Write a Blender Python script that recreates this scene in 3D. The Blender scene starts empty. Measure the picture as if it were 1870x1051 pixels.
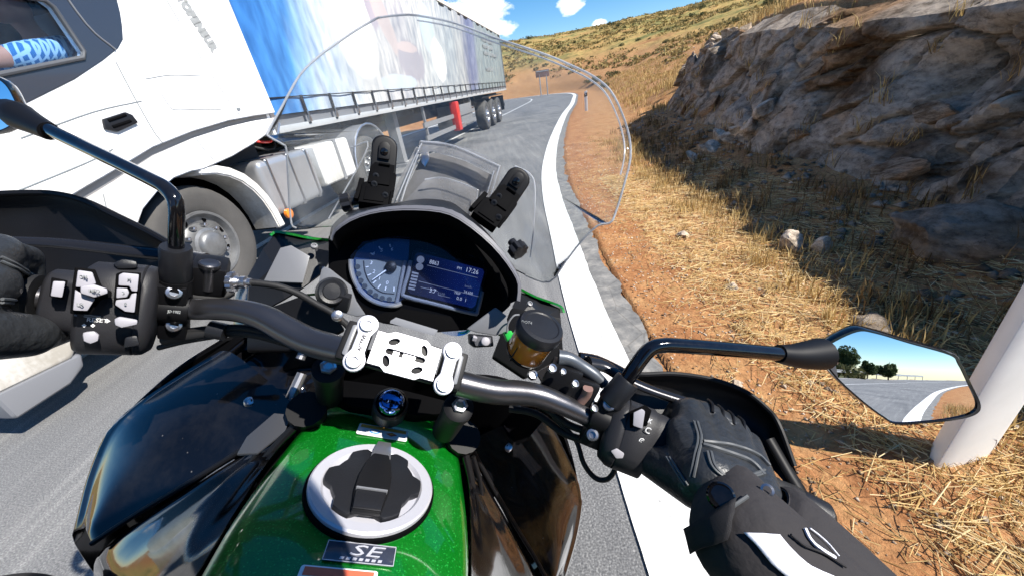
import bpy, bmesh, math, random
import numpy as np
from mathutils import Vector, Matrix, noise

random.seed(11)
rng = np.random.default_rng(11)
R_ = math.radians
scene = bpy.context.scene
COL = scene.collection

# ---------------------------------------------------------------- camera, sky, sun, exposure
FPX, CX, CY, CAM_H = 688.0, 935.0, 525.5, 1.30
_down = np.array([202.0, 1290.0, FPX]); _down /= np.linalg.norm(_down)
_up = -_down
_f = np.array([0, 0, 1.0]); _f -= _f.dot(_up) * _up; _f /= np.linalg.norm(_f)
WR = np.array([np.cross(_down, _f), _f, _up])          # camera axes -> world axes
CAM = np.array([0, 0, CAM_H])
cd = bpy.data.cameras.new('camera'); cam = bpy.data.objects.new('camera', cd); COL.objects.link(cam)
cd.sensor_width = 36.0; cd.lens = FPX / 1870.0 * 36.0
cd.clip_start = 0.01; cd.clip_end = 3000
_m = Matrix.Identity(4)
for i in range(3):
    _m[i][0], _m[i][1], _m[i][2], _m[i][3] = WR[i][0], -WR[i][1], -WR[i][2], CAM[i]
cam.matrix_world = _m
scene.camera = cam

SUN_AZ, SUN_EL = 114.0, 45.0                            # azimuth clockwise from +Y (towards +X)
sun_vec = Vector((math.cos(R_(SUN_EL)) * math.sin(R_(SUN_AZ)), math.cos(R_(SUN_EL)) * math.cos(R_(SUN_AZ)), math.sin(R_(SUN_EL))))
world = bpy.data.worlds.new('World'); scene.world = world; world.use_nodes = True
sd = bpy.data.lights.new('sun', 'SUN'); sd.energy = 4.6; sd.angle = R_(0.5); sd.color = (1.0, 0.95, 0.87)
so = bpy.data.objects.new('sun', sd); COL.objects.link(so)
so.rotation_euler = sun_vec.to_track_quat('Z', 'Y').to_euler()
so.location = (20, -10, 30)
scene.view_settings.view_transform = 'Standard'
scene.view_settings.look = 'None'
scene.view_settings.gamma = 1.0
scene.view_settings.exposure = 0.95
scene.view_settings.use_curve_mapping = False
try:
    scene.cycles.max_bounces = 8; scene.cycles.transparent_max_bounces = 12
    scene.cycles.use_denoising = True
except Exception:
    pass

def _world():
    nt = world.node_tree; N = nt.nodes; Lk = nt.links; N.clear()
    out = N.new('ShaderNodeOutputWorld'); bg = N.new('ShaderNodeBackground'); bg.inputs[1].default_value = 0.085
    sky = N.new('ShaderNodeTexSky'); sky.sky_type = 'NISHITA'; sky.sun_disc = False
    sky.sun_elevation = R_(SUN_EL); sky.sun_rotation = R_(SUN_AZ)
    sky.altitude = 1200; sky.air_density = 1.0; sky.dust_density = 0.0; sky.ozone_density = 3.5
    hs = N.new('ShaderNodeHueSaturation'); hs.inputs['Saturation'].default_value = 1.32; Lk.new(sky.outputs[0], hs.inputs['Color'])
    geo = N.new('ShaderNodeNewGeometry')
    # fair-weather cumulus: direction projected on a cloud layer, broken noise
    tc = N.new('ShaderNodeTexCoord')
    mp = N.new('ShaderNodeMapping'); mp.inputs['Scale'].default_value = (1, 1, 1.9); Lk.new(tc.outputs['Generated'], mp.inputs[0])
    n1 = N.new('ShaderNodeTexNoise'); n1.inputs['Scale'].default_value = 30; n1.inputs['Detail'].default_value = 8; n1.inputs['Roughness'].default_value = 0.6
    Lk.new(mp.outputs[0], n1.inputs['Vector'])
    def math_(op, a, b=None):
        m = N.new('ShaderNodeMath'); m.operation = op
        for i, x in enumerate((a, b)):
            if x is None: continue
            if isinstance(x, (int, float)): m.inputs[i].default_value = x
            else: Lk.new(x, m.inputs[i])
        return m.outputs[0]
    total = None
    # three cumulus heads: azimuth, elevation, half width (deg), squash
    blobs = [(-.6, 8.0, 3.0, 1.0), (1.4, 9.9, 3.2, .8), (2.9, 8.6, 2.8, 1.0), (3.4, 6.7, 2.8, 2.2), (12.4, 7.6, 2.1, 1.7), (15.8, 5.4, 1.3, 2.4),
             (-70, 14, 9, 1.6), (95, 18, 8, 1.8), (150, 11, 7, 1.8), (-130, 15, 8, 1.7), (215, 26, 9, 1.6)]
    for az, el, w, sq in blobs:
        c = Vector((math.cos(R_(el)) * math.sin(R_(az)), math.cos(R_(el)) * math.cos(R_(az)), math.sin(R_(el))))
        sub = N.new('ShaderNodeVectorMath'); sub.operation = 'SUBTRACT'; Lk.new(tc.outputs['Generated'], sub.inputs[0]); sub.inputs[1].default_value = c
        sc = N.new('ShaderNodeVectorMath'); sc.operation = 'MULTIPLY'; Lk.new(sub.outputs[0], sc.inputs[0]); sc.inputs[1].default_value = (1, 1, sq)
        ln = N.new('ShaderNodeVectorMath'); ln.operation = 'LENGTH'; Lk.new(sc.outputs[0], ln.inputs[0])
        v = math_('SUBTRACT', 1.0, math_('DIVIDE', ln.outputs['Value'], math.radians(w)))
        total = v if total is None else math_('MAXIMUM', total, v)
    s = math_('ADD', total, math_('MULTIPLY', math_('SUBTRACT', n1.outputs[0], 0.5), 1.25))
    rp = N.new('ShaderNodeValToRGB'); rp.color_ramp.elements[0].position = 0.18; rp.color_ramp.elements[1].position = 0.5
    Lk.new(s, rp.inputs[0])
    mx = N.new('ShaderNodeMixRGB'); Lk.new(rp.outputs[0], mx.inputs[0]); Lk.new(hs.outputs[0], mx.inputs[1]); mx.inputs[2].default_value = (9.5, 9.8, 10.5, 1)
    Lk.new(mx.outputs[0], bg.inputs[0]); Lk.new(bg.outputs[0], out.inputs[0])
_world()

# ---------------------------------------------------------------- helpers
BN = np.array([0.965, 0.263, 0.221]); BN /= np.linalg.norm(BN)
_R = WR @ BN
_F = np.array([0, 1.0, 0]); _F -= _F.dot(_R) * _R; _F /= np.linalg.norm(_F)
_U = np.cross(_R, _F)
BM = np.array([_R, _F, _U])                              # bike axes: right, forward, up (the bike leans 27 degrees)
U0 = CAM_H / _U[2]                                       # tyre contact below the handlebar, along the bike's own up axis
def wray(px, py): return WR @ (np.array([px - CX, py - CY, FPX]) / FPX)
def bray(px, py): return BM @ wray(px, py)
def P(px, py, d):                                        # bike point seen at a photo pixel, at depth d metres
    return bray(px, py) * d
def PR(px, py, r):
    q = bray(px, py); return q * (r / q[0])
def PF(px, py, f):
    q = bray(px, py); return q * (f / q[1])
def PU(px, py, u):
    q = bray(px, py); return q * (u / q[2])
def b2w(q): return CAM + BM.T @ np.asarray(q, float)
def A(*a): return np.array(a, float)
def unit(v):
    v = np.asarray(v, float); return v / (np.linalg.norm(v) + 1e-12)

def catmull(pts, n):
    pts = np.asarray(pts, float)
    if len(pts) < 3 or n <= 1: return pts
    ext = np.vstack([2 * pts[0] - pts[1], pts, 2 * pts[-1] - pts[-2]])
    out = []
    for i in range(1, len(ext) - 2):
        p0, p1, p2, p3 = ext[i - 1:i + 3]
        for k in range(n):
            t = k / n
            out.append(0.5 * ((2 * p1) + (-p0 + p2) * t + (2 * p0 - 5 * p1 + 4 * p2 - p3) * t * t + (-p0 + 3 * p1 - 3 * p2 + p3) * t ** 3))
    out.append(pts[-1])
    return np.array(out)

class MB:
    def __init__(s): s.v = []; s.f = []; s.m = []
    def add(s, vs, fs, mi=0):
        o = len(s.v); s.v += [tuple(map(float, p)) for p in vs]
        s.f += [tuple(i + o for i in f) for f in fs]; s.m += [mi] * len(fs); return s
    def box(s, c, hx, hy, hz, ax=None, mi=0):
        ax = np.eye(3) if ax is None else np.asarray(ax, float); c = np.asarray(c, float); vs = []
        for i in (-1, 1):
            for j in (-1, 1):
                for k in (-1, 1): vs.append(c + ax[0] * hx * i + ax[1] * hy * j + ax[2] * hz * k)
        return s.add(vs, [(0, 1, 3, 2), (4, 6, 7, 5), (0, 4, 5, 1), (2, 3, 7, 6), (0, 2, 6, 4), (1, 5, 7, 3)], mi)
    def tube(s, pts, rad, n=12, up=1, caps=True, mi=0, flat=None):
        pts = catmull(pts, up) if up > 1 else np.asarray(pts, float)
        if np.ndim(rad) == 0: rad = [rad] * len(pts)
        elif len(rad) != len(pts): rad = np.interp(np.linspace(0, 1, len(pts)), np.linspace(0, 1, len(rad)), rad)
        T = np.gradient(pts, axis=0); ref = None; vs = []
        for i, p in enumerate(pts):
            t = unit(T[i])
            if ref is None: ref = A(0, 0, 1) if abs(t[2]) < .9 else A(1, 0, 0)
            a = unit(ref - ref.dot(t) * t); b = np.cross(t, a); ref = a
            for k in range(n):
                w = 2 * math.pi * k / n; vs.append(p + rad[i] * (math.cos(w) * a * (flat or 1) + math.sin(w) * b))
        fs = []
        for i in range(len(pts) - 1):
            for k in range(n):
                k2 = (k + 1) % n; fs.append((i * n + k, i * n + k2, (i + 1) * n + k2, (i + 1) * n + k))
        if caps: fs += [tuple(range(n - 1, -1, -1)), tuple((len(pts) - 1) * n + k for k in range(n))]
        return s.add(vs, fs, mi)
    def lathe(s, c, axis, prof, n=24, mi=0, closed=True, sx=1.0, xdir=None):
        c = np.asarray(c, float); z = unit(axis); a = A(1, 0, 0) if xdir is None else np.asarray(xdir, float)
        if abs(unit(a).dot(z)) > .95: a = A(0, 1, 0)
        a = unit(a - a.dot(z) * z); b = np.cross(z, a); vs = []
        for h, r in prof:
            for k in range(n):
                w = 2 * math.pi * k / n; vs.append(c + z * h + r * (sx * math.cos(w) * a + math.sin(w) * b))
        fs = []
        for i in range(len(prof) - 1):
            for k in range(n):
                k2 = (k + 1) % n; fs.append((i * n + k, i * n + k2, (i + 1) * n + k2, (i + 1) * n + k))
        if closed: fs += [tuple(range(n - 1, -1, -1)), tuple((len(prof) - 1) * n + k for k in range(n))]
        return s.add(vs, fs, mi)
    def plate(s, pts, thick, direc=None, mi=0):
        pts = [np.asarray(p, float) for p in pts]; n = len(pts)
        if direc is None:
            nn = np.zeros(3)
            for i in range(n): nn += np.cross(pts[i], pts[(i + 1) % n])
            direc = unit(nn)
        d = unit(direc) * thick
        vs = pts + [p + d for p in pts]
        fs = [tuple(range(n - 1, -1, -1)), tuple(range(n, 2 * n))] + [(i, (i + 1) % n, n + (i + 1) % n, n + i) for i in range(n)]
        return s.add(vs, fs, mi)
    def patch(s, grid, sub=4, thick=0.004, mi=0, direc=None):
        g = np.array([[np.asarray(p, float) for p in row] for row in grid])
        g = np.array([catmull(r, sub) for r in g]); g = np.array([catmull(g[:, j], sub) for j in range(g.shape[1])]).transpose(1, 0, 2)
        h, w = g.shape[:2]
        du = np.gradient(g, axis=0); dv = np.gradient(g, axis=1); nn = np.cross(du, dv); nn /= (np.linalg.norm(nn, axis=2, keepdims=True) + 1e-12)
        if direc is not None:
            nn = np.broadcast_to(unit(direc), g.shape)
        b = g + nn * thick
        vs = list(g.reshape(-1, 3)) + list(b.reshape(-1, 3)); o = h * w; fs = []
        for i in range(h - 1):
            for j in range(w - 1):
                q = (i * w + j, i * w + j + 1, (i + 1) * w + j + 1, (i + 1) * w + j)
                fs.append(q[::-1]); fs.append(tuple(x + o for x in q))
        for i in range(h - 1):
            for j in (0, w - 1):
                a, c = i * w + j, (i + 1) * w + j; fs.append((a, c, c + o, a + o) if j == 0 else (c, a, a + o, c + o))
        for j in range(w - 1):
            for i in (0, h - 1):
                a, c = i * w + j, i * w + j + 1; fs.append((c, a, a + o, c + o) if i == 0 else (a, c, c + o, a + o))
        return s.add(vs, fs, mi)
    def loft(s, rings, mi=0, caps=True):
        n = len(rings[0]); vs = [p for r in rings for p in r]; fs = []
        for i in range(len(rings) - 1):
            for k in range(n):
                k2 = (k + 1) % n; fs.append((i * n + k, i * n + k2, (i + 1) * n + k2, (i + 1) * n + k))
        if caps: fs += [tuple(range(n - 1, -1, -1)), tuple((len(rings) - 1) * n + k for k in range(n))]
        return s.add(vs, fs, mi)
    def mesh(s, name, mats, bevel=0, angle=35, shift=None, seg=2):
        me = bpy.data.meshes.new(name)
        vs = np.array(s.v, float)
        if shift is not None: vs = vs + np.asarray(shift)
        me.from_pydata([tuple(p) for p in vs], [], s.f)
        for m in mats: me.materials.append(m)
        if len(mats) > 1: me.polygons.foreach_set('material_index', s.m)
        bm = bmesh.new(); bm.from_mesh(me)
        bmesh.ops.recalc_face_normals(bm, faces=bm.faces)
        if bevel:
            ed = [e for e in bm.edges if len(e.link_faces) == 2 and e.calc_face_angle(0) > R_(30)]
            if ed:
                try: bmesh.ops.bevel(bm, geom=ed, offset=bevel, segments=seg, affect='EDGES', profile=0.6, clamp_overlap=True)
                except Exception: pass
        big = [f for f in bm.faces if len(f.verts) > 4]
        if big: bmesh.ops.triangulate(bm, faces=big)
        bm.to_mesh(me); bm.free()
        me.polygons.foreach_set('use_smooth', [True] * len(me.polygons))
        try: me.set_sharp_from_angle(angle=R_(angle))
        except Exception: pass
        me.update()
        return me
    def build(s, name, mats, parent=None, bevel=0, angle=35, shift=None, seg=2, **tags):
        if not isinstance(mats, (list, tuple)): mats = [mats]
        o = bpy.data.objects.new(name, s.mesh(name, mats, bevel, angle, shift, seg)); COL.objects.link(o)
        if parent is not None: o.parent = parent
        for k, v in tags.items(): o[k] = v
        return o

def empty(name, mat=None, **tags):
    o = bpy.data.objects.new(name, None); COL.objects.link(o); o.empty_display_size = .2
    if mat is not None: o.matrix_world = mat
    for k, v in tags.items(): o[k] = v
    return o
def tag(o, **kw):
    for k, v in kw.items(): o[k] = v
    return o
def np_mesh(name, V, F, mat, tags=None, smooth=False, parent=None, vcol=None):
    """fast mesh from numpy arrays, all faces with the same corner count"""
    me = bpy.data.meshes.new(name); V = np.asarray(V, np.float32); F = np.asarray(F, np.int32); k = F.shape[1]
    me.vertices.add(len(V)); me.vertices.foreach_set('co', V.ravel())
    me.loops.add(F.size); me.loops.foreach_set('vertex_index', F.ravel())
    me.polygons.add(len(F)); me.polygons.foreach_set('loop_start', np.arange(0, F.size, k, dtype=np.int32))
    try: me.polygons.foreach_set('loop_total', np.full(len(F), k, np.int32))
    except Exception: pass
    if smooth: me.polygons.foreach_set('use_smooth', np.ones(len(F), bool))
    me.materials.append(mat); me.update(calc_edges=True); me.validate()
    if vcol is not None:
        at = me.attributes.new('tint', 'FLOAT', 'POINT'); at.data.foreach_set('value', np.asarray(vcol, np.float32))
    o = bpy.data.objects.new(name, me); COL.objects.link(o)
    if parent is not None: o.parent = parent
    for a, b in (tags or {}).items(): o[a] = b
    return o
def blob(caps, voxel, name='blob', smooth=6):
    """one continuous skin around tapered capsules [(p0, r0, p1, r1)], by voxel remesh"""
    mb = MB()
    for p0, r0, p1, r1 in caps:
        p0, p1 = A(*p0), A(*p1); d = p1 - p0; L = np.linalg.norm(d); t = unit(d) if L > 1e-6 else A(0, 0, 1); pr = []
        for k in range(7): w = math.pi / 2 * (1 - k / 6.0); pr.append((-r0 * math.sin(w), max(r0 * math.cos(w), 1e-4)))
        for k in range(7): w = math.pi / 2 * k / 6.0; pr.append((L + r1 * math.sin(w), max(r1 * math.cos(w), 1e-4)))
        mb.lathe(p0, t, pr, 16)
    me = mb.mesh(name, [])
    o = bpy.data.objects.new(name + '_tmp', me); COL.objects.link(o)
    m = o.modifiers.new('r', 'REMESH'); m.mode = 'VOXEL'; m.voxel_size = voxel; m.use_smooth_shade = True
    if smooth:
        q = o.modifiers.new('s', 'SMOOTH'); q.iterations = smooth; q.factor = .5
    dg = bpy.context.evaluated_depsgraph_get(); dg.update()
    res = bpy.data.meshes.new_from_object(o.evaluated_get(dg)); res.name = name
    bpy.data.objects.remove(o); res.materials.clear()
    return res
def text(name, body, size, mat, parent, M, extrude=0.0003, align='CENTER', sx=1.0, shear=0.0, bold=0.0):
    c = bpy.data.curves.new(name, 'FONT'); c.body = body; c.size = size; c.extrude = extrude
    c.align_x = align; c.align_y = 'CENTER'; c.shear = shear; c.materials.append(mat); c.resolution_u = 2; c.offset = bold
    t = bpy.data.objects.new(name + '_tmp', c); COL.objects.link(t); dg = bpy.context.evaluated_depsgraph_get(); dg.update()
    me = bpy.data.meshes.new_from_object(t.evaluated_get(dg)); me.name = name; bpy.data.objects.remove(t); bpy.data.curves.remove(c)
    o = bpy.data.objects.new(name, me); COL.objects.link(o); o.parent = parent
    o.matrix_local = M @ Matrix.Diagonal((sx, 1, 1, 1))
    return o
def frame(o, x, y):
    """4x4 with origin o, x axis along x, y axis along y (orthonormalised)"""
    x = unit(x); z = unit(np.cross(x, y)); y = np.cross(z, x); m = Matrix.Identity(4)
    for i in range(3): m[i][0], m[i][1], m[i][2], m[i][3] = x[i], y[i], z[i], o[i]
    return m

# ---------------------------------------------------------------- materials
def nodes(m): return m.node_tree.nodes, m.node_tree.links
def ray_on(o):
    """function (pixel) -> point and normal where the view ray meets a finished part of the bike"""
    from mathutils.bvhtree import BVHTree
    bm = bmesh.new(); bm.from_mesh(o.data); t = BVHTree.FromBMesh(bm); bm.free()
    def f(px, py, lift_=.0):
        loc, n, i, dd = t.ray_cast(Vector((0, 0, U0)), Vector(tuple(unit(bray(px, py)))))
        if loc is None: return None, None
        n = A(*n); n = n if n.dot(bray(px, py)) < 0 else -n
        return A(*loc) - A(0, 0, U0) + n * lift_, n
    return f
def pmat(name, col, rough=.5, metal=0, coat=0, spec=.5, bump=None, var=None, emit=None, alpha=None, trans=0, ior=1.45, coords='Object'):
    """principled with optional noise relief (scale, strength) and colour variation (scale, amount, second colour)"""
    m = bpy.data.materials.new(name); m.use_nodes = True; N, Lk = nodes(m); b = N['Principled BSDF']
    b.inputs['Base Color'].default_value = (*col, 1); b.inputs['Roughness'].default_value = rough; b.inputs['Metallic'].default_value = metal
    b.inputs['Coat Weight'].default_value = coat; b.inputs['Coat Roughness'].default_value = .04
    b.inputs['Specular IOR Level'].default_value = spec; b.inputs['IOR'].default_value = ior; b.inputs['Transmission Weight'].default_value = trans
    tc = N.new('ShaderNodeTexCoord')
    if bump:
        n = N.new('ShaderNodeTexNoise'); n.inputs['Scale'].default_value = bump[0]; n.inputs['Detail'].default_value = 6; Lk.new(tc.outputs[coords], n.inputs['Vector'])
        bp = N.new('ShaderNodeBump'); bp.inputs['Strength'].default_value = bump[1]; bp.inputs['Distance'].default_value = bump[2] if len(bump) > 2 else .01
        Lk.new(n.outputs[0], bp.inputs['Height']); Lk.new(bp.outputs[0], b.inputs['Normal'])
    if var:
        n = N.new('ShaderNodeTexNoise'); n.inputs['Scale'].default_value = var[0]; n.inputs['Detail'].default_value = 8; n.inputs['Roughness'].default_value = .65; Lk.new(tc.outputs[coords], n.inputs['Vector'])
        r = N.new('ShaderNodeValToRGB'); r.color_ramp.elements[0].position = .5 - var[1] / 2; r.color_ramp.elements[1].position = .5 + var[1] / 2
        r.color_ramp.elements[0].color = (*col, 1); r.color_ramp.elements[1].color = (*var[2], 1)
        Lk.new(n.outputs[0], r.inputs[0]); Lk.new(r.outputs[0], b.inputs['Base Color'])
    if emit:
        b.inputs['Emission Color'].default_value = (*emit[0], 1); b.inputs['Emission Strength'].default_value = emit[1]
    if alpha is not None: b.inputs['Alpha'].default_value = alpha
    return m
def ramp(N, pts):
    r = N.new('ShaderNodeValToRGB'); e = r.color_ramp.elements
    while len(e) < len(pts): e.new(.5)
    for x, (p, c) in zip(e, pts): x.position = p; x.color = (*c, 1)
    return r
M = {}
def dusty_black():
    m = pmat('gloss_black', (.004, .004, .005), .08, coat=.55, spec=.35, bump=(40, .015, .01)); N, Lk = nodes(m); b = N['Principled BSDF']; tc = N.new('ShaderNodeTexCoord')
    v = N.new('ShaderNodeTexVoronoi'); v.inputs['Scale'].default_value = 70; Lk.new(tc.outputs['Object'], v.inputs['Vector'])
    r = ramp(N, [(.0, (1, 1, 1)), (.085, (0, 0, 0))]); Lk.new(v.outputs['Distance'], r.inputs[0])
    s = N.new('ShaderNodeSeparateColor'); Lk.new(v.outputs['Color'], s.inputs[0]); g = ramp(N, [(.8, (0, 0, 0)), (.82, (1, 1, 1))]); Lk.new(s.outputs[0], g.inputs[0])
    k = N.new('ShaderNodeMath'); k.operation = 'MULTIPLY'; Lk.new(r.outputs[0], k.inputs[0]); Lk.new(g.outputs[0], k.inputs[1])
    n = N.new('ShaderNodeTexNoise'); n.inputs['Scale'].default_value = 9; n.inputs['Detail'].default_value = 9; n.inputs['Roughness'].default_value = .75; Lk.new(tc.outputs['Object'], n.inputs['Vector'])
    d = ramp(N, [(.45, (.003, .003, .004)), (.8, (.016, .015, .015))]); Lk.new(n.outputs[0], d.inputs[0])
    mx = N.new('ShaderNodeMixRGB'); Lk.new(k.outputs[0], mx.inputs[0]); Lk.new(d.outputs[0], mx.inputs[1]); mx.inputs[2].default_value = (.20, .19, .18, 1); Lk.new(mx.outputs[0], b.inputs['Base Color'])
    rr = ramp(N, [(.4, (.05, .05, .05)), (.75, (.17, .17, .17))]); Lk.new(n.outputs[0], rr.inputs[0]); Lk.new(rr.outputs[0], b.inputs['Roughness']); return m
M['black_plastic'] = pmat('black_plastic', (.007, .007, .008), .45, spec=.3, bump=(900, .15, .001))
M['dark_plastic'] = pmat('dark_plastic', (.012, .0125, .015), .40, spec=.35, bump=(700, .2, .001))
M['matt_black'] = pmat('matt_black', (.005, .005, .006), .5, spec=.25)
M['deep_black'] = pmat('deep_black', (.002, .002, .0025), .7, spec=.06)
M['rubber'] = pmat('rubber', (.016, .016, .017), .6, spec=.3, bump=(500, .2, .001))
M['gloss_black'] = dusty_black()
M['grey_plastic'] = pmat('grey_plastic', (.17, .175, .19), .38, bump=(900, .15, .001))
M['switch_grey'] = pmat('switch_grey', (.019, .019, .022), .46, spec=.35, bump=(1200, .25, .001))
M['bar_grey'] = pmat('bar_grey', (.10, .098, .105), .30, metal=.85, bump=(1500, .2, .0005))
M['button_white'] = pmat('button_white', (.33, .32, .35), .5, bump=(900, .1, .001))
M['print_white'] = pmat('print_white', (.75, .75, .75), .6)
M['print_dark'] = pmat('print_dark', (.02, .02, .025), .6)
M['print_grey'] = pmat('print_grey', (.23, .24, .24), .6, var=(30, .5, (.36, .37, .37)))
M['silver_paint'] = pmat('silver_paint', (.56, .56, .61), .38, metal=.35, bump=(1500, .12, .0005))
M['silver_metal'] = pmat('silver_metal', (.62, .62, .65), .28, metal=.9)
M['chrome'] = pmat('chrome', (.85, .85, .88), .08, metal=1)
M['blue_steel'] = pmat('blue_steel', (.10, .19, .45), .12, metal=1)
M['steel'] = pmat('steel', (.45, .45, .47), .3, metal=.95)
M['fluid'] = pmat('brake_fluid', (.5, .17, .02), .12, coat=.6, bump=(60, .1), emit=None)
M['lever'] = pmat('lever_black', (.03, .03, .034), .25, metal=.6)
M['mirror'] = pmat('mirror_glass', (.92, .95, .98), 0.0, metal=1)
M['white_post'] = pmat('white_post', (.78, .78, .77), .45, var=(6, .6, (.66, .66, .64)))
M['leather'] = pmat('leather', (.024, .026, .029), .38, bump=(110, .5, .004))
M['leather_seam'] = pmat('leather_seam', (.075, .08, .085), .5)
M['textile'] = pmat('textile', (.017, .015, .0165), .85, bump=(26, .45, .012), var=(25, .8, (.028, .025, .027)))
M['textile_dark'] = pmat('textile_dark', (.012, .011, .013), .8, bump=(1400, .5, .001))
M['reflective'] = pmat('reflective_white', (.74, .75, .82), .5, bump=(600, .2, .001))
M['skin'] = pmat('skin', (.55, .27, .17), .5, bump=(200, .1, .001))

def green_paint():
    m = pmat('green_paint', (.003, .15, .012), .28, metal=.30, coat=1.0); N, Lk = nodes(m); b = N['Principled BSDF']
    tc = N.new('ShaderNodeTexCoord'); v = N.new('ShaderNodeTexVoronoi'); v.inputs['Scale'].default_value = 900; Lk.new(tc.outputs['Object'], v.inputs['Vector'])
    r = ramp(N, [(0, (.002, .135, .008)), (.9, (.003, .18, .011)), (1, (.02, .36, .05))])
    sp = N.new('ShaderNodeSeparateColor'); Lk.new(v.outputs['Color'], sp.inputs[0]); Lk.new(sp.outputs[0], r.inputs[0]); Lk.new(r.outputs[0], b.inputs['Base Color'])
    bp = N.new('ShaderNodeBump'); bp.inputs['Strength'].default_value = .015; bp.inputs['Distance'].default_value = .001; Lk.new(v.outputs['Distance'], bp.inputs['Height']); Lk.new(bp.outputs[0], b.inputs['Normal'])
    return m
M['green_paint'] = green_paint()

def clear_plastic(name, tint, haze, rough=.03, glossy=1.0, dc=(.8, .82, .85)):
    m = bpy.data.materials.new(name); m.use_nodes = True; N, Lk = nodes(m); N.remove(N['Principled BSDF']); out = N['Material Output']
    tr = N.new('ShaderNodeBsdfTransparent'); tr.inputs[0].default_value = (*tint, 1)
    gl = N.new('ShaderNodeBsdfGlossy'); gl.inputs['Roughness'].default_value = rough; gl.inputs[0].default_value = (glossy, glossy, glossy, 1)
    di = N.new('ShaderNodeBsdfDiffuse'); di.inputs[0].default_value = (*dc, 1)
    tl = N.new('ShaderNodeBsdfTranslucent'); tl.inputs[0].default_value = (*dc, 1)
    fr = N.new('ShaderNodeFresnel'); fr.inputs[0].default_value = 1.22
    a0 = N.new('ShaderNodeMixShader'); a0.inputs[0].default_value = .5; Lk.new(di.outputs[0], a0.inputs[1]); Lk.new(tl.outputs[0], a0.inputs[2])
    a = N.new('ShaderNodeMixShader'); Lk.new(tr.outputs[0], a.inputs[1]); Lk.new(a0.outputs[0], a.inputs[2])
    tc = N.new('ShaderNodeTexCoord'); n = N.new('ShaderNodeTexNoise'); n.inputs['Scale'].default_value = 14; n.inputs['Detail'].default_value = 8; Lk.new(tc.outputs['Object'], n.inputs['Vector'])
    mr = N.new('ShaderNodeMapRange'); mr.inputs[1].default_value = .3; mr.inputs[2].default_value = .75; mr.inputs[3].default_value = haze * .5; mr.inputs[4].default_value = haze * 1.6
    Lk.new(n.outputs[0], mr.inputs[0]); Lk.new(mr.outputs[0], a.inputs[0])
    b = N.new('ShaderNodeMixShader'); Lk.new(fr.outputs[0], b.inputs[0]); Lk.new(a.outputs[0], b.inputs[1]); Lk.new(gl.outputs[0], b.inputs[2])
    Lk.new(b.outputs[0], out.inputs[0]); return m
M['screen'] = clear_plastic('clear_screen', (.97, .985, .985), .05)
M['screen_edge'] = clear_plastic('frosted_edge', (.72, .73, .76), .5, .12)
M['clear_bracket'] = clear_plastic('clear_bracket', (.80, .80, .80), .42, .1, 1.0, (.5, .5, .51))
M['smoke_panel'] = clear_plastic('smoke_panel', (.60, .60, .60), .75, .3, 1.0, (.30, .30, .31))
M['dash_glass'] = clear_plastic('dash_glass', (.8, .85, .95), .004, .02)
M['cab_glass'] = clear_plastic('cab_glass', (.80, .87, .96), .012, .02)
# ---------------------------------------------------------------- the road: inner edge of the right edge line
_pp = A((14, -75), (8.2, -52), (4.1, -34), (1.7, -20), (.62, -9), (.30, -3), (.262, 0), (.285, 1.1), (.335, 2.2), (.425, 3.2), (.61, 5.1), (.93, 7.2), (1.7, 10.9), (3.15, 17), (4.75, 23), (6.3, 29.5), (7.35, 34), (8.05, 38.5),
        (8.1, 42.5), (7.1, 46.5), (4.9, 49.8), (1.6, 52.2), (-3, 53.8), (-9, 54.8), (-18, 55), (-40, 52))
PATH = catmull(_pp, 12)
_T = np.gradient(PATH, axis=0); _T /= np.linalg.norm(_T, axis=1, keepdims=True)
_NR = np.stack([_T[:, 1], -_T[:, 0]], 1)                 # to the right of travel
def off(s): return PATH + _NR * s
def road_s(xy):
    """signed distance to the edge line (right positive) and index of the nearest path point"""
    xy = np.asarray(xy, float); s = np.empty(len(xy)); ix = np.empty(len(xy), int)
    for a in range(0, len(xy), 20000):
        q = xy[a:a + 20000]; d = ((q[:, None, :] - PATH[None]) ** 2).sum(2); i = d.argmin(1)
        v = q - PATH[i]; s[a:a + 20000] = (v * _NR[i]).sum(1); 
        dist = np.sqrt(d[np.arange(len(q)), i]); sg = np.where(s[a:a + 20000] >= 0, 1, -1)
        far = (i < 2) | (i > len(PATH) - 3); s[a:a + 20000] = np.where(far, s[a:a + 20000], sg * dist); ix[a:a + 20000] = i
    return s, ix
def sm(a, b, x):
    t = np.clip((x - a) / (b - a), 0, 1); return t * t * (3 - 2 * t)
def vnoise(x, y, sc, seed=0, oct=4):
    """cheap value noise, numpy"""
    r = np.random.default_rng(seed); g = r.random((256, 256)); out = 0; amp = 1; tot = 0; x = np.asarray(x, float) * sc; y = np.asarray(y, float) * sc
    for o in range(oct):
        xi = np.floor(x).astype(int); yi = np.floor(y).astype(int); fx = x - xi; fy = y - yi; fx = fx * fx * (3 - 2 * fx); fy = fy * fy * (3 - 2 * fy)
        a = g[xi % 256, yi % 256]; b = g[(xi + 1) % 256, yi % 256]; c = g[xi % 256, (yi + 1) % 256]; d = g[(xi + 1) % 256, (yi + 1) % 256]
        out = out + amp * ((a * (1 - fx) + b * fx) * (1 - fy) + (c * (1 - fx) + d * fx) * fy); tot += amp; amp *= .5; x = x * 2.03 + 17; y = y * 2.03 + 31
    return out / tot - .5
YP = PATH[:, 1]
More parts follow.
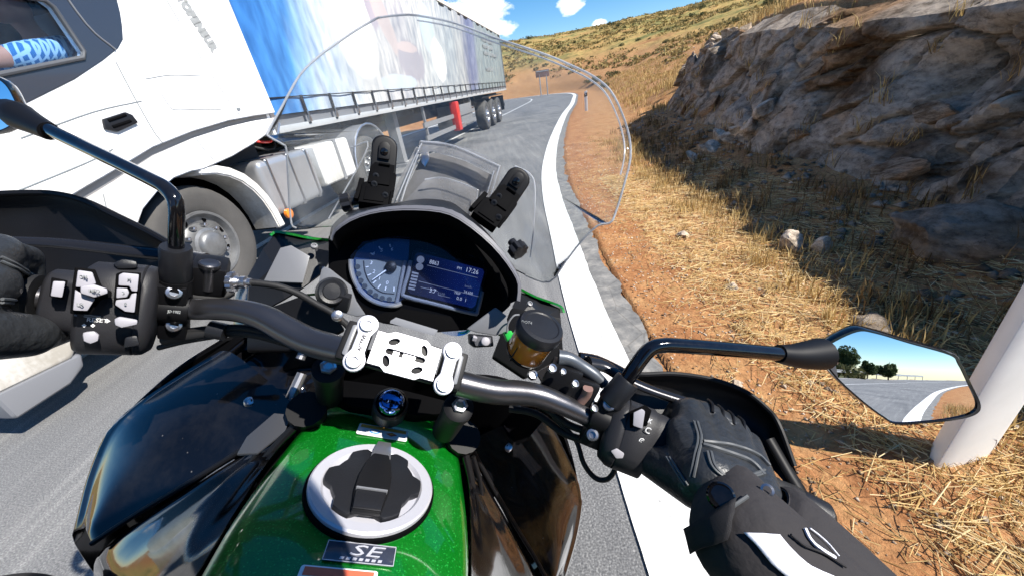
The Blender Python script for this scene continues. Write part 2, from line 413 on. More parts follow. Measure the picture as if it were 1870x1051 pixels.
def land_z(x, y, s=None, ix=None, detail=True):
    x = np.asarray(x, float); y = np.asarray(y, float)
    if s is None: s, ix = road_s(np.stack([x, y], 1))
    yy = YP[ix]
    # the cut: rock bank beside the bike, easing to an earth slope past it
    top = np.interp(yy, [-30, -9, -3.5, -.6, .5, 1.6, 2.2, 4, 7, 10, 12.5, 15, 19, 26, 40, 56], [.2, .3, 1.0, 1.5, 1.78, 1.66, 1.45, 1.52, 1.66, 1.55, 1.25, .95, .75, .7, 1.0, 1.2])  # crest beside the bike heightened out of view to throw shade on the verge
    s0 = np.interp(yy, [-3, 2, 6, 11, 16, 30, 45], [1.55, 1.55, 1.75, 1.8, 1.8, 1.6, 1.5])
    s1 = np.interp(yy, [-3, 2, 7, 11, 16, 30, 45], [3.0, 3.0, 3.2, 3.6, 5.5, 5.0, 4.5])
    bank = top * (0.22 * sm(0, 1, (s - s0) / (s1 - .45 - s0)) + .78 * sm(0, 1, (s - (s1 + .02)) / .5))
    lin = np.where(yy > 13, top * sm(0, 1, (s - s0) / (s1 - s0)), bank)
    w = np.clip((yy - 11) / 4, 0, 1); z = bank * (1 - w) + lin * w
    back = np.interp(yy, [-30, -6, 0, 4, 10, 18, 28, 40, 56], [.0, .03, .14, .16, .145, .15, .205, .25, .25])
    d2 = np.maximum(s - s1, 0)
    z = z + back * 60 * (1 - np.exp(-d2 / 60.0))
    z = z + d2 * .012 * (1 + 0 * d2)
    dr = np.hypot(x, y); z = z - np.maximum(dr - 150, 0) * .16
    # left side: verge, then the ground falls into the valley
    l = np.maximum(-7.7 - s, 0); z = z - 10 * (1 - np.exp(-np.maximum(l - 1.2, 0) * .09))
    if detail:
        amp = sm(.5, 1.1, s) * .05 + sm(2.5, 8, s) * .5 + sm(-8.6, -12, s) * .5
        z = z + amp * vnoise(x, y, .55, 1) + sm(.5, 1, np.abs(s + 3.6) - 3.4) * .05 * vnoise(x, y, 3.3, 2) + sm(10, 40, s) * 1.8 * vnoise(x, y, .09, 3)
    z = np.where((s < .41) & (s > -7.75), -.03, z - .006)
    return z

# ---------------------------------------------------------------- materials of the place
def asphalt():
    m = pmat('asphalt', (.13, .13, .132), .85); N, Lk = nodes(m); b = N['Principled BSDF']; tc = N.new('ShaderNodeTexCoord')
    n = N.new('ShaderNodeTexNoise'); n.inputs['Scale'].default_value = 160; n.inputs['Detail'].default_value = 4; Lk.new(tc.outputs['Object'], n.inputs['Vector'])
    v = N.new('ShaderNodeTexVoronoi'); v.inputs['Scale'].default_value = 110; Lk.new(tc.outputs['Object'], v.inputs['Vector'])
    big = N.new('ShaderNodeTexNoise'); big.inputs['Scale'].default_value = .7; big.inputs['Detail'].default_value = 6; Lk.new(tc.outputs['Object'], big.inputs['Vector'])
    mp = N.new('ShaderNodeMapping'); mp.inputs['Scale'].default_value = (5, .25, 1); mp.inputs['Rotation'].default_value = (0, 0, .1); Lk.new(tc.outputs['Object'], mp.inputs[0])
    st = N.new('ShaderNodeTexNoise'); st.inputs['Scale'].default_value = 2.2; st.inputs['Detail'].default_value = 7; Lk.new(mp.outputs[0], st.inputs['Vector'])
    r1 = ramp(N, [(.25, (.08, .08, .082)), (.5, (.165, .165, .164)), (.74, (.33, .326, .318))]); Lk.new(n.outputs[0], r1.inputs[0])
    r2 = ramp(N, [(.3, (.62, .62, .63)), (.5, (1, 1, 1)), (.7, (1.22, 1.2, 1.17))]); Lk.new(big.outputs[0], r2.inputs[0])
    r3 = ramp(N, [(.36, (.84, .84, .85)), (.56, (1.0, 1.0, 1.0)), (.74, (1.32, 1.31, 1.28))]); Lk.new(st.outputs[0], r3.inputs[0])
    m1 = N.new('ShaderNodeMixRGB'); m1.blend_type = 'MULTIPLY'; m1.inputs[0].default_value = 1; Lk.new(r1.outputs[0], m1.inputs[1]); Lk.new(r2.outputs[0], m1.inputs[2])
    m2 = N.new('ShaderNodeMixRGB'); m2.blend_type = 'MULTIPLY'; m2.inputs[0].default_value = 1; Lk.new(m1.outputs[0], m2.inputs[1]); Lk.new(r3.outputs[0], m2.inputs[2])
    Lk.new(m2.outputs[0], b.inputs['Base Color'])
    bp = N.new('ShaderNodeBump'); bp.inputs['Strength'].default_value = .5; bp.inputs['Distance'].default_value = .004; Lk.new(v.outputs['Distance'], bp.inputs['Height']); Lk.new(bp.outputs[0], b.inputs['Normal'])
    return m
M['asphalt'] = asphalt()
def paint(name, col, wear):
    m = pmat(name, col, .6); N, Lk = nodes(m); b = N['Principled BSDF']; tc = N.new('ShaderNodeTexCoord')
    n = N.new('ShaderNodeTexNoise'); n.inputs['Scale'].default_value = 22; n.inputs['Detail'].default_value = 10; n.inputs['Roughness'].default_value = .75; Lk.new(tc.outputs['Object'], n.inputs['Vector'])
    r = ramp(N, [(wear, (.30, .295, .285)), (wear + .1, col)]); Lk.new(n.outputs[0], r.inputs[0]); Lk.new(r.outputs[0], b.inputs['Base Color'])
    n2 = N.new('ShaderNodeTexNoise'); n2.inputs['Scale'].default_value = 150; Lk.new(tc.outputs['Object'], n2.inputs['Vector'])
    bp = N.new('ShaderNodeBump'); bp.inputs['Strength'].default_value = .3; bp.inputs['Distance'].default_value = .003; Lk.new(n2.outputs[0], bp.inputs['Height']); Lk.new(bp.outputs[0], b.inputs['Normal'])
    return m
M['line_paint'] = paint('line_paint', (.80, .79, .76), .33)
M['line_worn'] = paint('line_worn', (.72, .71, .69), .42)
def broken_edge():
    m = pmat('broken_edge', (.3, .29, .27), .9); N, Lk = nodes(m); b = N['Principled BSDF']; tc = N.new('ShaderNodeTexCoord')
    n = N.new('ShaderNodeTexNoise'); n.inputs['Scale'].default_value = 9; n.inputs['Detail'].default_value = 10; n.inputs['Roughness'].default_value = .7; Lk.new(tc.outputs['Object'], n.inputs['Vector'])
    v = N.new('ShaderNodeTexVoronoi'); v.feature = 'DISTANCE_TO_EDGE'; v.inputs['Scale'].default_value = 3.1; Lk.new(tc.outputs['Object'], v.inputs['Vector'])
    r = ramp(N, [(.3, (.10, .10, .10)), (.5, (.19, .185, .175)), (.7, (.33, .31, .28))]); Lk.new(n.outputs[0], r.inputs[0])
    c = ramp(N, [(0, (.62, .6, .57)), (.012, (1, 1, 1))]); Lk.new(v.outputs[0], c.inputs[0])
    mx = N.new('ShaderNodeMixRGB'); mx.blend_type = 'MULTIPLY'; mx.inputs[0].default_value = .8; Lk.new(r.outputs[0], mx.inputs[1]); Lk.new(c.outputs[0], mx.inputs[2]); Lk.new(mx.outputs[0], b.inputs['Base Color'])
    bp = N.new('ShaderNodeBump'); bp.inputs['Strength'].default_value = .6; bp.inputs['Distance'].default_value = .01; Lk.new(n.outputs[0], bp.inputs['Height']); Lk.new(bp.outputs[0], b.inputs['Normal'])
    return m
M['broken_edge'] = broken_edge()
def earth():
    m = pmat('dry_earth', (.34, .19, .09), .95, spec=.1); N, Lk = nodes(m); b = N['Principled BSDF']; tc = N.new('ShaderNodeTexCoord')
    n = N.new('ShaderNodeTexNoise'); n.inputs['Scale'].default_value = 3.5; n.inputs['Detail'].default_value = 10; n.inputs['Roughness'].default_value = .72; Lk.new(tc.outputs['Object'], n.inputs['Vector'])
    f = N.new('ShaderNodeTexNoise'); f.inputs['Scale'].default_value = 45; f.inputs['Detail'].default_value = 8; f.inputs['Roughness'].default_value = .7; Lk.new(tc.outputs['Object'], f.inputs['Vector'])
    L = N.new('ShaderNodeTexNoise'); L.inputs['Scale'].default_value = .16; L.inputs['Detail'].default_value = 9; L.inputs['Roughness'].default_value = .68; Lk.new(tc.outputs['Object'], L.inputs['Vector'])
    r = ramp(N, [(.3, (.235, .098, .042)), (.47, (.38, .175, .075)), (.6, (.45, .245, .11)), (.75, (.50, .35, .18))]); Lk.new(n.outputs[0], r.inputs[0])
    r2 = ramp(N, [(.3, (.55, .52, .5)), (.55, (1, 1, 1)), (.75, (1.35, 1.3, 1.2))]); Lk.new(f.outputs[0], r2.inputs[0])
    # chaff trodden into the soil: pale flecks at two sizes
    fl = N.new('ShaderNodeTexNoise'); fl.inputs['Scale'].default_value = 120; fl.inputs['Detail'].default_value = 5; fl.inputs['Roughness'].default_value = .8; fl.inputs['Distortion'].default_value = 2.5; Lk.new(tc.outputs['Object'], fl.inputs['Vector'])
    fr_ = ramp(N, [(.50, (0, 0, 0)), (.60, (1, 1, 1))]); Lk.new(fl.outputs[0], fr_.inputs[0])
    fm = N.new('ShaderNodeMixRGB'); fm.inputs[2].default_value = (.52, .40, .22, 1); Lk.new(r.outputs[0], fm.inputs[1]); fk = N.new('ShaderNodeMath'); fk.operation = 'MULTIPLY'; ca = N.new('ShaderNodeAttribute'); ca.attribute_name = 'chaff'; fk2 = N.new('ShaderNodeMath'); fk2.operation = 'MULTIPLY_ADD'; fk2.inputs[1].default_value = .75; fk2.inputs[2].default_value = .08; Lk.new(ca.outputs['Fac'], fk2.inputs[0]); Lk.new(fk2.outputs[0], fk.inputs[1]); Lk.new(fr_.outputs[0], fk.inputs[0]); Lk.new(fk.outputs[0], fm.inputs[0])
    dk = ramp(N, [(.30, (.45, .40, .36)), (.42, (1, 1, 1))]); Lk.new(fl.outputs[0], dk.inputs[0]); dm = N.new('ShaderNodeMixRGB'); dm.blend_type = 'MULTIPLY'; dm.inputs[0].default_value = .9; Lk.new(fm.outputs[0], dm.inputs[1]); Lk.new(dk.outputs[0], dm.inputs[2])
    mx = N.new('ShaderNodeMixRGB'); mx.blend_type = 'MULTIPLY'; mx.inputs[0].default_value = 1; Lk.new(dm.outputs[0], mx.inputs[1]); Lk.new(r2.outputs[0], mx.inputs[2])
    # the far hillside: straw, bare orange earth and low grey-green scrub in patches
    r3 = ramp(N, [(.33, (.36, .19, .085)), (.42, (.42, .27, .11)), (.5, (.40, .29, .11)), (.56, (.25, .22, .085)), (.63, (.13, .135, .05)), (.7, (.30, .24, .10))]); Lk.new(L.outputs[0], r3.inputs[0])
    m4 = N.new('ShaderNodeTexNoise'); m4.inputs['Scale'].default_value = 1.3; m4.inputs['Detail'].default_value = 9; m4.inputs['Roughness'].default_value = .8; Lk.new(tc.outputs['Object'], m4.inputs['Vector'])
    r4 = ramp(N, [(.36, (.42, .46, .38)), (.5, (.9, .9, .88)), (.66, (1.3, 1.25, 1.15))]); Lk.new(m4.outputs[0], r4.inputs[0])
    mx3 = N.new('ShaderNodeMixRGB'); mx3.blend_type = 'MULTIPLY'; mx3.inputs[0].default_value = 1; Lk.new(r3.outputs[0], mx3.inputs[1]); Lk.new(r4.outputs[0], mx3.inputs[2])
    at = N.new('ShaderNodeAttribute'); at.attribute_name = 'tint'
    mx2 = N.new('ShaderNodeMixRGB'); Lk.new(at.outputs['Fac'], mx2.inputs[0]); Lk.new(mx.outputs[0], mx2.inputs[1]); Lk.new(mx3.outputs[0], mx2.inputs[2])
    Lk.new(mx2.outputs[0], b.inputs['Base Color'])
    bp = N.new('ShaderNodeBump'); bp.inputs['Strength'].default_value = .7; bp.inputs['Distance'].default_value = .02; Lk.new(f.outputs[0], bp.inputs['Height']); Lk.new(bp.outputs[0], b.inputs['Normal'])
    return m
M['earth'] = earth()
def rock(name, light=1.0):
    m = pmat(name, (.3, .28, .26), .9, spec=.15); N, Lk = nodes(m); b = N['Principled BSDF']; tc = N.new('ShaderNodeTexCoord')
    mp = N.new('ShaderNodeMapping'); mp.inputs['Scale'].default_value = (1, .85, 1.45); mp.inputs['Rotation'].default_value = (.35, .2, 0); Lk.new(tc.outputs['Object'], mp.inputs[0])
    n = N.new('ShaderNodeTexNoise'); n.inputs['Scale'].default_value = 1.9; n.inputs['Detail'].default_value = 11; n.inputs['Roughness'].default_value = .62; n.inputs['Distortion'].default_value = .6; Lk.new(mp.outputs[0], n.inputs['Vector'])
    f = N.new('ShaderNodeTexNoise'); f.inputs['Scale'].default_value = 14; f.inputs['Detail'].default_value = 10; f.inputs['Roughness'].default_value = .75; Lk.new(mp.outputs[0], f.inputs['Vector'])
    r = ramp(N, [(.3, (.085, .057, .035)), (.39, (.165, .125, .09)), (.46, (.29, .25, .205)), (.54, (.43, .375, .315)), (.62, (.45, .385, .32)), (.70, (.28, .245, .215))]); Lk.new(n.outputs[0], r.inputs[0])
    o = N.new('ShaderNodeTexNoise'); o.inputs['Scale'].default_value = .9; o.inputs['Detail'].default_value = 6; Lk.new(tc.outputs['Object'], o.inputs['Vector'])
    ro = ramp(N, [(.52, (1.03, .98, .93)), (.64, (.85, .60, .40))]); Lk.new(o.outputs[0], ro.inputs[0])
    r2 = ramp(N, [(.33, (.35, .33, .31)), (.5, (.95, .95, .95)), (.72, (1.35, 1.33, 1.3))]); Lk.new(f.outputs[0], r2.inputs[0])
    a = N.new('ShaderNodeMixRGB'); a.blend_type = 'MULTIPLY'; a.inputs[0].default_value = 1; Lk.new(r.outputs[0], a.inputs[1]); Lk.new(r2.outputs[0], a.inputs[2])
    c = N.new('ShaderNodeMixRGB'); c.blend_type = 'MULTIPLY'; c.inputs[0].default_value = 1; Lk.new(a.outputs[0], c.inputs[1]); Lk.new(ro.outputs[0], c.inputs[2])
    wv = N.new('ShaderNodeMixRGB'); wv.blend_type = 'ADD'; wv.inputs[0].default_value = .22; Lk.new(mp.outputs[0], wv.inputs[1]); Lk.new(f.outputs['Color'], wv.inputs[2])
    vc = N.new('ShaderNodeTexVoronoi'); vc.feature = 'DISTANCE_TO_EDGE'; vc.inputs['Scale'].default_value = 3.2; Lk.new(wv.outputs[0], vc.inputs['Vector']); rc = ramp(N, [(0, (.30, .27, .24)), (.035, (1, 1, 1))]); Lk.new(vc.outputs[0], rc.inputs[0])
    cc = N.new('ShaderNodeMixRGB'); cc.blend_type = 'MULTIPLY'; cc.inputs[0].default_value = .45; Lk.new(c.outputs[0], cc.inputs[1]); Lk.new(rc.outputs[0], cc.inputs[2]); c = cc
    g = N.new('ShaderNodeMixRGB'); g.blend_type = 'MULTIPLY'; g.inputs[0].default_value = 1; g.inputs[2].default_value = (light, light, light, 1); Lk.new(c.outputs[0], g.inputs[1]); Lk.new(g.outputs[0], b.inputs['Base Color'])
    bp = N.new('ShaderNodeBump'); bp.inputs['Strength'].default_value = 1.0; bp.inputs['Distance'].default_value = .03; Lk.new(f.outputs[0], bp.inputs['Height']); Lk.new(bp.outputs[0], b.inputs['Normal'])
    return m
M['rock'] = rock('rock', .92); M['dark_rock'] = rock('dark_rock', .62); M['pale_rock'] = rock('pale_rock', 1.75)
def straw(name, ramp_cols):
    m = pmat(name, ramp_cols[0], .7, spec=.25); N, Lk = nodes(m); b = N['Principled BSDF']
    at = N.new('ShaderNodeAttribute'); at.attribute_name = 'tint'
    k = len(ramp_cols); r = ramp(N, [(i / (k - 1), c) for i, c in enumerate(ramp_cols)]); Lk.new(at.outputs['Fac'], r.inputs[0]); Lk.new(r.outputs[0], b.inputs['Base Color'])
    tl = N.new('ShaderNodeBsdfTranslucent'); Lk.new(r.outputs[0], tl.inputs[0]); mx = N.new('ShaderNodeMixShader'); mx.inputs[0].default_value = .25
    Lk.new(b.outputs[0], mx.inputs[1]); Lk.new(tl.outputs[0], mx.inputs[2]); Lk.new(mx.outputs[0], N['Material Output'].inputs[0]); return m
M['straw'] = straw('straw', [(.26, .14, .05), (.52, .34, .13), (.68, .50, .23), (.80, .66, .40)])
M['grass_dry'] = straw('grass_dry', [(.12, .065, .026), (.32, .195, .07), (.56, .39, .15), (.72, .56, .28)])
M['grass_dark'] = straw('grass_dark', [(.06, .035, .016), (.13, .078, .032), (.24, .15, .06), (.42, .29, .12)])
M['scrub'] = straw('scrub', [(.04, .045, .018), (.075, .085, .032), (.13, .125, .055), (.24, .19, .085)])
M['scrub_dry'] = straw('scrub_dry', [(.10, .09, .035), (.22, .17, .065), (.36, .26, .10), (.48, .36, .15)])
M['pine'] = straw('pine', [(.018, .035, .012), (.035, .06, .02), (.06, .09, .03), (.09, .11, .045)])
M['bark'] = pmat('bark', (.12, .075, .045), .9, bump=(30, .6, .02), var=(12, .5, (.22, .16, .11)))
M['galvanised'] = pmat('galvanised', (.45, .46, .47), .45, metal=.6, var=(4, .5, (.34, .35, .36)))

# ---------------------------------------------------------------- ground sheet (a polar grid: fine near, coarse far)
def build_ground():
    az = np.concatenate([np.arange(-180, -70, 2.5), np.arange(-70, 78, .3), np.arange(78, 180, 2.5)]); az = np.radians(az)
    rr = [0.0]; r = .12
    while r < 900: rr.append(r); r += max(.035, r * .0185) if r < 60 else r * .035
    rr = np.array(rr); Rg, Ag = np.meshgrid(rr, az, indexing='ij'); x = (Rg * np.sin(Ag)).ravel(); y = (Rg * np.cos(Ag)).ravel()
    s, ix = road_s(np.stack([x, y], 1)); z = land_z(x, y, s, ix)
    na = len(az); nr = len(rr); i, j = np.meshgrid(np.arange(nr - 1), np.arange(na), indexing='ij'); j2 = (j + 1) % na
    F = np.stack([i * na + j, i * na + j2, (i + 1) * na + j2, (i + 1) * na + j], -1).reshape(-1, 4)[:, ::-1]
    F = F[na:] if False else F
    hill = sm(9, 20, s) + sm(-9, -14, s); hill = np.clip(hill, 0, 1)
    V = np.stack([x, y, z], 1)
    keep = ~((F // na) == 0).all(1) | True
    o = np_mesh('ground', V, F[keep], M['earth'], dict(kind='structure', label='dry orange earth of the verge, bank and hillside'), smooth=True, vcol=hill)
    ch = o.data.attributes.new('chaff', 'FLOAT', 'POINT'); ch.data.foreach_set('value', (sm(.62, 1.35, s + .5 * vnoise(x, y, 1.3, 61))).astype(np.float32))
    return o
build_ground()

def strip(name, s0, s1, z, mat, i0=0, i1=None, parent=None, cols=1, wob=0.0, seed=0, **tags):
    idx = np.arange(len(PATH))[i0:i1]; rows = []
    fine = catmull(PATH[idx], 6); T = np.gradient(fine, axis=0); T /= np.linalg.norm(T, axis=1, keepdims=True); Nn = np.stack([T[:, 1], -T[:, 0]], 1)
    V = []; k = cols + 1
    for j in range(k):
        s = s0 + (s1 - s0) * j / cols
        w = wob * (vnoise(fine[:, 0], fine[:, 1], 5.5, seed + 5) * 2) if j in (0, cols) and wob else 0
        if wob and j == 0: w = w * 0.25
        q = fine + Nn * (np.asarray(s + w)[..., None] if wob and j in (0, cols) else s)
        V.append(np.column_stack([q, np.full(len(q), z)]))
    V = np.stack(V, 1).reshape(-1, 3); n = len(fine)
    i, j = np.meshgrid(np.arange(n - 1), np.arange(cols), indexing='ij'); F = np.stack([i * k + j, i * k + j + 1, (i + 1) * k + j + 1, (i + 1) * k + j], -1).reshape(-1, 4)
    return np_mesh(name, V, F, mat, dict(kind='structure', **tags), parent=parent)
def near(y0): return int(np.argmin(np.abs(PATH[:, 1] - y0)))
strip('road', -7.7, .34, 0.0, M['asphalt'], cols=6, label='grey asphalt road curving away past the rock bank')
strip('road_shoulder', .225, .385, .004, M['broken_edge'], wob=.055, seed=3, label='broken grey asphalt edge beside the white line')
strip('edge_line', 0.0, .235, .008, M['line_paint'], wob=.012, seed=8, label='broad white edge line on the right of the road')
strip('edge_line_far_side', -7.35, -7.2, .006, M['line_paint'], label='thin white edge line along the far side of the road')
strip('centre_line', -3.62, -3.50, .006, M['line_worn'], label='thin white line down the middle of the road')

# ---------------------------------------------------------------- rock face in the cut
def build_rock():
    ys = np.arange(-3.4, 12.6, .032); nv = 84
    pi = np.array([np.interp(ys, PATH[near(-20):near(40), 1], np.arange(near(-20), near(40)))])[0]
    ip = np.clip(pi.astype(int), 0, len(PATH) - 2); fr = (pi - ip)[:, None]
    base = PATH[ip] * (1 - fr) + PATH[ip + 1] * fr; nr = _NR[ip]
    s1 = np.interp(ys, [-3, 2, 7, 11, 12.6], [3.0, 3.0, 3.2, 3.6, 3.9])
    top = np.interp(ys, [-9, -3.5, -.6, .5, 1.6, 2.2, 4, 7, 10, 12.5], [.3, 1.0, 1.5, 1.78, 1.66, 1.45, 1.52, 1.66, 1.55, 1.25])  # same out-of-view rise, shaped to cast the bank's shadow further
    v = np.linspace(0, 1, nv)
    Y, Vv = np.meshgrid(ys, v, indexing='ij')
    rs = np.random.default_rng(5); cells = np.column_stack([rs.uniform(-4, 13, 120), rs.uniform(-.15, 1.15, 120)]); amp = rs.uniform(-1, 1, 120); ty = rs.uniform(-.5, .5, 120); tv = rs.uniform(-.6, .6, 120)
    q = np.column_stack([(Y + .55 * Vv + .35 * vnoise(Y, Vv * 1.3, 2.2, 51)).ravel(), (Vv + .22 * vnoise(Y, Vv * 1.3, 2.2, 52)).ravel()])
    d = ((q[:, None, 0] - cells[None, :, 0]) * .8) ** 2 + ((q[:, None, 1] - cells[None, :, 1]) * 1.15) ** 2
    near2 = np.argpartition(d, 2, axis=1)[:, :2]; dd = np.take_along_axis(d, near2, 1); order = np.argsort(dd, 1); near2 = np.take_along_axis(near2, order, 1); dd = np.sort(dd, 1)
    a = near2[:, 0]; edge = np.sqrt(dd[:, 1]) - np.sqrt(dd[:, 0])
    block = amp[a] * .10 + (q[:, 0] - cells[a, 0]) * ty[a] * .42 + (q[:, 1] - cells[a, 1]) * tv[a] * .5
    crack = -.12 * np.exp(-(edge / .030) ** 2)
    disp = (block + crack).reshape(Y.shape) + .22 * vnoise(Y, Vv * 1.3, .8, 9) + .06 * vnoise(Y, Vv * 1.3, 5, 10) + .065 * vnoise(Y, Vv * 1.3, 13, 12) + .05 * np.abs(vnoise(Y, Vv * 1.3, 3.4, 77))
    # dark hollow in the middle of the face
    hol = np.exp(-(((Y - 3.0) / .42) ** 2 + ((Vv - .58) / .17) ** 2)); disp = disp - .34 * hol
    low = .16 + .13 * np.sin(Y * .9) + .25 * vnoise(Y, 0 * Y, .5, 21)
    lean = .62 * (1 - Vv) ** 1.25
    S = s1[:, None] - .05 - lean * .95 - disp * (1 - .55 * (1 - Vv) ** 4) + .12 * np.clip(Vv - .88, 0, 1) / .12 * 2.2
    zb = top[:, None] * (.13 + low * .35)
    Z = zb + (top[:, None] * 1.03 - zb) * Vv ** .92 - .05 + .12 * vnoise(Y, Vv * 2, 1.1, 14)
    X = base[:, None, 0] + nr[:, None, 0] * S; Yw = base[:, None, 1] + nr[:, None, 1] * S
    V = np.stack([X, Yw, Z], -1).reshape(-1, 3); n = len(ys)
    i, j = np.meshgrid(np.arange(n - 1), np.arange(nv - 1), indexing='ij'); F = np.stack([i * nv + j, i * nv + j + 1, (i + 1) * nv + j + 1, (i + 1) * nv + j], -1).reshape(-1, 4)
    o = np_mesh('rock_face', V, F, M['rock'], dict(kind='structure', label='craggy grey rock face of the road cut, in shade'), smooth=True)
    try: o.data.set_sharp_from_angle(angle=R_(22))
    except Exception: pass
    return o, lambda y, vv: V.reshape(n, nv, 3)[int(np.clip(np.searchsorted(ys, y), 0, n - 1)), int(np.clip(vv * nv, 0, nv - 1))]
rock_face, rock_pt = build_rock()

def boulder_mesh(name, size, seed, mat, cuts=9, rough=.06, sub=4):
    """a broken stone: icosphere cut by random planes, then roughened"""
    r = random.Random(seed); bm = bmesh.new(); bmesh.ops.create_icosphere(bm, subdivisions=sub, radius=1)
    for k in range(cuts):
        n = Vector((r.uniform(-1, 1), r.uniform(-1, 1), r.uniform(-1, 1))).normalized(); dd = r.uniform(.45, .8)
        for vv in bm.verts:
            e = vv.co.dot(n) - dd
            if e > 0: vv.co -= n * e
    for vv in bm.verts:
        vv.co += vv.co.normalized() * rough * noise.noise(vv.co * 3.1 + Vector((seed, 0, 0))) * 2 + vv.co.normalized() * rough * .5 * noise.noise(vv.co * 9 + Vector((0, seed, 0)))
        vv.co = Vector((vv.co.x * size[0], vv.co.y * size[1], vv.co.z * size[2]))
    me = bpy.data.meshes.new(name); bm.to_mesh(me); bm.free(); me.materials.append(mat)
    me.polygons.foreach_set('use_smooth', [True] * len(me.polygons))
    try: me.set_sharp_from_angle(angle=R_(24))
    except Exception: pass
    return me
# blocks that stand proud of the face, one object each
slab_meshes = [boulder_mesh('rock_slab', (.5, .5, .5), 40 + k, M['rock'], 12, .05, 3) for k in range(6)]
rs = random.Random(3)
for k in range(20):
    yy = rs.uniform(-1.0, 11.5); vv = rs.uniform(.04, .97); p = rock_pt(yy, vv)
    o = bpy.data.objects.new('rock_slab', slab_meshes[k % 6]); COL.objects.link(o); o.parent = rock_face
    w = rs.uniform(.28, .75) * (1 + yy * .03); o.scale = (w * .35, w, w * rs.uniform(.3, .65)); o.location = (p[0] + w * .07, p[1], p[2]); o.rotation_euler = (rs.uniform(-.5, -.1), rs.uniform(-.5, .2), rs.uniform(-.35, .1))

def gp(px, py, z=0.0):
    q = wray(px, py); return CAM + q * ((z - CAM_H) / q[2])
def on_land(px, py):
    """the point of the land seen at a pixel (march along the view ray)"""
    q = wray(px, py); t = .3
    for k in range(700):
        p = CAM + q * t
        if p[2] <= land_z([p[0]], [p[1]])[0]: return p
        t *= 1.009
    return p
from mathutils.bvhtree import BVHTree
_rb = bmesh.new(); _rb.from_mesh(rock_face.data); ROCK_T = BVHTree.FromBMesh(_rb); _rb.free()
def on_place(px, py):
    """land or rock face, whichever the view ray meets first"""
    p = on_land(px, py); q = unit(wray(px, py)); hit = ROCK_T.ray_cast(Vector(CAM), Vector(q))
    if hit[0] is not None and hit[3] < np.linalg.norm(p - CAM): return A(*hit[0])
    return p
def stone(name, px, py, size, seed, mat, rot, sink=.35, **tags):
    p = on_land(px, py); o = bpy.data.objects.new(name, boulder_mesh(name, size, seed, mat)); COL.objects.link(o)
    o.location = (p[0], p[1], p[2] + size[2] * (1 - sink) - size[2] * .2); o.rotation_euler = rot
    return tag(o, **tags)
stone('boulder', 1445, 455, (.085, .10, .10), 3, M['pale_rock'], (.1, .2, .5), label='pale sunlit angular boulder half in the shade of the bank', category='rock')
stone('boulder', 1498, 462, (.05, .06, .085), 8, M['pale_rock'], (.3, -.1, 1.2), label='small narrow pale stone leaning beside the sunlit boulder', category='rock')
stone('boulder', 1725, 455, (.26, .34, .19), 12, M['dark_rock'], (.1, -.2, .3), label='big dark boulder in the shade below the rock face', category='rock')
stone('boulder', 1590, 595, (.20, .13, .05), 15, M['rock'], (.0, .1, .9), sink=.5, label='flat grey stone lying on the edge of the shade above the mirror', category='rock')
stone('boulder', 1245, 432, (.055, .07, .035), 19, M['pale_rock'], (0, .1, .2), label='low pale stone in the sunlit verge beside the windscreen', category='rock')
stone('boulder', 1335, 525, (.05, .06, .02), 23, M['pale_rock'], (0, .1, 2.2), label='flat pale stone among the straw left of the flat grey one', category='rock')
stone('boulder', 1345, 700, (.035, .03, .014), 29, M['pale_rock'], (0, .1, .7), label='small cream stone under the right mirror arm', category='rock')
# pale quartz vein that breaks out of the slope: loose pale blocks in a slanting row
for k in range(11):
    t = k / 10; px, py = 1262 + 135 * t + rs.uniform(-9, 9), 300 - 92 * t + rs.uniform(-8, 8)
    p = on_place(px, py); w = rs.uniform(.06, .15)
    o = bpy.data.objects.new('vein_stone', boulder_mesh('vein_stone', (w, w * 1.4, w * .7), 60 + k, M['pale_rock'], sub=3)); COL.objects.link(o); o.location = (p[0], p[1], p[2] + w * .2); o.rotation_euler = (rs.random(), rs.random(), rs.random() * 3)
    tag(o, label='pale stone of the slanting vein that crosses the shaded bank', category='rock', group='stones of the pale vein in the bank')
for k in range(14):                                      # weathered pale stones along the sunlit crest
    t = k / 13; px, py = 1215 + 150 * t + rs.uniform(-6, 6), 112 - 62 * t + rs.uniform(-3, 6)
    p = on_place(px, py); w = rs.uniform(.05, .13)
    o = bpy.data.objects.new('crest_stone', boulder_mesh('crest_stone', (w, w * 1.5, w * .6), 80 + k, M['pale_rock'], sub=3)); COL.objects.link(o); o.location = (p[0], p[1], p[2] + w * .15); o.rotation_euler = (rs.random(), rs.random(), rs.random() * 3)
    tag(o, label='pale stone on the sunlit crest of the rock bank', category='rock', group='stones along the crest of the bank')

# ---------------------------------------------------------------- grasses and straw (uncountable: stuff)
def blades(name, px, py, pz, hgt, mat, tint, label, lean=.45, width=.0035, wind=(0, 0)):
    n = len(px); a = rng.uniform(0, 2 * math.pi, n); ln = rng.uniform(.1, lean, n) * hgt
    dx, dy = np.cos(a) * ln + wind[0] * hgt, np.sin(a) * ln + wind[1] * hgt; b = rng.uniform(0, math.pi, n); wx, wy = np.cos(b) * width, np.sin(b) * width
    B = np.stack([px, py, pz], 1); W = np.stack([wx, wy, 0 * wx], 1)
    mid = B + np.stack([dx * .35, dy * .35, hgt * .6], 1); tip = B + np.stack([dx, dy, hgt], 1)
    V = np.stack([B - W, B + W, mid + W * .7, mid - W * .7, tip], 1).reshape(-1, 3)
    k = np.arange(n) * 5; F = np.concatenate([np.stack([k, k + 1, k + 2], 1), np.stack([k, k + 2, k + 3], 1), np.stack([k + 3, k + 2, k + 4], 1)])
    return np_mesh(name, V, F, mat, dict(kind='stuff', label=label), vcol=np.repeat(tint, 5))
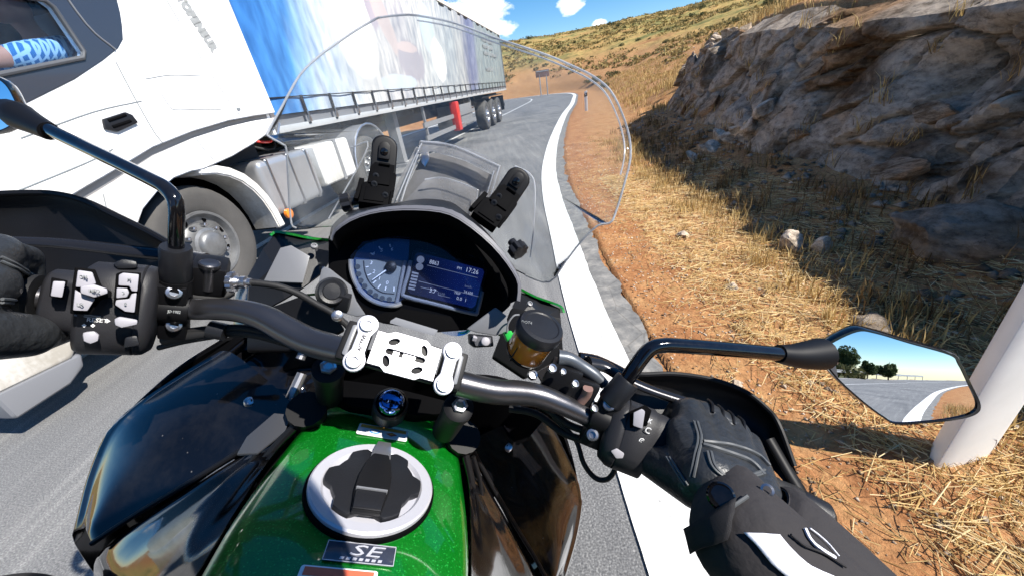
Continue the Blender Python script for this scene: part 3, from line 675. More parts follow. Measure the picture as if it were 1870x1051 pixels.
def scatter(n, y0, y1, s0, s1, clump=0, spread=.07, power=1.0):
    t = rng.uniform(0, 1, n) ** power; yy = y0 + (y1 - y0) * t; ss = rng.uniform(s0, s1, n)
    i = np.interp(yy, PATH[near(-30):near(41), 1], np.arange(near(-30), near(41))); ii = np.clip(i.astype(int), 0, len(PATH) - 2); fr = (i - ii)[:, None]
    q = PATH[ii] * (1 - fr) + PATH[ii + 1] * fr + _NR[ii] * ss[:, None]
    if clump: q = np.repeat(q, clump, 0) + rng.normal(0, spread, (n * clump, 2))
    return q
def grass(name, q, h0, h1, mat, t0, t1, label, clump=1, **kw):
    s, ix = road_s(q); q = q[s > .5]; z = land_z(q[:, 0], q[:, 1]); n = len(q)
    hc = rng.uniform(h0, h1, n); return blades(name, q[:, 0], q[:, 1], z - .01, hc, mat, np.clip(rng.uniform(t0, t1, n), 0, 1), label, **kw)
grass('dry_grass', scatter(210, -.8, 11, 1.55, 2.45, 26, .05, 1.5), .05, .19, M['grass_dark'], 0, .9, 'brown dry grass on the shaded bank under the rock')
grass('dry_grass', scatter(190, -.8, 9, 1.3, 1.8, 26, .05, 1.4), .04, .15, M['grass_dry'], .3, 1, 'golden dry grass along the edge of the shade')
grass('dry_grass', scatter(300, -.6, 10, .95, 1.6, 16, .04, 1.7), .015, .06, M['grass_dry'], .35, 1, 'short golden stubble on the sunlit verge', lean=.9)
grass('dry_grass', scatter(800, 10, 40, 2.4, 7.5, 14, .14), .06, .22, M['grass_dry'], .2, .9, 'dry grass beside the road further on', width=.012)
grass('dry_grass', scatter(1500, -2, 16, 3.55, 8, 16, .1), .08, .30, M['grass_dry'], .25, 1, 'golden grass on top of the rock bank', width=.006)
grass('dry_grass', scatter(260, -9, -.8, .6, 3.5, 20, .1), .05, .25, M['grass_dry'], .2, 1, 'dry grass on the verge behind the motorcycle', width=.006)
def litter(name, q, l0, l1, w, mat, t0, t1, label, lift=.028):
    s, ix = road_s(q); q = q[s > .58]; n = len(q); z = land_z(q[:, 0], q[:, 1]) + rng.uniform(.001, lift, n)
    a = rng.uniform(0, 2 * math.pi, n); L = rng.uniform(l0, l1, n) / 2; tl = rng.normal(0, .12, n)
    D = np.stack([np.cos(a) * L, np.sin(a) * L, tl * L], 1); Wd = np.stack([-np.sin(a), np.cos(a), 0 * a], 1) * (w * rng.uniform(.5, 1.3, n))[:, None]
    B = np.stack([q[:, 0], q[:, 1], z], 1); up = np.array([0, 0, 1.0]) * w * 1.2
    V = np.stack([B - D - Wd, B - D + Wd, B + D + Wd * .6, B + D - Wd * .6, B - D + up, B + D + up], 1).reshape(-1, 3); k = np.arange(n) * 6
    F = np.concatenate([np.stack([k, k + 3, k + 5, k + 4], 1), np.stack([k + 4, k + 5, k + 2, k + 1], 1)])
    return np_mesh(name, V, F, mat, dict(kind='stuff', label=label), vcol=np.repeat(np.clip(rng.uniform(t0, t1, n), 0, 1), 6))
litter('straw_litter', scatter(16500, -1.0, 5.5, .82, 2.2, 0, 0, 1.6), .02, .15, .0019, M['straw'], .25, 1, 'broken straw lying on the sunlit verge')
litter('straw_litter', scatter(1900, -1, 6, .5, 1.0, 0, 0, 1.5), .02, .11, .0018, M['straw'], .0, .9, 'sparse straw on the bare red earth beside the road edge')
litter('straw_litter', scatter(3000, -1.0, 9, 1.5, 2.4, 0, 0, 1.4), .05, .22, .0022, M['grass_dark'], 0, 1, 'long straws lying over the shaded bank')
def pebbles(name, q, r0, r1, mat, label):
    n = len(q); z = land_z(q[:, 0], q[:, 1]); s, _ = road_s(q); z = np.maximum(z, np.where(s < .6, .006, -9)); base = np.array([(1, 0, 0), (-.5, .87, 0), (-.5, -.87, 0), (0, 0, .8), (.3, .2, -.5)])
    rad = rng.uniform(r0, r1, n) ** 1.0; a = rng.uniform(0, 6.28, n); c, sn = np.cos(a), np.sin(a); V = []
    for b in base:
        j = rng.uniform(.7, 1.3, (n, 3)); bb = b * j; V.append(np.stack([q[:, 0] + rad * (bb[:, 0] * c - bb[:, 1] * sn), q[:, 1] + rad * (bb[:, 0] * sn + bb[:, 1] * c), z + rad * .2 + rad * bb[:, 2] * .7], 1))
    V = np.stack(V, 1).reshape(-1, 3); k = np.arange(n) * 5
    F = np.concatenate([np.stack([k + a_, k + b_, k + c_], 1) for a_, b_, c_ in ((0, 1, 3), (1, 2, 3), (2, 0, 3), (1, 0, 4), (2, 1, 4), (0, 2, 4))])
    return np_mesh(name, V, F, mat, dict(kind='stuff', label=label))
pebbles('gravel', scatter(2600, -.8, 9, .42, .95, 0, 0, 1.6), .003, .012, M['pale_rock'], 'loose gravel along the broken road edge')
pebbles('gravel', scatter(1200, -.8, 6, .8, 2.2, 0, 0, 1.5), .006, .022, M['pale_rock'], 'small stones in the straw of the verge')
pebbles('rubble', scatter(900, -.6, 11, 1.7, 2.7, 0, 0, 1.4), .012, .06, M['rock'], 'broken stone and rubble on the shaded bank')
pebbles('gravel', scatter(420, -.5, 12, -2.5, .35, 0, 0, 1.3), .001, .004, M['rock'], 'loose chips on the asphalt')

# ---------------------------------------------------------------- shrubs on the hill, each a thing
def leaf_cloud(n, rx, ry, rz, leaf, seed, lumps=7):
    r = np.random.default_rng(seed); c = r.normal(0, .42, (lumps, 3)); c[:, 2] = np.abs(c[:, 2]) * .8 + .25; rad = r.uniform(.3, .6, lumps); w = r.integers(0, lumps, n)
    d = r.normal(0, 1, (n, 3)); d /= np.linalg.norm(d, axis=1, keepdims=True); p = c[w] + d * (rad[w] * r.uniform(.55, 1.05, n) ** .5)[:, None]
    p = p * (rx, ry, rz); a = r.normal(0, 1, (n, 3)); a /= np.linalg.norm(a, axis=1, keepdims=True); b = np.cross(a, r.normal(0, 1, (n, 3))); b /= np.linalg.norm(b, axis=1, keepdims=True)
    L = leaf * r.uniform(.6, 1.4, n)[:, None]; V = np.stack([p - a * L, p + b * L * .5, p + a * L, p - b * L * .5], 1).reshape(-1, 3); F = np.arange(n * 4).reshape(-1, 4)
    t = np.repeat(np.clip(r.uniform(0, .6, lumps)[w] + r.uniform(0, .4, n), 0, 1), 4); return V, F, t
shrub_protos = []
for k in range(5):
    V, F, t = leaf_cloud(420, 1, 1, .8, .13, 100 + k); stem = MB()
    for j in range(4): stem.tube([(0, 0, -.15), (.15 * math.cos(j * 1.6), .15 * math.sin(j * 1.6), .3), (.35 * math.cos(j * 1.6 + .3), .35 * math.sin(j * 1.6 + .3), .62)], [.035, .025, .01], 5)
    shrub_protos.append((V, F, t, stem.mesh('stem', [M['bark']])))
_leafme = []
def shrub(x, y, size, k, label, group):
    z = land_z([x], [y])[0]; t = empty('shrub', Matrix.Translation((x, y, z)) @ Matrix.Rotation(rs.uniform(0, 6.28), 4, 'Z') @ Matrix.Scale(size, 4), label=label, category='shrub', group=group)
    while len(_leafme) < 5:
        V, F, tt, _s = shrub_protos[len(_leafme)]; o = np_mesh('foliage', V, F, M['scrub'], vcol=tt); _leafme.append(o.data); bpy.data.objects.remove(o)
    for nm, me in (('foliage', _leafme[k % 5]), ('stem', shrub_protos[k % 5][3])):
        o = bpy.data.objects.new(nm, me); COL.objects.link(o); o.parent = t
cnt = 0
for k in range(900):                                     # scattered over the hill that fills the gap between lorry and rock
    az = rs.uniform(1, 36); r = rs.uniform(1, 1) * (24 + 110 * rs.random() ** 1.2); x, y = r * math.sin(R_(az)), r * math.cos(R_(az)); s, _ = road_s([[x, y]])
    if s[0] < 9 or vnoise(x, y, .06, 31) < -.12: continue
    shrub(x, y, rs.uniform(.14, .6) * (1.5 if rs.random() < .12 else .8), k, 'low olive green shrub on the dry hillside beyond the bend', 'shrubs on the dry hillside'); cnt += 1
    if cnt >= 110: break
for px, py, sz in ((1090, 150, .55), (1120, 140, .5), (1075, 152, .35), (1280, 30, .45), (1250, 42, .35), (1105, 160, .4)):
    p = on_land(px, py); shrub(p[0], p[1], sz, int(px), 'dark shrub at the end of the rock bank by the bend' if py > 100 else 'small bush on the crest right of the sky', 'shrubs by the end of the bank' if py > 100 else 'bushes on the near crest')

for k in range(26):                                      # bushes that close the view behind the guard rail
    q = scatter(1, -34 + k * 1.15, -33.4 + k * 1.15, -10.2, -9.2)[0]; shrub(q[0], q[1], rs.uniform(1.1, 1.7) * (1.5 if k < 14 else 1), k, 'dark bush close behind the guard rail, seen small in the right mirror', 'bushes behind the guard rail')

def ledge_grass():
    """dry tufts rooted in the joints and ledges of the rock face"""
    P_ = []
    for k in range(170):
        yy = rng.uniform(-.5, 11.5); vv = rng.uniform(.03, 1.0) ** 1.0
        if vv < .3 or rng.random() < .45: P_ += [rock_pt(yy, vv * .98) + rng.normal(0, .03, 3) * (1, 1, .5) for _ in range(14)]
    q = np.array(P_); n = len(q); blades('ledge_grass', q[:, 0] - .02, q[:, 1], q[:, 2] - .02, rng.uniform(.05, .17, n), M['grass_dry'], np.clip(rng.uniform(.0, .8, n), 0, 1), 'dry grass tufts rooted in the ledges of the rock face', lean=.9, width=.003)
ledge_grass()
def hill_scrub():
    """low scrub that nobody could count: tufts of small leaf faces spread over the hillside"""
    n = 16000; az = np.radians(rng.uniform(-2, 40, n)); r = 20 + 125 * rng.random(n) ** 1.1; x, y = r * np.sin(az), r * np.cos(az); s_, ix = road_s(np.stack([x, y], 1)); keep = (s_ > 6.5) & (vnoise(x, y, .10, 41) + .35 * vnoise(x, y, .5, 42) > -.06); x, y, s_, ix = x[keep], y[keep], s_[keep], ix[keep]; z = land_z(x, y, s_, ix); n = len(x); k = 7
    size = rng.uniform(.06, .26, n) * (1 + np.hypot(x, y) / 160.0); t = rng.uniform(0, .65, n) + .35 * (rng.random(n) < .45)
    c = np.repeat(np.stack([x, y, z], 1), k, 0); sz = np.repeat(size, k)[:, None]; d = rng.normal(0, 1, (n * k, 3)); d[:, 2] = np.abs(d[:, 2]) * .7; p = c + d * sz * (.7, .7, .5); a = rng.normal(0, 1, (n * k, 3)); a /= np.linalg.norm(a, axis=1, keepdims=True); b = np.cross(a, rng.normal(0, 1, (n * k, 3))); b /= np.linalg.norm(b, axis=1, keepdims=True)
    L = sz * .55; V = np.stack([p - a * L, p + b * L * .6, p + a * L, p - b * L * .6], 1).reshape(-1, 3); np_mesh('hill_scrub', V, np.arange(n * k * 4).reshape(-1, 4), M['scrub_dry'], dict(kind='stuff', label='low dry scrub and tussocks covering the far hillside'), vcol=np.repeat(np.clip(np.repeat(t, k) + rng.uniform(-.12, .12, n * k), 0, 1), 4))
hill_scrub()
# ---------------------------------------------------------------- roadside posts, sign, rail, trees behind
def post(x, y, z, rot, h, w, label):
    t = empty('roadside_post', Matrix.Translation((x, y, z)) @ Matrix.Rotation(rot, 4, 'Z'), label=label, category='marker post')
    mb = MB()                                            # hollow plastic blade: rounded triangular section, sloping top
    sec = [(-w / 2, 0), (-w * .42, w * .14), (-w * .1, w * .34), (w * .1, w * .34), (w * .42, w * .14), (w / 2, 0), (w * .3, -w * .05), (-w * .3, -w * .05)]
    rings = []
    for k, zz in enumerate((-.1, 0, h * .3, h * .6, h * .9, h)):
        f = 1 - .06 * k / 5
        rings.append([(a * f, b * f, zz + (a * .35 if k == 5 else 0)) for a, b in sec])
    mb.loft(rings); mb.build('post_body', M['white_post'], t, bevel=.004)
    b = MB(); b.plate([(-w * .47, -w * .052, h * .70), (w * .47, -w * .052, h * .70 + w * .3), (w * .47, -w * .052, h * .87 + w * .3), (-w * .47, -w * .052, h * .87)], .004, (0, -1, 0)); b.build('black_band', M['matt_black'], t)
    r = MB(); r.plate([(-w * .12, -w * .06, h * .76 + .02), (w * .12, -w * .06, h * .76 + .04), (w * .12, -w * .06, h * .84 + .03), (-w * .12, -w * .06, h * .84 + .01)], .005, (0, -1, 0)); r.build('reflector', M['reflective'], t)
    return t
_q = gp(1762, 836)
post(_q[0], _q[1], land_z([_q[0]], [_q[1]])[0] - .02, R_(6), 1.0, .225, 'tall white marker post close by at the right edge, beside the mirror')
_q = gp(1063, 166, .1); _qq = scatter(1, 17.2, 17.3, 1.0, 1.01)[0]
post(_qq[0], _qq[1], land_z([_qq[0]], [_qq[1]])[0], R_(-20), .75, .13, 'small white marker post far off at the end of the orange verge')

def rail(y0, y1, s_, zt, label):
    t = empty('guard_rail', label=label, category='guard rail'); ii = np.arange(near(y0), near(y1)); q = off(s_)[ii]; nr = _NR[ii]
    prof = [(0, .0), (.035, .03), (.035, .10), (0, .14), (0, .18), (.035, .22), (.035, .29), (0, .32)]
    mb = MB(); V = []
    for p, n in zip(q, nr):
        zz = max(land_z([p[0]], [p[1]])[0], -.1)
        for a, b in prof: V.append((p[0] + n[0] * a, p[1] + n[1] * a, zz + zt - .32 + b))
    k = len(prof); F = [(i * k + j, i * k + j + 1, (i + 1) * k + j + 1, (i + 1) * k + j) for i in range(len(q) - 1) for j in range(k - 1)]
    mb.add(V, F); mb.build('rail_beam', M['galvanised'], t)
    acc = 0; last = None; pm = None
    for p, n in zip(catmull(q, 4), np.repeat(nr, 4, 0)):
        if last is None or np.linalg.norm(p - last) > 3.9:
            last = p; b = MB(); b.box((0, 0, zt / 2 - .2), .04, .05, zt / 2 + .16)
            if pm is None: pm = b.mesh('rail_post', [M['galvanised']])
            o = bpy.data.objects.new('rail_post', pm); COL.objects.link(o); o.parent = t; o.location = (p[0] - n[0] * .07, p[1] - n[1] * .07, max(land_z([p[0]], [p[1]])[0], -.1))
rail(-58, -4.5, -8.05, .84, 'galvanised guard rail along the outer side of the road behind, seen in the right mirror')

def road_sign():
    q = on_land(994, 176); t = empty('road_sign', Matrix.Translation((q[0], q[1], land_z([q[0]], [q[1]])[0])), label='small brown sign board on two thin legs beyond the bend', category='road sign')
    D = math.hypot(q[0], q[1]); k = D / 700.0
    for dx in (-5 * k, 6 * k): MB().tube([(dx, 0, -.2), (dx, 0, 32 * k)], .9 * k, 8).build('leg', M['galvanised'], t)
    m = pmat('sign_back', (.12, .06, .05), .6, var=(3, .5, (.19, .11, .09)))
    MB().box((0, -.03, 33 * k), 11 * k, .02, 5 * k).build('sign_board', m, t, bevel=.01)
    MB().box((0, -.06, 36.4 * k), 10 * k, .012, .55 * k).build('sign_frame', M['galvanised'], t)
road_sign()

def pine(x, y, h, seed, label, group='pine trees behind the road'):
    z = land_z([x], [y])[0]; t = empty('pine_tree', Matrix.Translation((x, y, z - .2)), label=label, category='tree', group=group); r = random.Random(seed)
    tr = MB(); tr.tube([(0, 0, 0), (r.uniform(-.1, .1), r.uniform(-.1, .1), h * .3), (r.uniform(-.2, .2), r.uniform(-.2, .2), h * .62), (0, 0, h * .93)], [h * .03, h * .024, h * .015, .02], 8, up=3)
    for k in range(14):
        a = r.uniform(0, 6.28); z0 = h * r.uniform(.28, .85); L = h * .28 * (1.1 - z0 / h); tr.tube([(0, 0, z0), (L * math.cos(a), L * math.sin(a), z0 + L * .35)], [h * .009, .01], 5)
    tr.build('trunk', M['bark'], t)
    V, F, tt = leaf_cloud(2600, h * .27, h * .27, h * .36, .16, seed, 16); V = V + np.array([0, 0, h * .34]); np_mesh('crown', V, F, M['pine'], vcol=tt, parent=t)
for k, (x, y, h, lb) in enumerate(((-5.2, -33, 4.3, 'tall dark pine behind the guard rail, the biggest tree in the right mirror'), (-8.4, -34, 2.6, 'round pine left of the tall pine in the right mirror'), (-3.6, -36, 2.7, 'small pine right of the tall pine in the right mirror'),
                                  (-13.0, -36, 2.6, 'low pine beside the roof in the right mirror'), (-19, -36, 2.9, 'small dark pine at the far side of the roof in the right mirror'), (-1.8, -38, 2.8, 'small pine furthest along the guard rail in the right mirror'))):
    pine(x, y, h, 200 + k, lb)
def far_house():
    x, y = -11.5, -43; z = land_z([x], [y])[0]; t = empty('farm_house', Matrix.Translation((x, y, z)) @ Matrix.Rotation(.4, 4, 'Z'), label='low farmhouse with a brown tiled roof behind the trees, seen in the right mirror', category='house')
    wm = pmat('house_wall', (.5, .42, .33), .85, var=(2, .5, (.42, .34, .27))); rm = pmat('roof_tiles', (.20, .12, .085), .8, var=(5, .6, (.28, .17, .12)))
    hh = -z + .6
    MB().box((0, 0, hh / 2), 4, 2.6, hh / 2).build('wall', wm, t)
    m = MB(); m.add([(-4.3, -3, hh - .05), (4.3, -3, hh - .05), (4.3, 3, hh - .05), (-4.3, 3, hh - .05), (-4.3, 0, hh + 1.3), (4.3, 0, hh + 1.3)], [(0, 1, 5, 4), (3, 4, 5, 2), (0, 4, 3), (1, 2, 5), (0, 3, 2, 1)]); rf = m.build('roof', rm, t)
    MB().box((2, .6, hh + 1.3), .3, .3, .55).build('chimney', wm, rf)
    for wx in (-2.2, 0, 2.2): MB().box((wx, 2.62, hh - 1.3), .45, .03, .55).build('window', M['dark_plastic'], t)
far_house()
# ---------------------------------------------------------------- the lorry: local axes X outward (towards the bike), Y to its rear, Z up; origin under the front wheel, in the plane of the cab side
TAZ = 12.0
def veh(name, x, y, az, **tags):
    a = R_(az); m = Matrix.Identity(4); m[0][0], m[1][0] = math.cos(a), -math.sin(a); m[0][1], m[1][1] = math.sin(a), math.cos(a); m[0][3], m[1][3] = x, y
    return empty(name, m, **tags)
truck = veh('lorry', -2.35, 3.07, TAZ, label='white lorry cab passing close on the left with black window trim', category='lorry')
def cab_paint():
    m = pmat('truck_white', (.80, .80, .80), .3, coat=.5); N, Lk = nodes(m); b = N['Principled BSDF']; tc = N.new('ShaderNodeTexCoord')
    mp = N.new('ShaderNodeMapping'); mp.inputs['Scale'].default_value = (1, 1.2, .5); Lk.new(tc.outputs['Object'], mp.inputs[0])
    n = N.new('ShaderNodeTexNoise'); n.inputs['Scale'].default_value = 2.6; n.inputs['Detail'].default_value = 10; n.inputs['Roughness'].default_value = .7; Lk.new(mp.outputs[0], n.inputs['Vector'])
    v = N.new('ShaderNodeTexNoise'); v.inputs['Scale'].default_value = 45; v.inputs['Detail'].default_value = 4; Lk.new(tc.outputs['Object'], v.inputs['Vector'])
    sx = N.new('ShaderNodeSeparateXYZ'); Lk.new(tc.outputs['Object'], sx.inputs[0]); mr = N.new('ShaderNodeMapRange'); mr.inputs[1].default_value = 1.35; mr.inputs[2].default_value = .35; Lk.new(sx.outputs[2], mr.inputs[0])
    a = N.new('ShaderNodeMath'); a.operation = 'MULTIPLY_ADD'; a.inputs[1].default_value = .30; Lk.new(mr.outputs[0], a.inputs[0]); Lk.new(n.outputs[0], a.inputs[2])
    q = N.new('ShaderNodeMath'); q.operation = 'MULTIPLY_ADD'; q.inputs[1].default_value = .18; Lk.new(v.outputs[0], q.inputs[0]); Lk.new(a.outputs[0], q.inputs[2])
    r = ramp(N, [(.60, (.80, .80, .80)), (.78, (.62, .60, .565)), (.98, (.40, .37, .32))]); Lk.new(q.outputs[0], r.inputs[0]); Lk.new(r.outputs[0], b.inputs['Base Color']); return m
M['truck_white'] = cab_paint()
M['truck_grey'] = pmat('truck_grey', (.20, .20, .205), .5, bump=(500, .2, .001))
M['truck_black'] = pmat('truck_black', (.012, .012, .013), .6)
M['slate'] = pmat('slate_gloss', (.032, .038, .055), .22, coat=.6)
M['rim_grey'] = pmat('rim_grey', (.26, .265, .27), .4, metal=.5, var=(9, .5, (.13, .13, .13)))
M['tyre'] = pmat('tyre', (.055, .053, .051), .8, bump=(120, .4, .004), var=(5, .5, (.08, .076, .072)))
M['tank_alu'] = pmat('tank_alu', (.56, .565, .58), .34, metal=.65, var=(5, .6, (.44, .44, .45)), bump=(60, .2, .003))
M['amber'] = pmat('amber_lens', (.85, .22, .02), .2, coat=.5)
M['red_paint'] = pmat('red_paint', (.62, .03, .02), .35, coat=.4)
M['seam_grey'] = pmat('seam_grey', (.20, .22, .23), .6)
def sp(t, z, s=0.0): return A(s, t, z)
def holed(name, outer, holes, s0, s1, mat, parent, bevel=0, **tags):
    """plate in the side plane (t,z), with holes, thickness s0..s1"""
    bm = bmesh.new(); edges = []
    for loop in [outer] + holes:
        vs = [bm.verts.new((s1, t, z)) for t, z in loop]
        edges += [bm.edges.new((vs[i], vs[(i + 1) % len(vs)])) for i in range(len(vs))]
    bmesh.ops.triangle_fill(bm, edges=edges, use_beauty=True)
    r = bmesh.ops.extrude_face_region(bm, geom=list(bm.faces)); bmesh.ops.translate(bm, verts=[e for e in r['geom'] if isinstance(e, bmesh.types.BMVert)], vec=(s0 - s1, 0, 0))
    bmesh.ops.recalc_face_normals(bm, faces=bm.faces)
    if bevel:
        ed = [e for e in bm.edges if len(e.link_faces) == 2 and e.calc_face_angle(0) > R_(50)]
        try: bmesh.ops.bevel(bm, geom=ed, offset=bevel, segments=3, affect='EDGES', clamp_overlap=True)
        except Exception: pass
    me = bpy.data.meshes.new(name); bm.to_mesh(me); bm.free(); me.materials.append(mat)
    me.polygons.foreach_set('use_smooth', [True] * len(me.polygons))
    try: me.set_sharp_from_angle(angle=R_(30))
    except Exception: pass
    o = bpy.data.objects.new(name, me); COL.objects.link(o); o.parent = parent
    for k, v in tags.items(): o[k] = v
    return o
win = [(-1.18, 1.60), (-.62, 1.725), (-.19, 1.815), (-.165, 1.85), (-.19, 2.07), (-.22, 2.10), (-1.18, 2.10)]
upper = [(-1.45, .96), (-1.1, 1.0), (-.73, 1.075), (-.4, 1.17), (-.06, 1.272), (.3, 1.335), (.69, 1.378), (1.0, 1.39), (1.30, 1.395), (1.27, 2.3), (1.22, 3.25), (-1.25, 3.25), (-1.42, 2.2)]
holed('cab_side', upper, [win], -.05, 0, M['truck_white'], truck, bevel=.008)
arc = [(.235 + .0, 1.06), (.12, 1.065), (-.03, 1.05), (-.2, .99), (-.35, .91), (-.47, .80), (-.545, .66), (-.58, .5), (-.585, .34)]
lower = [(-1.45, .90), (-1.1, .945), (-.73, 1.02), (-.4, 1.115), (-.06, 1.222), (.3, 1.29), (.69, 1.335), (1.0, 1.352), (1.285, 1.355), (1.26, 1.30), (1.12, 1.235), (.86, 1.165), (.55, 1.10)] + arc + [(-1.45, .34)]
holed('cab_skirt', lower, [], -.05, 0, M['truck_white'], truck, bevel=.008)
holed("cab_groove", [(-1.44, .84), (-.73, .97), (-.06, 1.17), (.69, 1.29), (1.27, 1.32), (1.27, 1.44), (.69, 1.43), (-.06, 1.32), (-.73, 1.13), (-1.44, 1.02)], [], -.075, -.052, M['truck_grey'], truck)
# rear, roof, front, floor of the cab
mb = MB(); mb.box((-1.25, 1.24, 2.2), 1.2, .02, 1.0); mb.box((-1.25, 0.0, 3.23), 1.2, 1.25, .02); mb.box((-2.45, 0, 2.1), .02, 1.25, 1.12); mb.box((-1.25, -1.43, 1.2), 1.2, .02, .3); mb.box((-1.25, -1.36, 2.95), 1.2, .03, .28); mb.build('cab_shell', M['truck_white'], truck)
mb = MB(); mb.box((-1.25, .45, 2.1), 1.15, .02, 1.05); mb.box((-1.25, -.4, 1.12), 1.15, .9, .02); mb.build('cab_interior', M['truck_black'], truck)
mb = MB(); mb.box((-1.25, -1.4, 2.05), 1.18, .008, .62); mb.build('windscreen', M['cab_glass'], truck)
mb = MB(); mb.box((-1.25, -1.46, .62), 1.25, .05, .32); mb.build('front_bumper', M['truck_white'], truck, bevel=.03)
mb = MB(); mb.box((-.55, -.1, 1.35), .24, .26, .1); mb.box((-.55, .2, 1.75), .24, .07, .42); mb.build('driver_seat', M['truck_grey'], truck, bevel=.05)
# window trim
trim_out = [(-1.44, 1.33), (-.98, 1.46), (-.6, 1.585), (-.3, 1.70), (-.08, 1.805), (.06, 1.88), (.125, 1.935), (.165, 2.01), (.20, 2.09), (.235, 2.2), (.27, 2.6), (.27, 3.2), (-1.38, 3.2)]
holed('window_trim', trim_out, [win], -.01, .006, M['slate'], truck, bevel=.003)
mb = MB(); ws = [sp(t, z, .008) for t, z in win]; mb.tube(ws + [ws[0]], .014, 8, caps=False); fr = mb.build('window_frame', pmat('window_gasket', (.07, .075, .085), .4), truck)
MB().plate([sp(t, z, -.02) for t, z in win], .004, (1, 0, 0)).build('window_pane', M['cab_glass'], truck)
MB().tube([sp(-.115, 2.3, .008), sp(-.06, 2.0, .008), sp(.035, 1.87, .008)][0:3], .006, 6, up=4).build('trim_seam', M['grey_plastic'], truck)
# door handle: recess with two fingers
h = MB(); h.plate([sp(-.305, 1.42, .001), sp(-.285, 1.475, .001), sp(-.13, 1.505, .001), sp(-.095, 1.485, .001), sp(-.085, 1.435, .001), sp(-.24, 1.395, .001)], .02, (1, 0, 0)); hd = h.build('door_handle', M['dark_plastic'], truck, bevel=.006)
g = MB()
for t0, z0, t1, z1 in ((-.265, 1.462, -.14, 1.487), (-.26, 1.425, -.13, 1.45)): g.tube([sp(t0, z0, .02), sp(t1, z1, .02)], .009, 8)
g.build('grip_bar', M['deep_black'], hd)
# panel joints drawn by shallow grey beads
def bead(name, pts, r=.004, up=4): return MB().tube([sp(t, z, 0.0) for t, z in pts], r, 6, up=up).build(name, M['seam_grey'], truck)
bead('door_joint', [(.0, 1.80), (-.005, 1.6), (.0, 1.38), (.02, 1.29)])
bead('panel_joint', [(-.72, 1.42), (-.3, 1.52), (.03, 1.565)])
bead('panel_joint', [(-.9, 1.17), (-.5, 1.25), (-.32, 1.30)])
bead('hatch_joint', [(.14, 1.70), (.35, 1.725), (.63, 1.72)], .003)
bead('hatch_joint', [(.20, 1.60), (.215, 1.52), (.25, 1.495), (.45, 1.485), (.66, 1.47)], .003)
bead('corner_joint', [(.60, 2.3), (.69, 1.85), (.79, 1.5), (.84, 1.40)], .003)
MB().box(sp(.845, 1.462, .004), .004, .018, .01).build('panel_latch', M['seam_grey'], truck)
bead('skirt_joint', [(.30, 1.28), (.32, 1.2), (.36, 1.11)], .003)
bead('skirt_joint', [(-.52, 1.06), (-.56, .95), (-.60, .83)], .003)
# the line of dark lettering down the rear corner, read downwards
Tm = Matrix.Identity(4); dvec = unit(sp(.872, 1.88) - sp(.745, 2.26)); m4 = frame(sp(.782, 2.155, .002), dvec, np.cross(A(1, 0, 0), dvec)); text('lettering', 'FLOTOPENSUR', .105, M['print_grey'], truck, m4, .0006, sx=.72, bold=.011)
# wheel arch, mudguard, wheel
mb = MB(); arcp = [(-.585, .34), (-.58, .5), (-.545, .66), (-.47, .80), (-.35, .91), (-.2, .99), (-.03, 1.05), (.12, 1.065), (.24, 1.06), (.42, 1.0), (.56, .9), (.66, .77), (.72, .6), (.735, .38)]
V = []; 
for t, z in arcp: V += [sp(t, z, -.052), sp(t, z, -.5)]
mb.add(V, [(2 * i, 2 * i + 2, 2 * i + 3, 2 * i + 1) for i in range(len(arcp) - 1)]); mb.add([sp(t, z, -.5) for t, z in arcp], [tuple(range(len(arcp)))]); mb.build('wheel_arch', M['deep_black'], truck)
go = [(.20, 1.085), (.36, 1.07), (.50, 1.02), (.62, .94), (.71, .83), (.775, .70), (.815, .54), (.83, .38)]; gi = [(.735, .38), (.72, .54), (.685, .68), (.63, .79), (.55, .885), (.45, .955), (.34, 1.0), (.20, 1.025)]
holed('mudguard', go + gi, [], -.3, -.01, M['truck_white'], truck, bevel=.012)
def wheel(parent, t, z, R, width, s_face, rim_r, white=True):
    w = empty('wheel'); w.parent = parent; w.location = (s_face, t, z)
    prof = [(-width, R * .62), (-width, R * .9), (-width * .93, R * .97), (-width * .8, R), (-width * .2, R), (-.035, R * .975), (-.006, R * .93), (0, R * .84), (-.004, R * .74), (-.012, R * .66), (-.02, rim_r + .012), (-.03, rim_r)]
    MB().lathe((0, 0, 0), (1, 0, 0), prof, 48, closed=False).build('tyre', M['tyre'], w, angle=60)
    rp = [(-.02, rim_r + .004), (-.008, rim_r), (-.012, rim_r - .02), (-.06, rim_r - .045), (-.075, rim_r * .66), (-.05, rim_r * .55), (-.005, rim_r * .5), (.005, rim_r * .42), (.03, rim_r * .38), (.045, rim_r * .3), (.05, .001)]
    MB().lathe((0, 0, 0), (1, 0, 0), rp, 40, closed=False).build('rim', M['rim_grey'] if white else M['steel'], w, angle=40)
    nb = MB()
    for k in range(10): a = k * .628; nb.lathe((.0, math.cos(a) * rim_r * .6, math.sin(a) * rim_r * .6), (1, 0, 0), [(-.06, .018), (-.012, .018), (-.006, .012)], 6)
    nb.build('wheel_nuts', M['steel'], w)
    hl = MB()
    for k in range(8): a = k * .785 + .3; hl.lathe((-.066, math.cos(a) * rim_r * .8, math.sin(a) * rim_r * .8), (1, 0, 0), [(0, .03), (.004, .03)], 12, sx=.6)
    hl.build('rim_holes', M['deep_black'], w)
    return w
wheel(truck, .06, .49, .485, .30, -.10, .275)
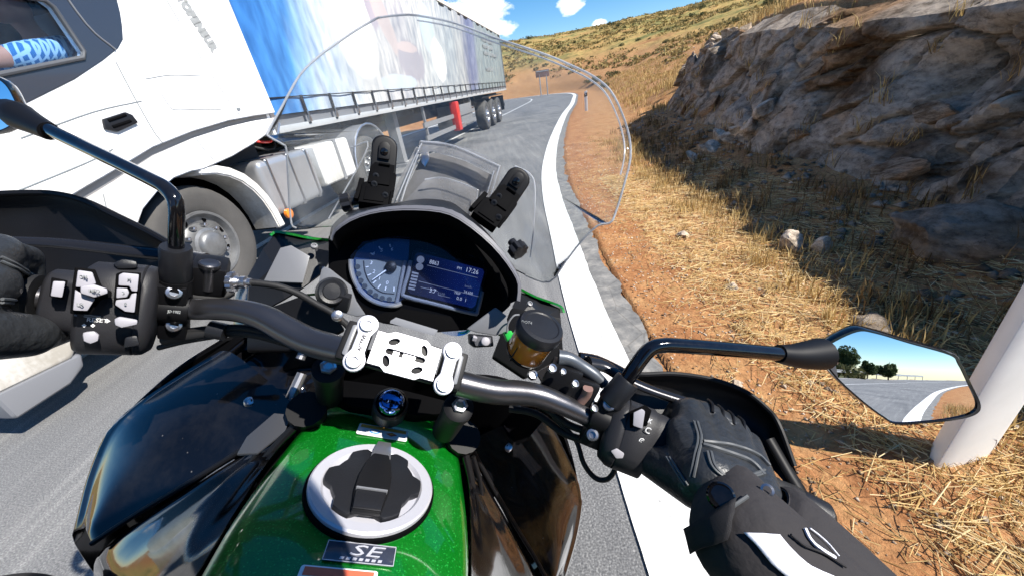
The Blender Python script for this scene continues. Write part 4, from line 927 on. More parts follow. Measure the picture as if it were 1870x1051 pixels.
# rear of the tractor: tank, boxes, chassis, drive wheels
tk = MB(); tk.box(sp(1.27, .74, -.33), .27, .42, .27); tank = tk.build('fuel_tank', M['tank_alu'], truck, bevel=.07, seg=4)
for t_ in (.98, 1.3, 1.6): MB().box(sp(t_, .74, -.33), .276, .025, .276).build('tank_strap', M['steel'], tank, bevel=.06, seg=3)
MB().lathe(sp(1.62, .98, -.25), (0, 0, 1), [(0, .05), (.06, .05), (.065, .04)], 20).build('tank_cap', M['dark_plastic'], tank)
bx = MB(); bx.box(sp(2.15, .78, -.3), .25, .38, .24); bx.build('side_box', M['truck_white'], truck, bevel=.05, seg=3); MB().box(sp(2.2, .78, -.3), .256, .03, .246).build('side_strap', M['truck_grey'], truck)
ch = MB(); ch.box((-.9, 2.1, .9), .12, 1.9, .13); ch.box((-1.6, 2.1, .9), .12, 1.9, .13); ch.box((-1.25, -.3, .65), .9, .8, .2); ch.box((-1.25, 1.0, 1.12), .9, .25, .12); ch.build('chassis', M['truck_black'], truck)
for k in range(3): MB().tube([sp(1.35 + k * .05, 1.2 + k * .03, -.7), sp(1.62, 1.05 + .08 * k, -.45), sp(1.95, 1.3, -.7)], .014, 8, up=5).build('air_hose', M['red_paint'] if k == 1 else M['rubber'], truck)
MB().tube([sp(1.12, 1.24, -.05), sp(1.2, 1.16, -.06), sp(1.3, 1.2, -.08), sp(1.42, 1.3, -.10)], .012, 8, up=3).build('cab_strut', M['silver_metal'], truck)
mg = MB(); V = []
for k in range(13):
    a = R_(8 + 13.7 * k); V += [(-.06, 3.15 - .60 * math.cos(a), .52 + .60 * math.sin(a)), (-.62, 3.15 - .60 * math.cos(a), .52 + .60 * math.sin(a))]
mg.add(V, [(2 * i, 2 * i + 2, 2 * i + 3, 2 * i + 1) for i in range(12)]); V2 = [(-.06, 3.15, .52)] + [V[2 * i] for i in range(13)]; mg.build('rear_mudguard', M['grey_plastic'], truck)
MB().tube([V[2 * i] for i in range(13)], .014, 6).build('mudguard_edge', M['silver_metal'], truck)
wheel(truck, 3.15, .485, .485, .55, -.12, .27)
MB().lathe(sp(.92, .47, -.02), (1, 0, 0), [(0, .05), (.03, .05), (.04, .035)], 16).build('side_light', M['amber'], truck)
# steps and corner of the bumper in front of the wheel
st = MB(); st.plate([(.02, -1.5, .30), (.02, -1.16, .27), (.02, -1.07, .36), (.02, -1.06, .47), (.02, -1.5, .60)], .4, (-1, 0, 0)); st.build('bumper_corner', M['truck_white'], truck, bevel=.035, seg=3)
st = MB(); st.plate([(.015, -1.5, .14), (.015, -1.24, .15), (.015, -1.14, .20), (.015, -1.11, .28), (.015, -1.18, .285), (.015, -1.5, .31)], .4, (-1, 0, 0)); st.build('bumper_lip', M['grey_plastic'], truck, bevel=.03, seg=3)
s2 = MB(); s2.box(sp(-.86, .40, -.05), .06, .17, .012); s2.box(sp(-.86, .30, -.16), .05, .20, .02); s2.build('cab_step', M['silver_metal'], truck, bevel=.006)
for t_ in (-.95, -.85, -.75): MB().box(sp(t_, .323, -.14), .02, .022, .004).build('step_tread', M['reflective'], truck)

# ---------------------------------------------------------------- driver at the window
def person_mesh(name, caps, vox, mats, paint=None, smooth=8):
    me = blob(caps, vox, name, smooth)
    for m in mats: me.materials.append(m)
    if paint:
        idx = [paint(p.center) for p in me.polygons]; me.polygons.foreach_set('material_index', idx)
    me.polygons.foreach_set('use_smooth', [True] * len(me.polygons)); return me
def plaid():
    m = pmat('plaid_shirt', (.10, .28, .5), .85); N, Lk = nodes(m); b = N['Principled BSDF']; tc = N.new('ShaderNodeTexCoord'); mp = N.new('ShaderNodeMapping'); mp.inputs['Rotation'].default_value = (.5, .5, .7); Lk.new(tc.outputs['Object'], mp.inputs[0])
    outs = []
    for d in ('X', 'Y', 'Z'):
        w = N.new('ShaderNodeTexWave'); w.wave_type = 'BANDS'; w.bands_direction = d; w.inputs['Scale'].default_value = 9; w.inputs['Distortion'].default_value = .6; Lk.new(mp.outputs[0], w.inputs['Vector']); r = ramp(N, [(.62, (0, 0, 0)), (.8, (1, 1, 1))]); Lk.new(w.outputs[0], r.inputs[0]); outs.append(r.outputs[0])
    a = N.new('ShaderNodeMixRGB'); a.blend_type = 'LIGHTEN'; a.inputs[0].default_value = 1; Lk.new(outs[0], a.inputs[1]); Lk.new(outs[1], a.inputs[2])
    c = N.new('ShaderNodeMixRGB'); c.inputs[1].default_value = (.03, .16, .36, 1); c.inputs[2].default_value = (.42, .62, .74, 1); Lk.new(a.outputs[0], c.inputs[0]); Lk.new(c.outputs[0], b.inputs['Base Color']); return m
M['plaid'] = plaid()
TX = truck.matrix_world
hip = (-.55, -.12, 1.42); ch_ = (-.52, .02, 1.80); nk = (-.52, .02, 2.0); hd_ = (-.50, -.04, 2.17); sh = (-.25, -.05, 1.90); el = (-.085, -.42, 1.835); wr_ = (-.09, -.70, 1.79); hn = (-.10, -.80, 1.79)
caps = [(hip, .15, ch_, .17), (ch_, .15, nk, .07), (nk, .06, hd_, .06), (hd_, .095, (-.50, -.055, 2.2), .10), (ch_, .12, sh, .085), (sh, .085, el, .065), (el, .06, wr_, .042), (wr_, .04, hn, .045), (ch_, .12, (-.77, -.04, 1.86), .085), ((-.77, -.04, 1.86), .08, (-.82, -.30, 1.68), .06), ((-.82, -.30, 1.68), .055, (-.70, -.6, 1.72), .04), ((-.70, -.6, 1.72), .04, (-.68, -.68, 1.74), .045),
        (hip, .13, (-.43, -.55, 1.42), .085), (hip, .13, (-.68, -.55, 1.42), .085), ((-.43, -.55, 1.42), .08, (-.43, -.8, 1.18), .06), ((-.68, -.55, 1.42), .08, (-.68, -.8, 1.18), .06), (hd_, .03, (-.50, -.155, 2.165), .018), (hd_, .05, (-.50, -.12, 2.10), .035)]
for k in range(5):
    caps.append((hn, .018, (-.13 + .012 * k * .9, -.87 - .006 * (2 - abs(k - 2)), 1.79 - .01 * k), .01)); 
def dp(c):
    if c.z > 2.0: return 0
    if c.y < -.50 and c.z > 1.55: return 0
    if c.z < 1.52: return 2
    return 1
dme = person_mesh('person', caps, .016, [M['skin'], M['plaid'], M['textile_dark']], dp)
drv = bpy.data.objects.new('person', dme); COL.objects.link(drv); drv.matrix_world = TX; tag(drv, label='lorry driver in a blue checked shirt resting an arm at the cab window', category='person')
hr = MB(); hr.lathe((-.50, -.02, 2.2), (0, .15, 1), [(0, .108), (.05, .107), (.085, .085), (.108, .045), (.115, .005)], 20); o = hr.build('hair', pmat('hair', (.03, .02, .015), .7, bump=(200, .6, .004)), drv)

# ---------------------------------------------------------------- curtain-sided trailer
trl = veh('trailer', -2.26, 4.62, 12.4, label='long curtain sided trailer with a blue and white printed curtain behind the white cab', category='trailer')
TL, TZ0, TZ1 = 15.9, 1.50, 3.40
def curtain():
    m = pmat('printed_curtain', (.7, .7, .7), .45, spec=.4); N, Lk = nodes(m); b = N['Principled BSDF']; tc = N.new('ShaderNodeTexCoord'); sx = N.new('ShaderNodeSeparateXYZ'); Lk.new(tc.outputs['Object'], sx.inputs[0])
    n = N.new('ShaderNodeTexNoise'); n.inputs['Scale'].default_value = 1.1; n.inputs['Detail'].default_value = 7; mp = N.new('ShaderNodeMapping'); mp.inputs['Scale'].default_value = (1, 1.4, .5); Lk.new(tc.outputs['Object'], mp.inputs[0]); Lk.new(mp.outputs[0], n.inputs['Vector'])
    nf = N.new('ShaderNodeTexNoise'); nf.inputs['Scale'].default_value = 5; nf.inputs['Detail'].default_value = 6; Lk.new(mp.outputs[0], nf.inputs['Vector'])
    def mth(op, a, c=None, d=None):
        q = N.new('ShaderNodeMath'); q.operation = op
        for i, v in enumerate((a, c, d)):
            if v is None: continue
            if isinstance(v, (int, float)): q.inputs[i].default_value = v
            else: Lk.new(v, q.inputs[i])
        return q.outputs[0]
    # along the trailer: blue front band, pale picture, a slate stripe, pale rear
    pos = mth('ADD', mth('DIVIDE', sx.outputs[1], TL), mth('MULTIPLY', mth('SUBTRACT', n.outputs[0], .5), .10))
    pos = mth('ADD', pos, mth('MULTIPLY', mth('SUBTRACT', sx.outputs[2], 2.4), -.018))
    base = ramp(N, [(0, (.05, .22, .60)), (.045, (.09, .30, .68)), (.07, (.34, .55, .82)), (.10, (.66, .74, .84)), (.16, (.80, .79, .76)), (.26, (.62, .60, .62)), (.33, (.76, .76, .74)), (.47, (.52, .56, .58)), (.54, (.56, .56, .55)), (.60, (.20, .22, .36)), (.64, (.30, .32, .45)), (.68, (.36, .41, .41)), (.9, (.33, .38, .38)), (1, (.30, .35, .35))])
    Lk.new(pos, base.inputs[0])
    v2 = ramp(N, [(.3, (.80, .82, .86)), (.5, (1, 1, 1)), (.68, (1.12, 1.1, 1.05))]); Lk.new(nf.outputs[0], v2.inputs[0])
    mx = N.new('ShaderNodeMixRGB'); mx.blend_type = 'MULTIPLY'; mx.inputs[0].default_value = .9; Lk.new(base.outputs[0], mx.inputs[1]); v2.color_ramp.elements[0].color = (.36, .39, .44, 1); v2.color_ramp.elements[1].color = (.62, .62, .63, 1); v2.color_ramp.elements[2].color = (.86, .84, .80, 1); Lk.new(v2.outputs[0], mx.inputs[2]); cur = mx.outputs[0]
    def spot(cur, t, z, rt, rz, col, shear=0.0, soft=.25):
        dt = mth('DIVIDE', mth('SUBTRACT', mth('ADD', sx.outputs[1], mth('MULTIPLY', sx.outputs[2], shear)), t + z * shear), rt); dz = mth('DIVIDE', mth('SUBTRACT', sx.outputs[2], z), rz)
        d = mth('ADD', mth('ADD', mth('MULTIPLY', dt, dt), mth('MULTIPLY', dz, dz)), mth('MULTIPLY', mth('SUBTRACT', nf.outputs[0], .5), .9)); k = ramp(N, [(.72, (1, 1, 1)), (.72 + soft, (0, 0, 0))]); Lk.new(d, k.inputs[0])
        x = N.new('ShaderNodeMixRGB'); Lk.new(k.outputs[0], x.inputs[0]); Lk.new(cur, x.inputs[1]); x.inputs[2].default_value = (*col, 1); return x.outputs[0]
    # plain stand-in for the print: soft flesh, grey and blue shapes
    for a in ((3.2, 3.0, .30, .6, (.40, .36, .40)), (2.95, 3.3, .30, .3, (.20, .21, .27)), (3.6, 2.6, .32, .55, (.50, .43, .42), .5), (4.5, 2.02, .70, .40, (.36, .34, .37)), (4.4, 2.26, .55, .10, (.52, .44, .43)), (2.4, 2.4, .7, .7, (.80, .79, .77)), (5.9, 2.7, .5, .5, (.50, .57, .62)), (6.3, 2.1, .5, .5, (.76, .75, .72)), (3.6, 1.65, .9, .15, (.50, .54, .60))): cur = spot(cur, *a)
    Lk.new(cur, b.inputs['Base Color'])
    w = N.new('ShaderNodeTexWave'); w.bands_direction = 'Y'; w.inputs['Scale'].default_value = .5; w.inputs['Distortion'].default_value = 1.5; Lk.new(tc.outputs['Object'], w.inputs['Vector'])
    bp = N.new('ShaderNodeBump'); bp.inputs['Strength'].default_value = .25; bp.inputs['Distance'].default_value = .05; Lk.new(w.outputs[0], bp.inputs['Height']); Lk.new(bp.outputs[0], b.inputs['Normal']); return m
M['curtain'] = curtain()
cm = MB(); n = 120; V = []
for i in range(n + 1):
    t = TL * i / n; bul = .018 * math.sin(t * 7.5) + .012 * math.sin(t * 3.1)
    for z in np.linspace(TZ0 - .12, TZ1, 7): V.append((.012 + bul * (.4 + .6 * math.sin((z - TZ0) * 1.6)), t, z))
cm.add(V, [(i * 7 + j, (i + 1) * 7 + j, (i + 1) * 7 + j + 1, i * 7 + j + 1) for i in range(n) for j in range(6)]); cm.build('side_curtain', M['curtain'], trl)
mb = MB(); mb.box((-1.25, 0.0, 2.4), 1.23, .03, 1.02); mb.box((-1.25, TL, 2.4), 1.23, .03, 1.02); mb.box((-2.46, TL / 2, 2.4), .02, TL / 2, 1.0); mb.box((-1.25, TL / 2, 3.42), 1.23, TL / 2, .02); mb.box((-1.25, TL / 2, 1.30), 1.22, TL / 2, .07); mb.build('body_box', M['grey_plastic'], trl)
MB().box((.0, TL / 2, TZ1 + .03), .035, TL / 2 + .03, .045).build('roof_rail', pmat('roof_rail', (.68, .67, .62), .45), trl, bevel=.008)
MB().box((-.02, TL / 2, TZ1 - .05), .03, TL / 2, .02).build('roof_gutter', M['truck_black'], trl)
mr_ = MB(); mr_.box((.0, TL / 2, 1.235), .03, TL / 2 + .02, .035); mr_.build('side_rail', pmat('side_rail', (.62, .63, .64), .4, metal=.3, var=(3, .6, (.5, .5, .5))), trl, bevel=.006)
MB().box((.0, TL + .03, 2.35), .03, .03, 1.05).build('rear_pillar', M['grey_plastic'], trl)
MB().box((.0, -.03, 2.35), .03, .03, 1.05).build('front_pillar', M['silver_metal'], trl)
strap = None; bk = None
for k in range(26):
    t = .55 + k * .60
    if strap is None:
        b = MB(); b.box((.035, 0, 1.40), .004, .022, .155); strap = b.mesh('curtain_strap', [M['truck_black']]); b = MB(); b.box((.044, 0, 1.30), .008, .03, .035); b.box((.05, 0, 1.34), .005, .014, .05); bk = b.mesh('buckle', [M['steel']], bevel=.004)
    o = bpy.data.objects.new('curtain_strap', strap); COL.objects.link(o); o.parent = trl; o.location = (0, t, 0); q = bpy.data.objects.new('buckle', bk); COL.objects.link(q); q.parent = o
MB().box((.03, TL / 2, 1.545), .004, TL / 2, .006).build('curtain_hem', M['truck_black'], trl)
mb = MB(); mb.box((-.85, TL / 2 + .5, 1.0), .08, TL / 2 - 1.0, .16); mb.box((-1.65, TL / 2 + .5, 1.0), .08, TL / 2 - 1.0, .16)
for t in np.arange(1.5, 15.5, 1.4): mb.box((-1.25, t, 1.12), 1.1, .04, .05)
mb.build('trailer_chassis', M['truck_black'], trl)
mb = MB()
for z in (.55, .82): mb.box((-.06, 6.9, z), .02, 2.4, .05)
for t in (4.7, 6.9, 9.0): mb.box((-.09, t, .82), .025, .03, .36)
mb.build('side_guard', M['truck_grey'], trl)
lg = MB(); lg.box((-.35, 3.6, .72), .09, .09, .46); lg.box((-.35, 3.6, .2), .16, .16, .03); lg.build('landing_leg', M['truck_grey'], trl)
mb = MB(); mb.box((-.02, 6.95, .80), .10, .14, .36); rb = mb.build('extinguisher_box', M['red_paint'], trl, bevel=.03); MB().box((-.02, 7.35, .52), .06, .28, .05).build('side_lamp_bar', M['silver_metal'], trl, bevel=.01)
mb = MB(); mb.box((-.45, 8.35, .75), .38, .7, .3); mb.build('pallet_box', M['truck_grey'], trl, bevel=.02)
for t in (11.35, 12.65, 13.95): wheel(trl, t, .50, .5, .38, -.06, .28, False)
mb = MB(); mb.box((-.3, 12.65, 1.1), .28, 2.1, .015); mb.box((-.3, 15.0, .72), .28, .02, .3); mb.build('wheel_flaps', M['truck_black'], trl)
mb = MB(); mb.box((-1.25, TL - .1, .62), 1.15, .05, .07); mb.box((-.9, TL - .1, .9), .05, .04, .25); mb.box((-1.6, TL - .1, .9), .05, .04, .25); mb.build('rear_bar', M['truck_grey'], trl)
for k, (z, L) in enumerate(((2.95, 1.9), (2.74, 1.7), (2.52, 2.1), (2.0, 1.2))):
    for j in range(int(L / .16)): MB().box((.036, 11.9 + j * .2, z), .003, .062, .055).build('print_letter', M['print_grey'], trl)
# ---------------------------------------------------------------- the motorcycle: local axes right, forward, up along the leaning frame; origin at the tyre contact
_c = b2w((0, .0, -U0)); _m = Matrix.Identity(4)
for i in range(3):
    for j in range(3): _m[j][i] = BM[i][j]
    _m[i][3] = _c[i]
bike = empty('motorcycle', _m, label='green and black touring motorcycle leaning to the right along the white edge line', category='motorcycle')
SH = (0, 0, U0)                                          # bike coordinates are measured from the camera; shift to the contact point
def bp(mb, name, mat, parent=None, **kw): return mb.build(name, mat, parent or bike, shift=SH, **kw)
def MX(q): return A(-q[0], q[1], q[2])
def sh4(m):
    m = m.copy(); m[2][3] += U0; return m
BOLT = [(-.002, .0075), (.001, .0078), (.004, .0068), (.0046, .004), (.002, .0038), (.002, .0005)]
def bolt(q, ax, name='bolt', mat='silver_metal', s=1.0, parent=None):
    m = MB(); m.lathe(q, ax, [(h * s, r * s) for h, r in BOLT], 16); return bp(m, name, M[mat], parent, angle=25)

# ---- tank
tank_f = [(.424, .052, -.458), (.417, .076, -.437), (.400, .090, -.425), (.345, .102, -.408), (.30, .106, -.396), (.26, .109, -.386), (.215, .110, -.3755), (.17, .108, -.367), (.11, .106, -.358), (.03, .104, -.354), (-.05, .098, -.372), (-.12, .085, -.40), (-.16, .07, -.44)]
def tank_u(f): return float(np.interp(f, [x[0] for x in tank_f][::-1], [x[2] for x in tank_f][::-1]))
rings = []
for f, w, u in tank_f:
    ring = []
    for k in range(33):
        t = -1 + 2 * k / 32; a = abs(t)
        if a < .8: r = w * t / .8 * .96; z = u - .013 * (a / .8) ** 2.6
        else:
            b = (a - .8) / .2; r = math.copysign(w * (.96 + .04 * math.sin(b * 1.57) + .10 * b), t); z = u - .013 - .13 * b ** 1.3
        ring.append((r, f, z))
    rings.append(ring)
g = np.array(rings); g = np.array([catmull(g[:, j], 5) for j in range(g.shape[1])]).transpose(1, 0, 2)
m = MB(); m.loft([list(r) for r in g]); tank_o = bp(m, 'fuel_tank', M['green_paint'], angle=60)
# cap: ring, scalloped plate, lift flap
tn = unit(A(0, .255, 1)); capc = A(.001, .2615, -.3835)
m = MB(); m.lathe(capc, tn, [(-.004, .0615), (.0035, .0615), (.0052, .0598), (.0046, .050), (.0012, .047), (.0006, .001)], 64, closed=False); capo = bp(m, 'filler_cap', M['silver_paint'], angle=25)
m = MB(); m.lathe(capc, tn, [(-.004, .0645), (.0002, .064), (.0005, .0618)], 64, closed=False); bp(m, 'cap_seal', M['deep_black'], capo)
pts = []; xd = A(1, 0, 0); yd = np.cross(tn, xd)
for k in range(72):
    a = 2 * math.pi * k / 72; s6 = math.cos(6 * a); rr = .0445 + .0036 * math.tanh(4 * s6); pts.append(capc + tn * .001 + xd * rr * math.cos(a) + yd * rr * math.sin(a))
m = MB(); m.plate(pts, .007, tn); bp(m, 'cap_plate', M['dark_plastic'], capo, bevel=.0012)
m = MB(); fl = [(-.013, -.046), (-.0165, -.02), (-.0165, .0), (-.013, .02), (-.0085, .034), (.0085, .034), (.013, .02), (.0165, .0), (.0165, -.02), (.013, -.046)]
m.plate([capc + tn * .008 + xd * a + yd * b for a, b in fl], .0055, tn); flap = bp(m, 'lock_flap', M['black_plastic'], capo, bevel=.002)
m = MB(); m.plate([capc + tn * .0137 + xd * a + yd * b for a, b in ((-.0125, -.045), (-.0145, -.024), (.0145, -.024), (.0125, -.045))], .003, tn); bp(m, 'flap_step', M['dark_plastic'], flap, bevel=.001)
m = MB(); m.plate([capc + tn * .0137 + xd * a + yd * b for a, b in ((-.0148, -.0235), (-.0148, -.0215), (.0148, -.0215), (.0148, -.0235))], .0036, tn); bp(m, 'flap_edge', M['grey_plastic'], flap)
m = MB(); m.plate([capc + tn * .005 + xd * a + yd * b for a, b in ((-.011, .033), (-.0075, .058), (.0075, .058), (.011, .033))], .0065, tn); bp(m, 'hinge', M['silver_metal'], capo, bevel=.001)
# warning label, edition badge, lower label: thin printed plates
tank_hit = ray_on(tank_o)
def decal(name, px, py, w, h, mat, thick=.0008):
    o, nrm = tank_hit(px, py, .0009); xv = unit(A(1, 0, 0) - nrm * nrm[0]); yv = np.cross(nrm, xv)
    q = []
    for sx_, sy in ((-1, -1), (1, -1), (1, 1), (-1, 1)):
        for k in range(4):
            a = math.pi / 2 * k / 3 + {(-1, -1): math.pi, (1, -1): 1.5 * math.pi, (1, 1): 0, (-1, 1): .5 * math.pi}[(sx_, sy)]; c = .0022
            q.append(o + xv * (sx_ * (w / 2 - c) + c * math.cos(a)) + yv * (sy * (h / 2 - c) + c * math.sin(a)))
    m = MB(); m.plate(q, thick, nrm); ob = bp(m, name, mat); return ob, o + nrm * thick, xv, yv, nrm
lab, o_, xv, yv, nrm = decal('warning_label', 699, 790, .062, .0225, M['print_white'])
def flat(name, pts, mat, parent, lift=.0003, thick=.0003): m = MB(); m.plate([o_ + nrm * lift + xv * a + yv * b for a, b in pts], thick, nrm); return bp(m, name, mat, parent)
M['print_orange'] = pmat('print_orange', (.80, .36, .06), .5); M['print_blue'] = pmat('print_blue', (.05, .25, .62), .5); M['print_red'] = pmat('print_red', (.62, .12, .06), .5)
flat('orange_band', [(-.0285, .0030), (.0285, .0030), (.0285, .0092), (-.0285, .0092)], M['print_orange'], lab)
flat('blue_symbol', [(-.010 + .0065 * math.cos(k * .4488), -.0025 + .0042 * math.sin(k * .4488)) for k in range(14)], M['print_blue'], lab); flat('blue_symbol_core', [(-.010 + .0045 * math.cos(k * .4488), -.0025 + .0024 * math.sin(k * .4488)) for k in range(14)], M['print_white'], lab, .0007)
flat('red_diamond', [(.004, -.003), (.011, .001), (.018, -.003), (.011, -.007)], M['print_red'], lab); flat('red_diamond_core', [(.008, -.003), (.011, -.0012), (.014, -.003), (.011, -.0048)], M['print_orange'], lab, .0007)
M['badge'] = pmat('badge', (.14, .15, .17), .22, metal=.6); bad, o_, xv, yv, nrm = decal('edition_badge', 658, 1012, .058, .0175, pmat('badge_dark', (.03, .035, .055), .2, coat=1))
def btxt(name, s, a, b, size, mat, parent, sx=1.0, shear=0.0, lift=.0006, al='CENTER'): return text(name, s, size, mat, parent, sh4(frame(o_ + xv * a + yv * b + nrm * lift, xv, yv)), .0002, al, sx, shear)
btxt('badge_letters', 'SE', .003, .0015, .0135, M['silver_paint'], bad, 2.1, .25); [flat('badge_line', [(-.016 + k * .0052, -.0068), (-.0128 + k * .0052, -.0068), (-.0122 + k * .0052, -.0046), (-.0154 + k * .0052, -.0046)], M['silver_paint'], bad) for k in range(7)]
for p in ([(-.029, .0081), (.029, .0081), (.029, .00875), (-.029, .00875)], [(-.029, -.00875), (.029, -.00875), (.029, -.0081), (-.029, -.0081)], [(-.029, -.0087), (-.0284, -.0087), (-.0284, .0087), (-.029, .0087)], [(.0284, -.0087), (.029, -.0087), (.029, .0087), (.0284, .0087)]): flat('badge_frame', p, M['silver_paint'], bad)
lab2, o_, xv, yv, nrm = decal('lower_label', 615, 1062, .06, .02, M['print_white']); flat('orange_band', [(-.027, .002), (.027, .002), (.027, .0085), (-.027, .0085)], M['print_red'], lab2)

M['inlay_grey'] = pmat('inlay_grey', (.055, .056, .062), .36, bump=(900, .15, .001))
# ---- side covers, one per side (mirror images)
def both(fn):
    for sgn in (-1, 1): fn(sgn)
def SX(q, s): return A(q[0] * -s, q[1], q[2])            # given for the left side (r < 0); s = 1 flips it to the right
S = [P(548, 752, .475), P(440, 822, .47), P(340, 884, .462), P(250, 938, .455), P(168, 992, .445)]
O = [P(415, 640, .56), P(330, 690, .55), P(228, 765, .525), P(182, 850, .505), P(152, 960, .468)]
I2 = [P(548, 640, .60), P(520, 665, .58), P(470, 720, .555), P(405, 790, .53), P(300, 885, .49)]
def shroud(s):
    rows = []
    for k in range(5):
        a, b = S[k], O[k]; mid = (a * .5 + b * .5) + A(0, 0, .016 * math.sin(math.pi * (k + 1.0) / 6)); q = b + A(-.012, -.002, -.035)
        rows.append([SX(x, s) for x in (a, a * .8 + b * .2 + A(0, 0, .006), mid, b, q, q + A(.05, -.01, -.16))])
    m = MB(); m.patch(rows, 5, .004, direc=(0, 0, -1)); o = bp(m, 'side_shroud', M['gloss_black'], angle=60)
    e = MB(); e.tube([SX(x, s) + A(0, 0, .001) for x in S], .0032, 8, up=6); bp(e, 'shroud_trim', M['black_plastic'], o)
    bolt(SX(P(455, 737, .497) + A(0, 0, .004), s), (.1 * -s, -.2, 1), 'shroud_bolt', 'silver_metal', .85, o)
both(shroud)
def lower(s):
    rows = []; T = [A(-.100, .352, -.412), A(-.109, .30, -.402), A(-.113, .25, -.402), A(-.114, .19, -.398), A(-.114, .09, -.392)]
    Q = [S[0] + A(.004, 0, -.004), S[1] + A(.004, 0, -.006), S[2] + A(.003, -.002, -.006), S[4] + A(.012, -.004, -.004), P(188, 1075, .43)]
    for k in range(5):
        a, b = T[k], Q[k]; rows.append([SX(x, s) for x in (a + A(0, 0, -.004), a * .72 + b * .28 + A(0, 0, -.016), a * .4 + b * .6 + A(0, 0, -.012), b, b + A(-.0, -.012, -.07))])
    m = MB(); m.patch(rows, 5, .004, direc=(0, 0, -1)); o = bp(m, 'tank_side_cover', M['gloss_black'], angle=60)
    if s < 0: g = MB(); g.plate([SX(x, s) for x in (P(532, 760, .462), P(500, 757, .464), P(450, 800, .462), P(432, 832, .458), P(470, 830, .452), P(520, 790, .456))], .004, (0, 0, 1)); bp(g, 'cover_inlay', M['inlay_grey'], o, bevel=.0015)
    if s < 0: g = MB(); g.plate([SX(x, s) for x in (P(440, 880, .452), P(388, 900, .455), P(396, 922, .452), P(405, 958, .449), P(428, 955, .446), P(470, 880, .448))], .004, (0, 0, 1)); bp(g, 'cover_inlay', M['inlay_grey'], o, bevel=.0015)
    g = MB(); g.tube([SX(x, s) for x in (P(540, 775, .458), P(490, 830, .452), P(455, 890, .448), P(430, 955, .444))], .005, 8, up=4); g.tube([SX(x, s) for x in (P(520, 775, .46), P(470, 825, .456), P(430, 890, .452))], .003, 8, up=4); bp(g, 'rubber_pad', M['black_plastic'], o)
both(lower)
def fin(s):                                              # blade shaped duct ahead of each knee
    rows = [[SX(x, s) for x in r] for r in ([P(412, 616, .59), P(432, 612, .60), P(458, 612, .60)], [P(330, 668, .575), P(362, 664, .59), P(412, 650, .585)], [P(250, 738, .555), P(290, 725, .57), P(345, 705, .56)], [P(242, 752, .55), P(262, 757, .555), P(290, 748, .545)])]
    m = MB(); m.patch(rows, 5, .006); f = bp(m, 'side_fin', M['deep_black'], angle=50)
    e = MB(); e.tube([r[0] for r in rows], .0022, 8, up=5); e.tube([r[2] for r in rows], .003, 8, up=5); bp(e, 'fin_edge', M['gloss_black'], f)
both(fin)
# dark inner volumes: headstock, frame, radiator cheeks
m = MB(); m.box((0, .44, -.64), .10, .06, .14); m.box((0, .48, -.68), .22, .05, .14); bp(m, 'frame_head', M['deep_black'], bevel=.02)
m = MB(); m.patch([[P(548, 640, .62), P(620, 640, .60), P(700, 640, .58), P(790, 680, .58), P(880, 720, .58), P(960, 745, .57), P(1010, 745, .58)], [P(548, 755, .66), P(620, 770, .66), P(700, 775, .66), P(790, 790, .66), P(850, 815, .64), P(900, 820, .60), P(960, 805, .58)]], 3, .004, direc=(0, 1, -1)); bp(m, 'inner_cover', M['deep_black'])
def inner_side(s):
    m = MB(); m.patch([[SX(x, s) for x in r] for r in ([P(400, 620, .62), P(480, 605, .63), P(560, 610, .63), P(640, 640, .62)], [P(440, 700, .575), P(490, 690, .59), P(545, 680, .59), P(600, 700, .59)], [P(480, 770, .52), P(520, 765, .53), P(548, 755, .56), P(575, 750, .62)])], 4, .004, direc=(0, .3, -1)); bp(m, 'inner_fairing', M['gloss_black'], angle=60)
both(inner_side)
for px, py, d in ((525, 738, .50), (548, 655, .56)): m = MB(); q = P(px, py, d); m.tube([q, q + A(.004, .03, .03)], .0065, 10); bp(m, 'cable_end', M['silver_metal'])

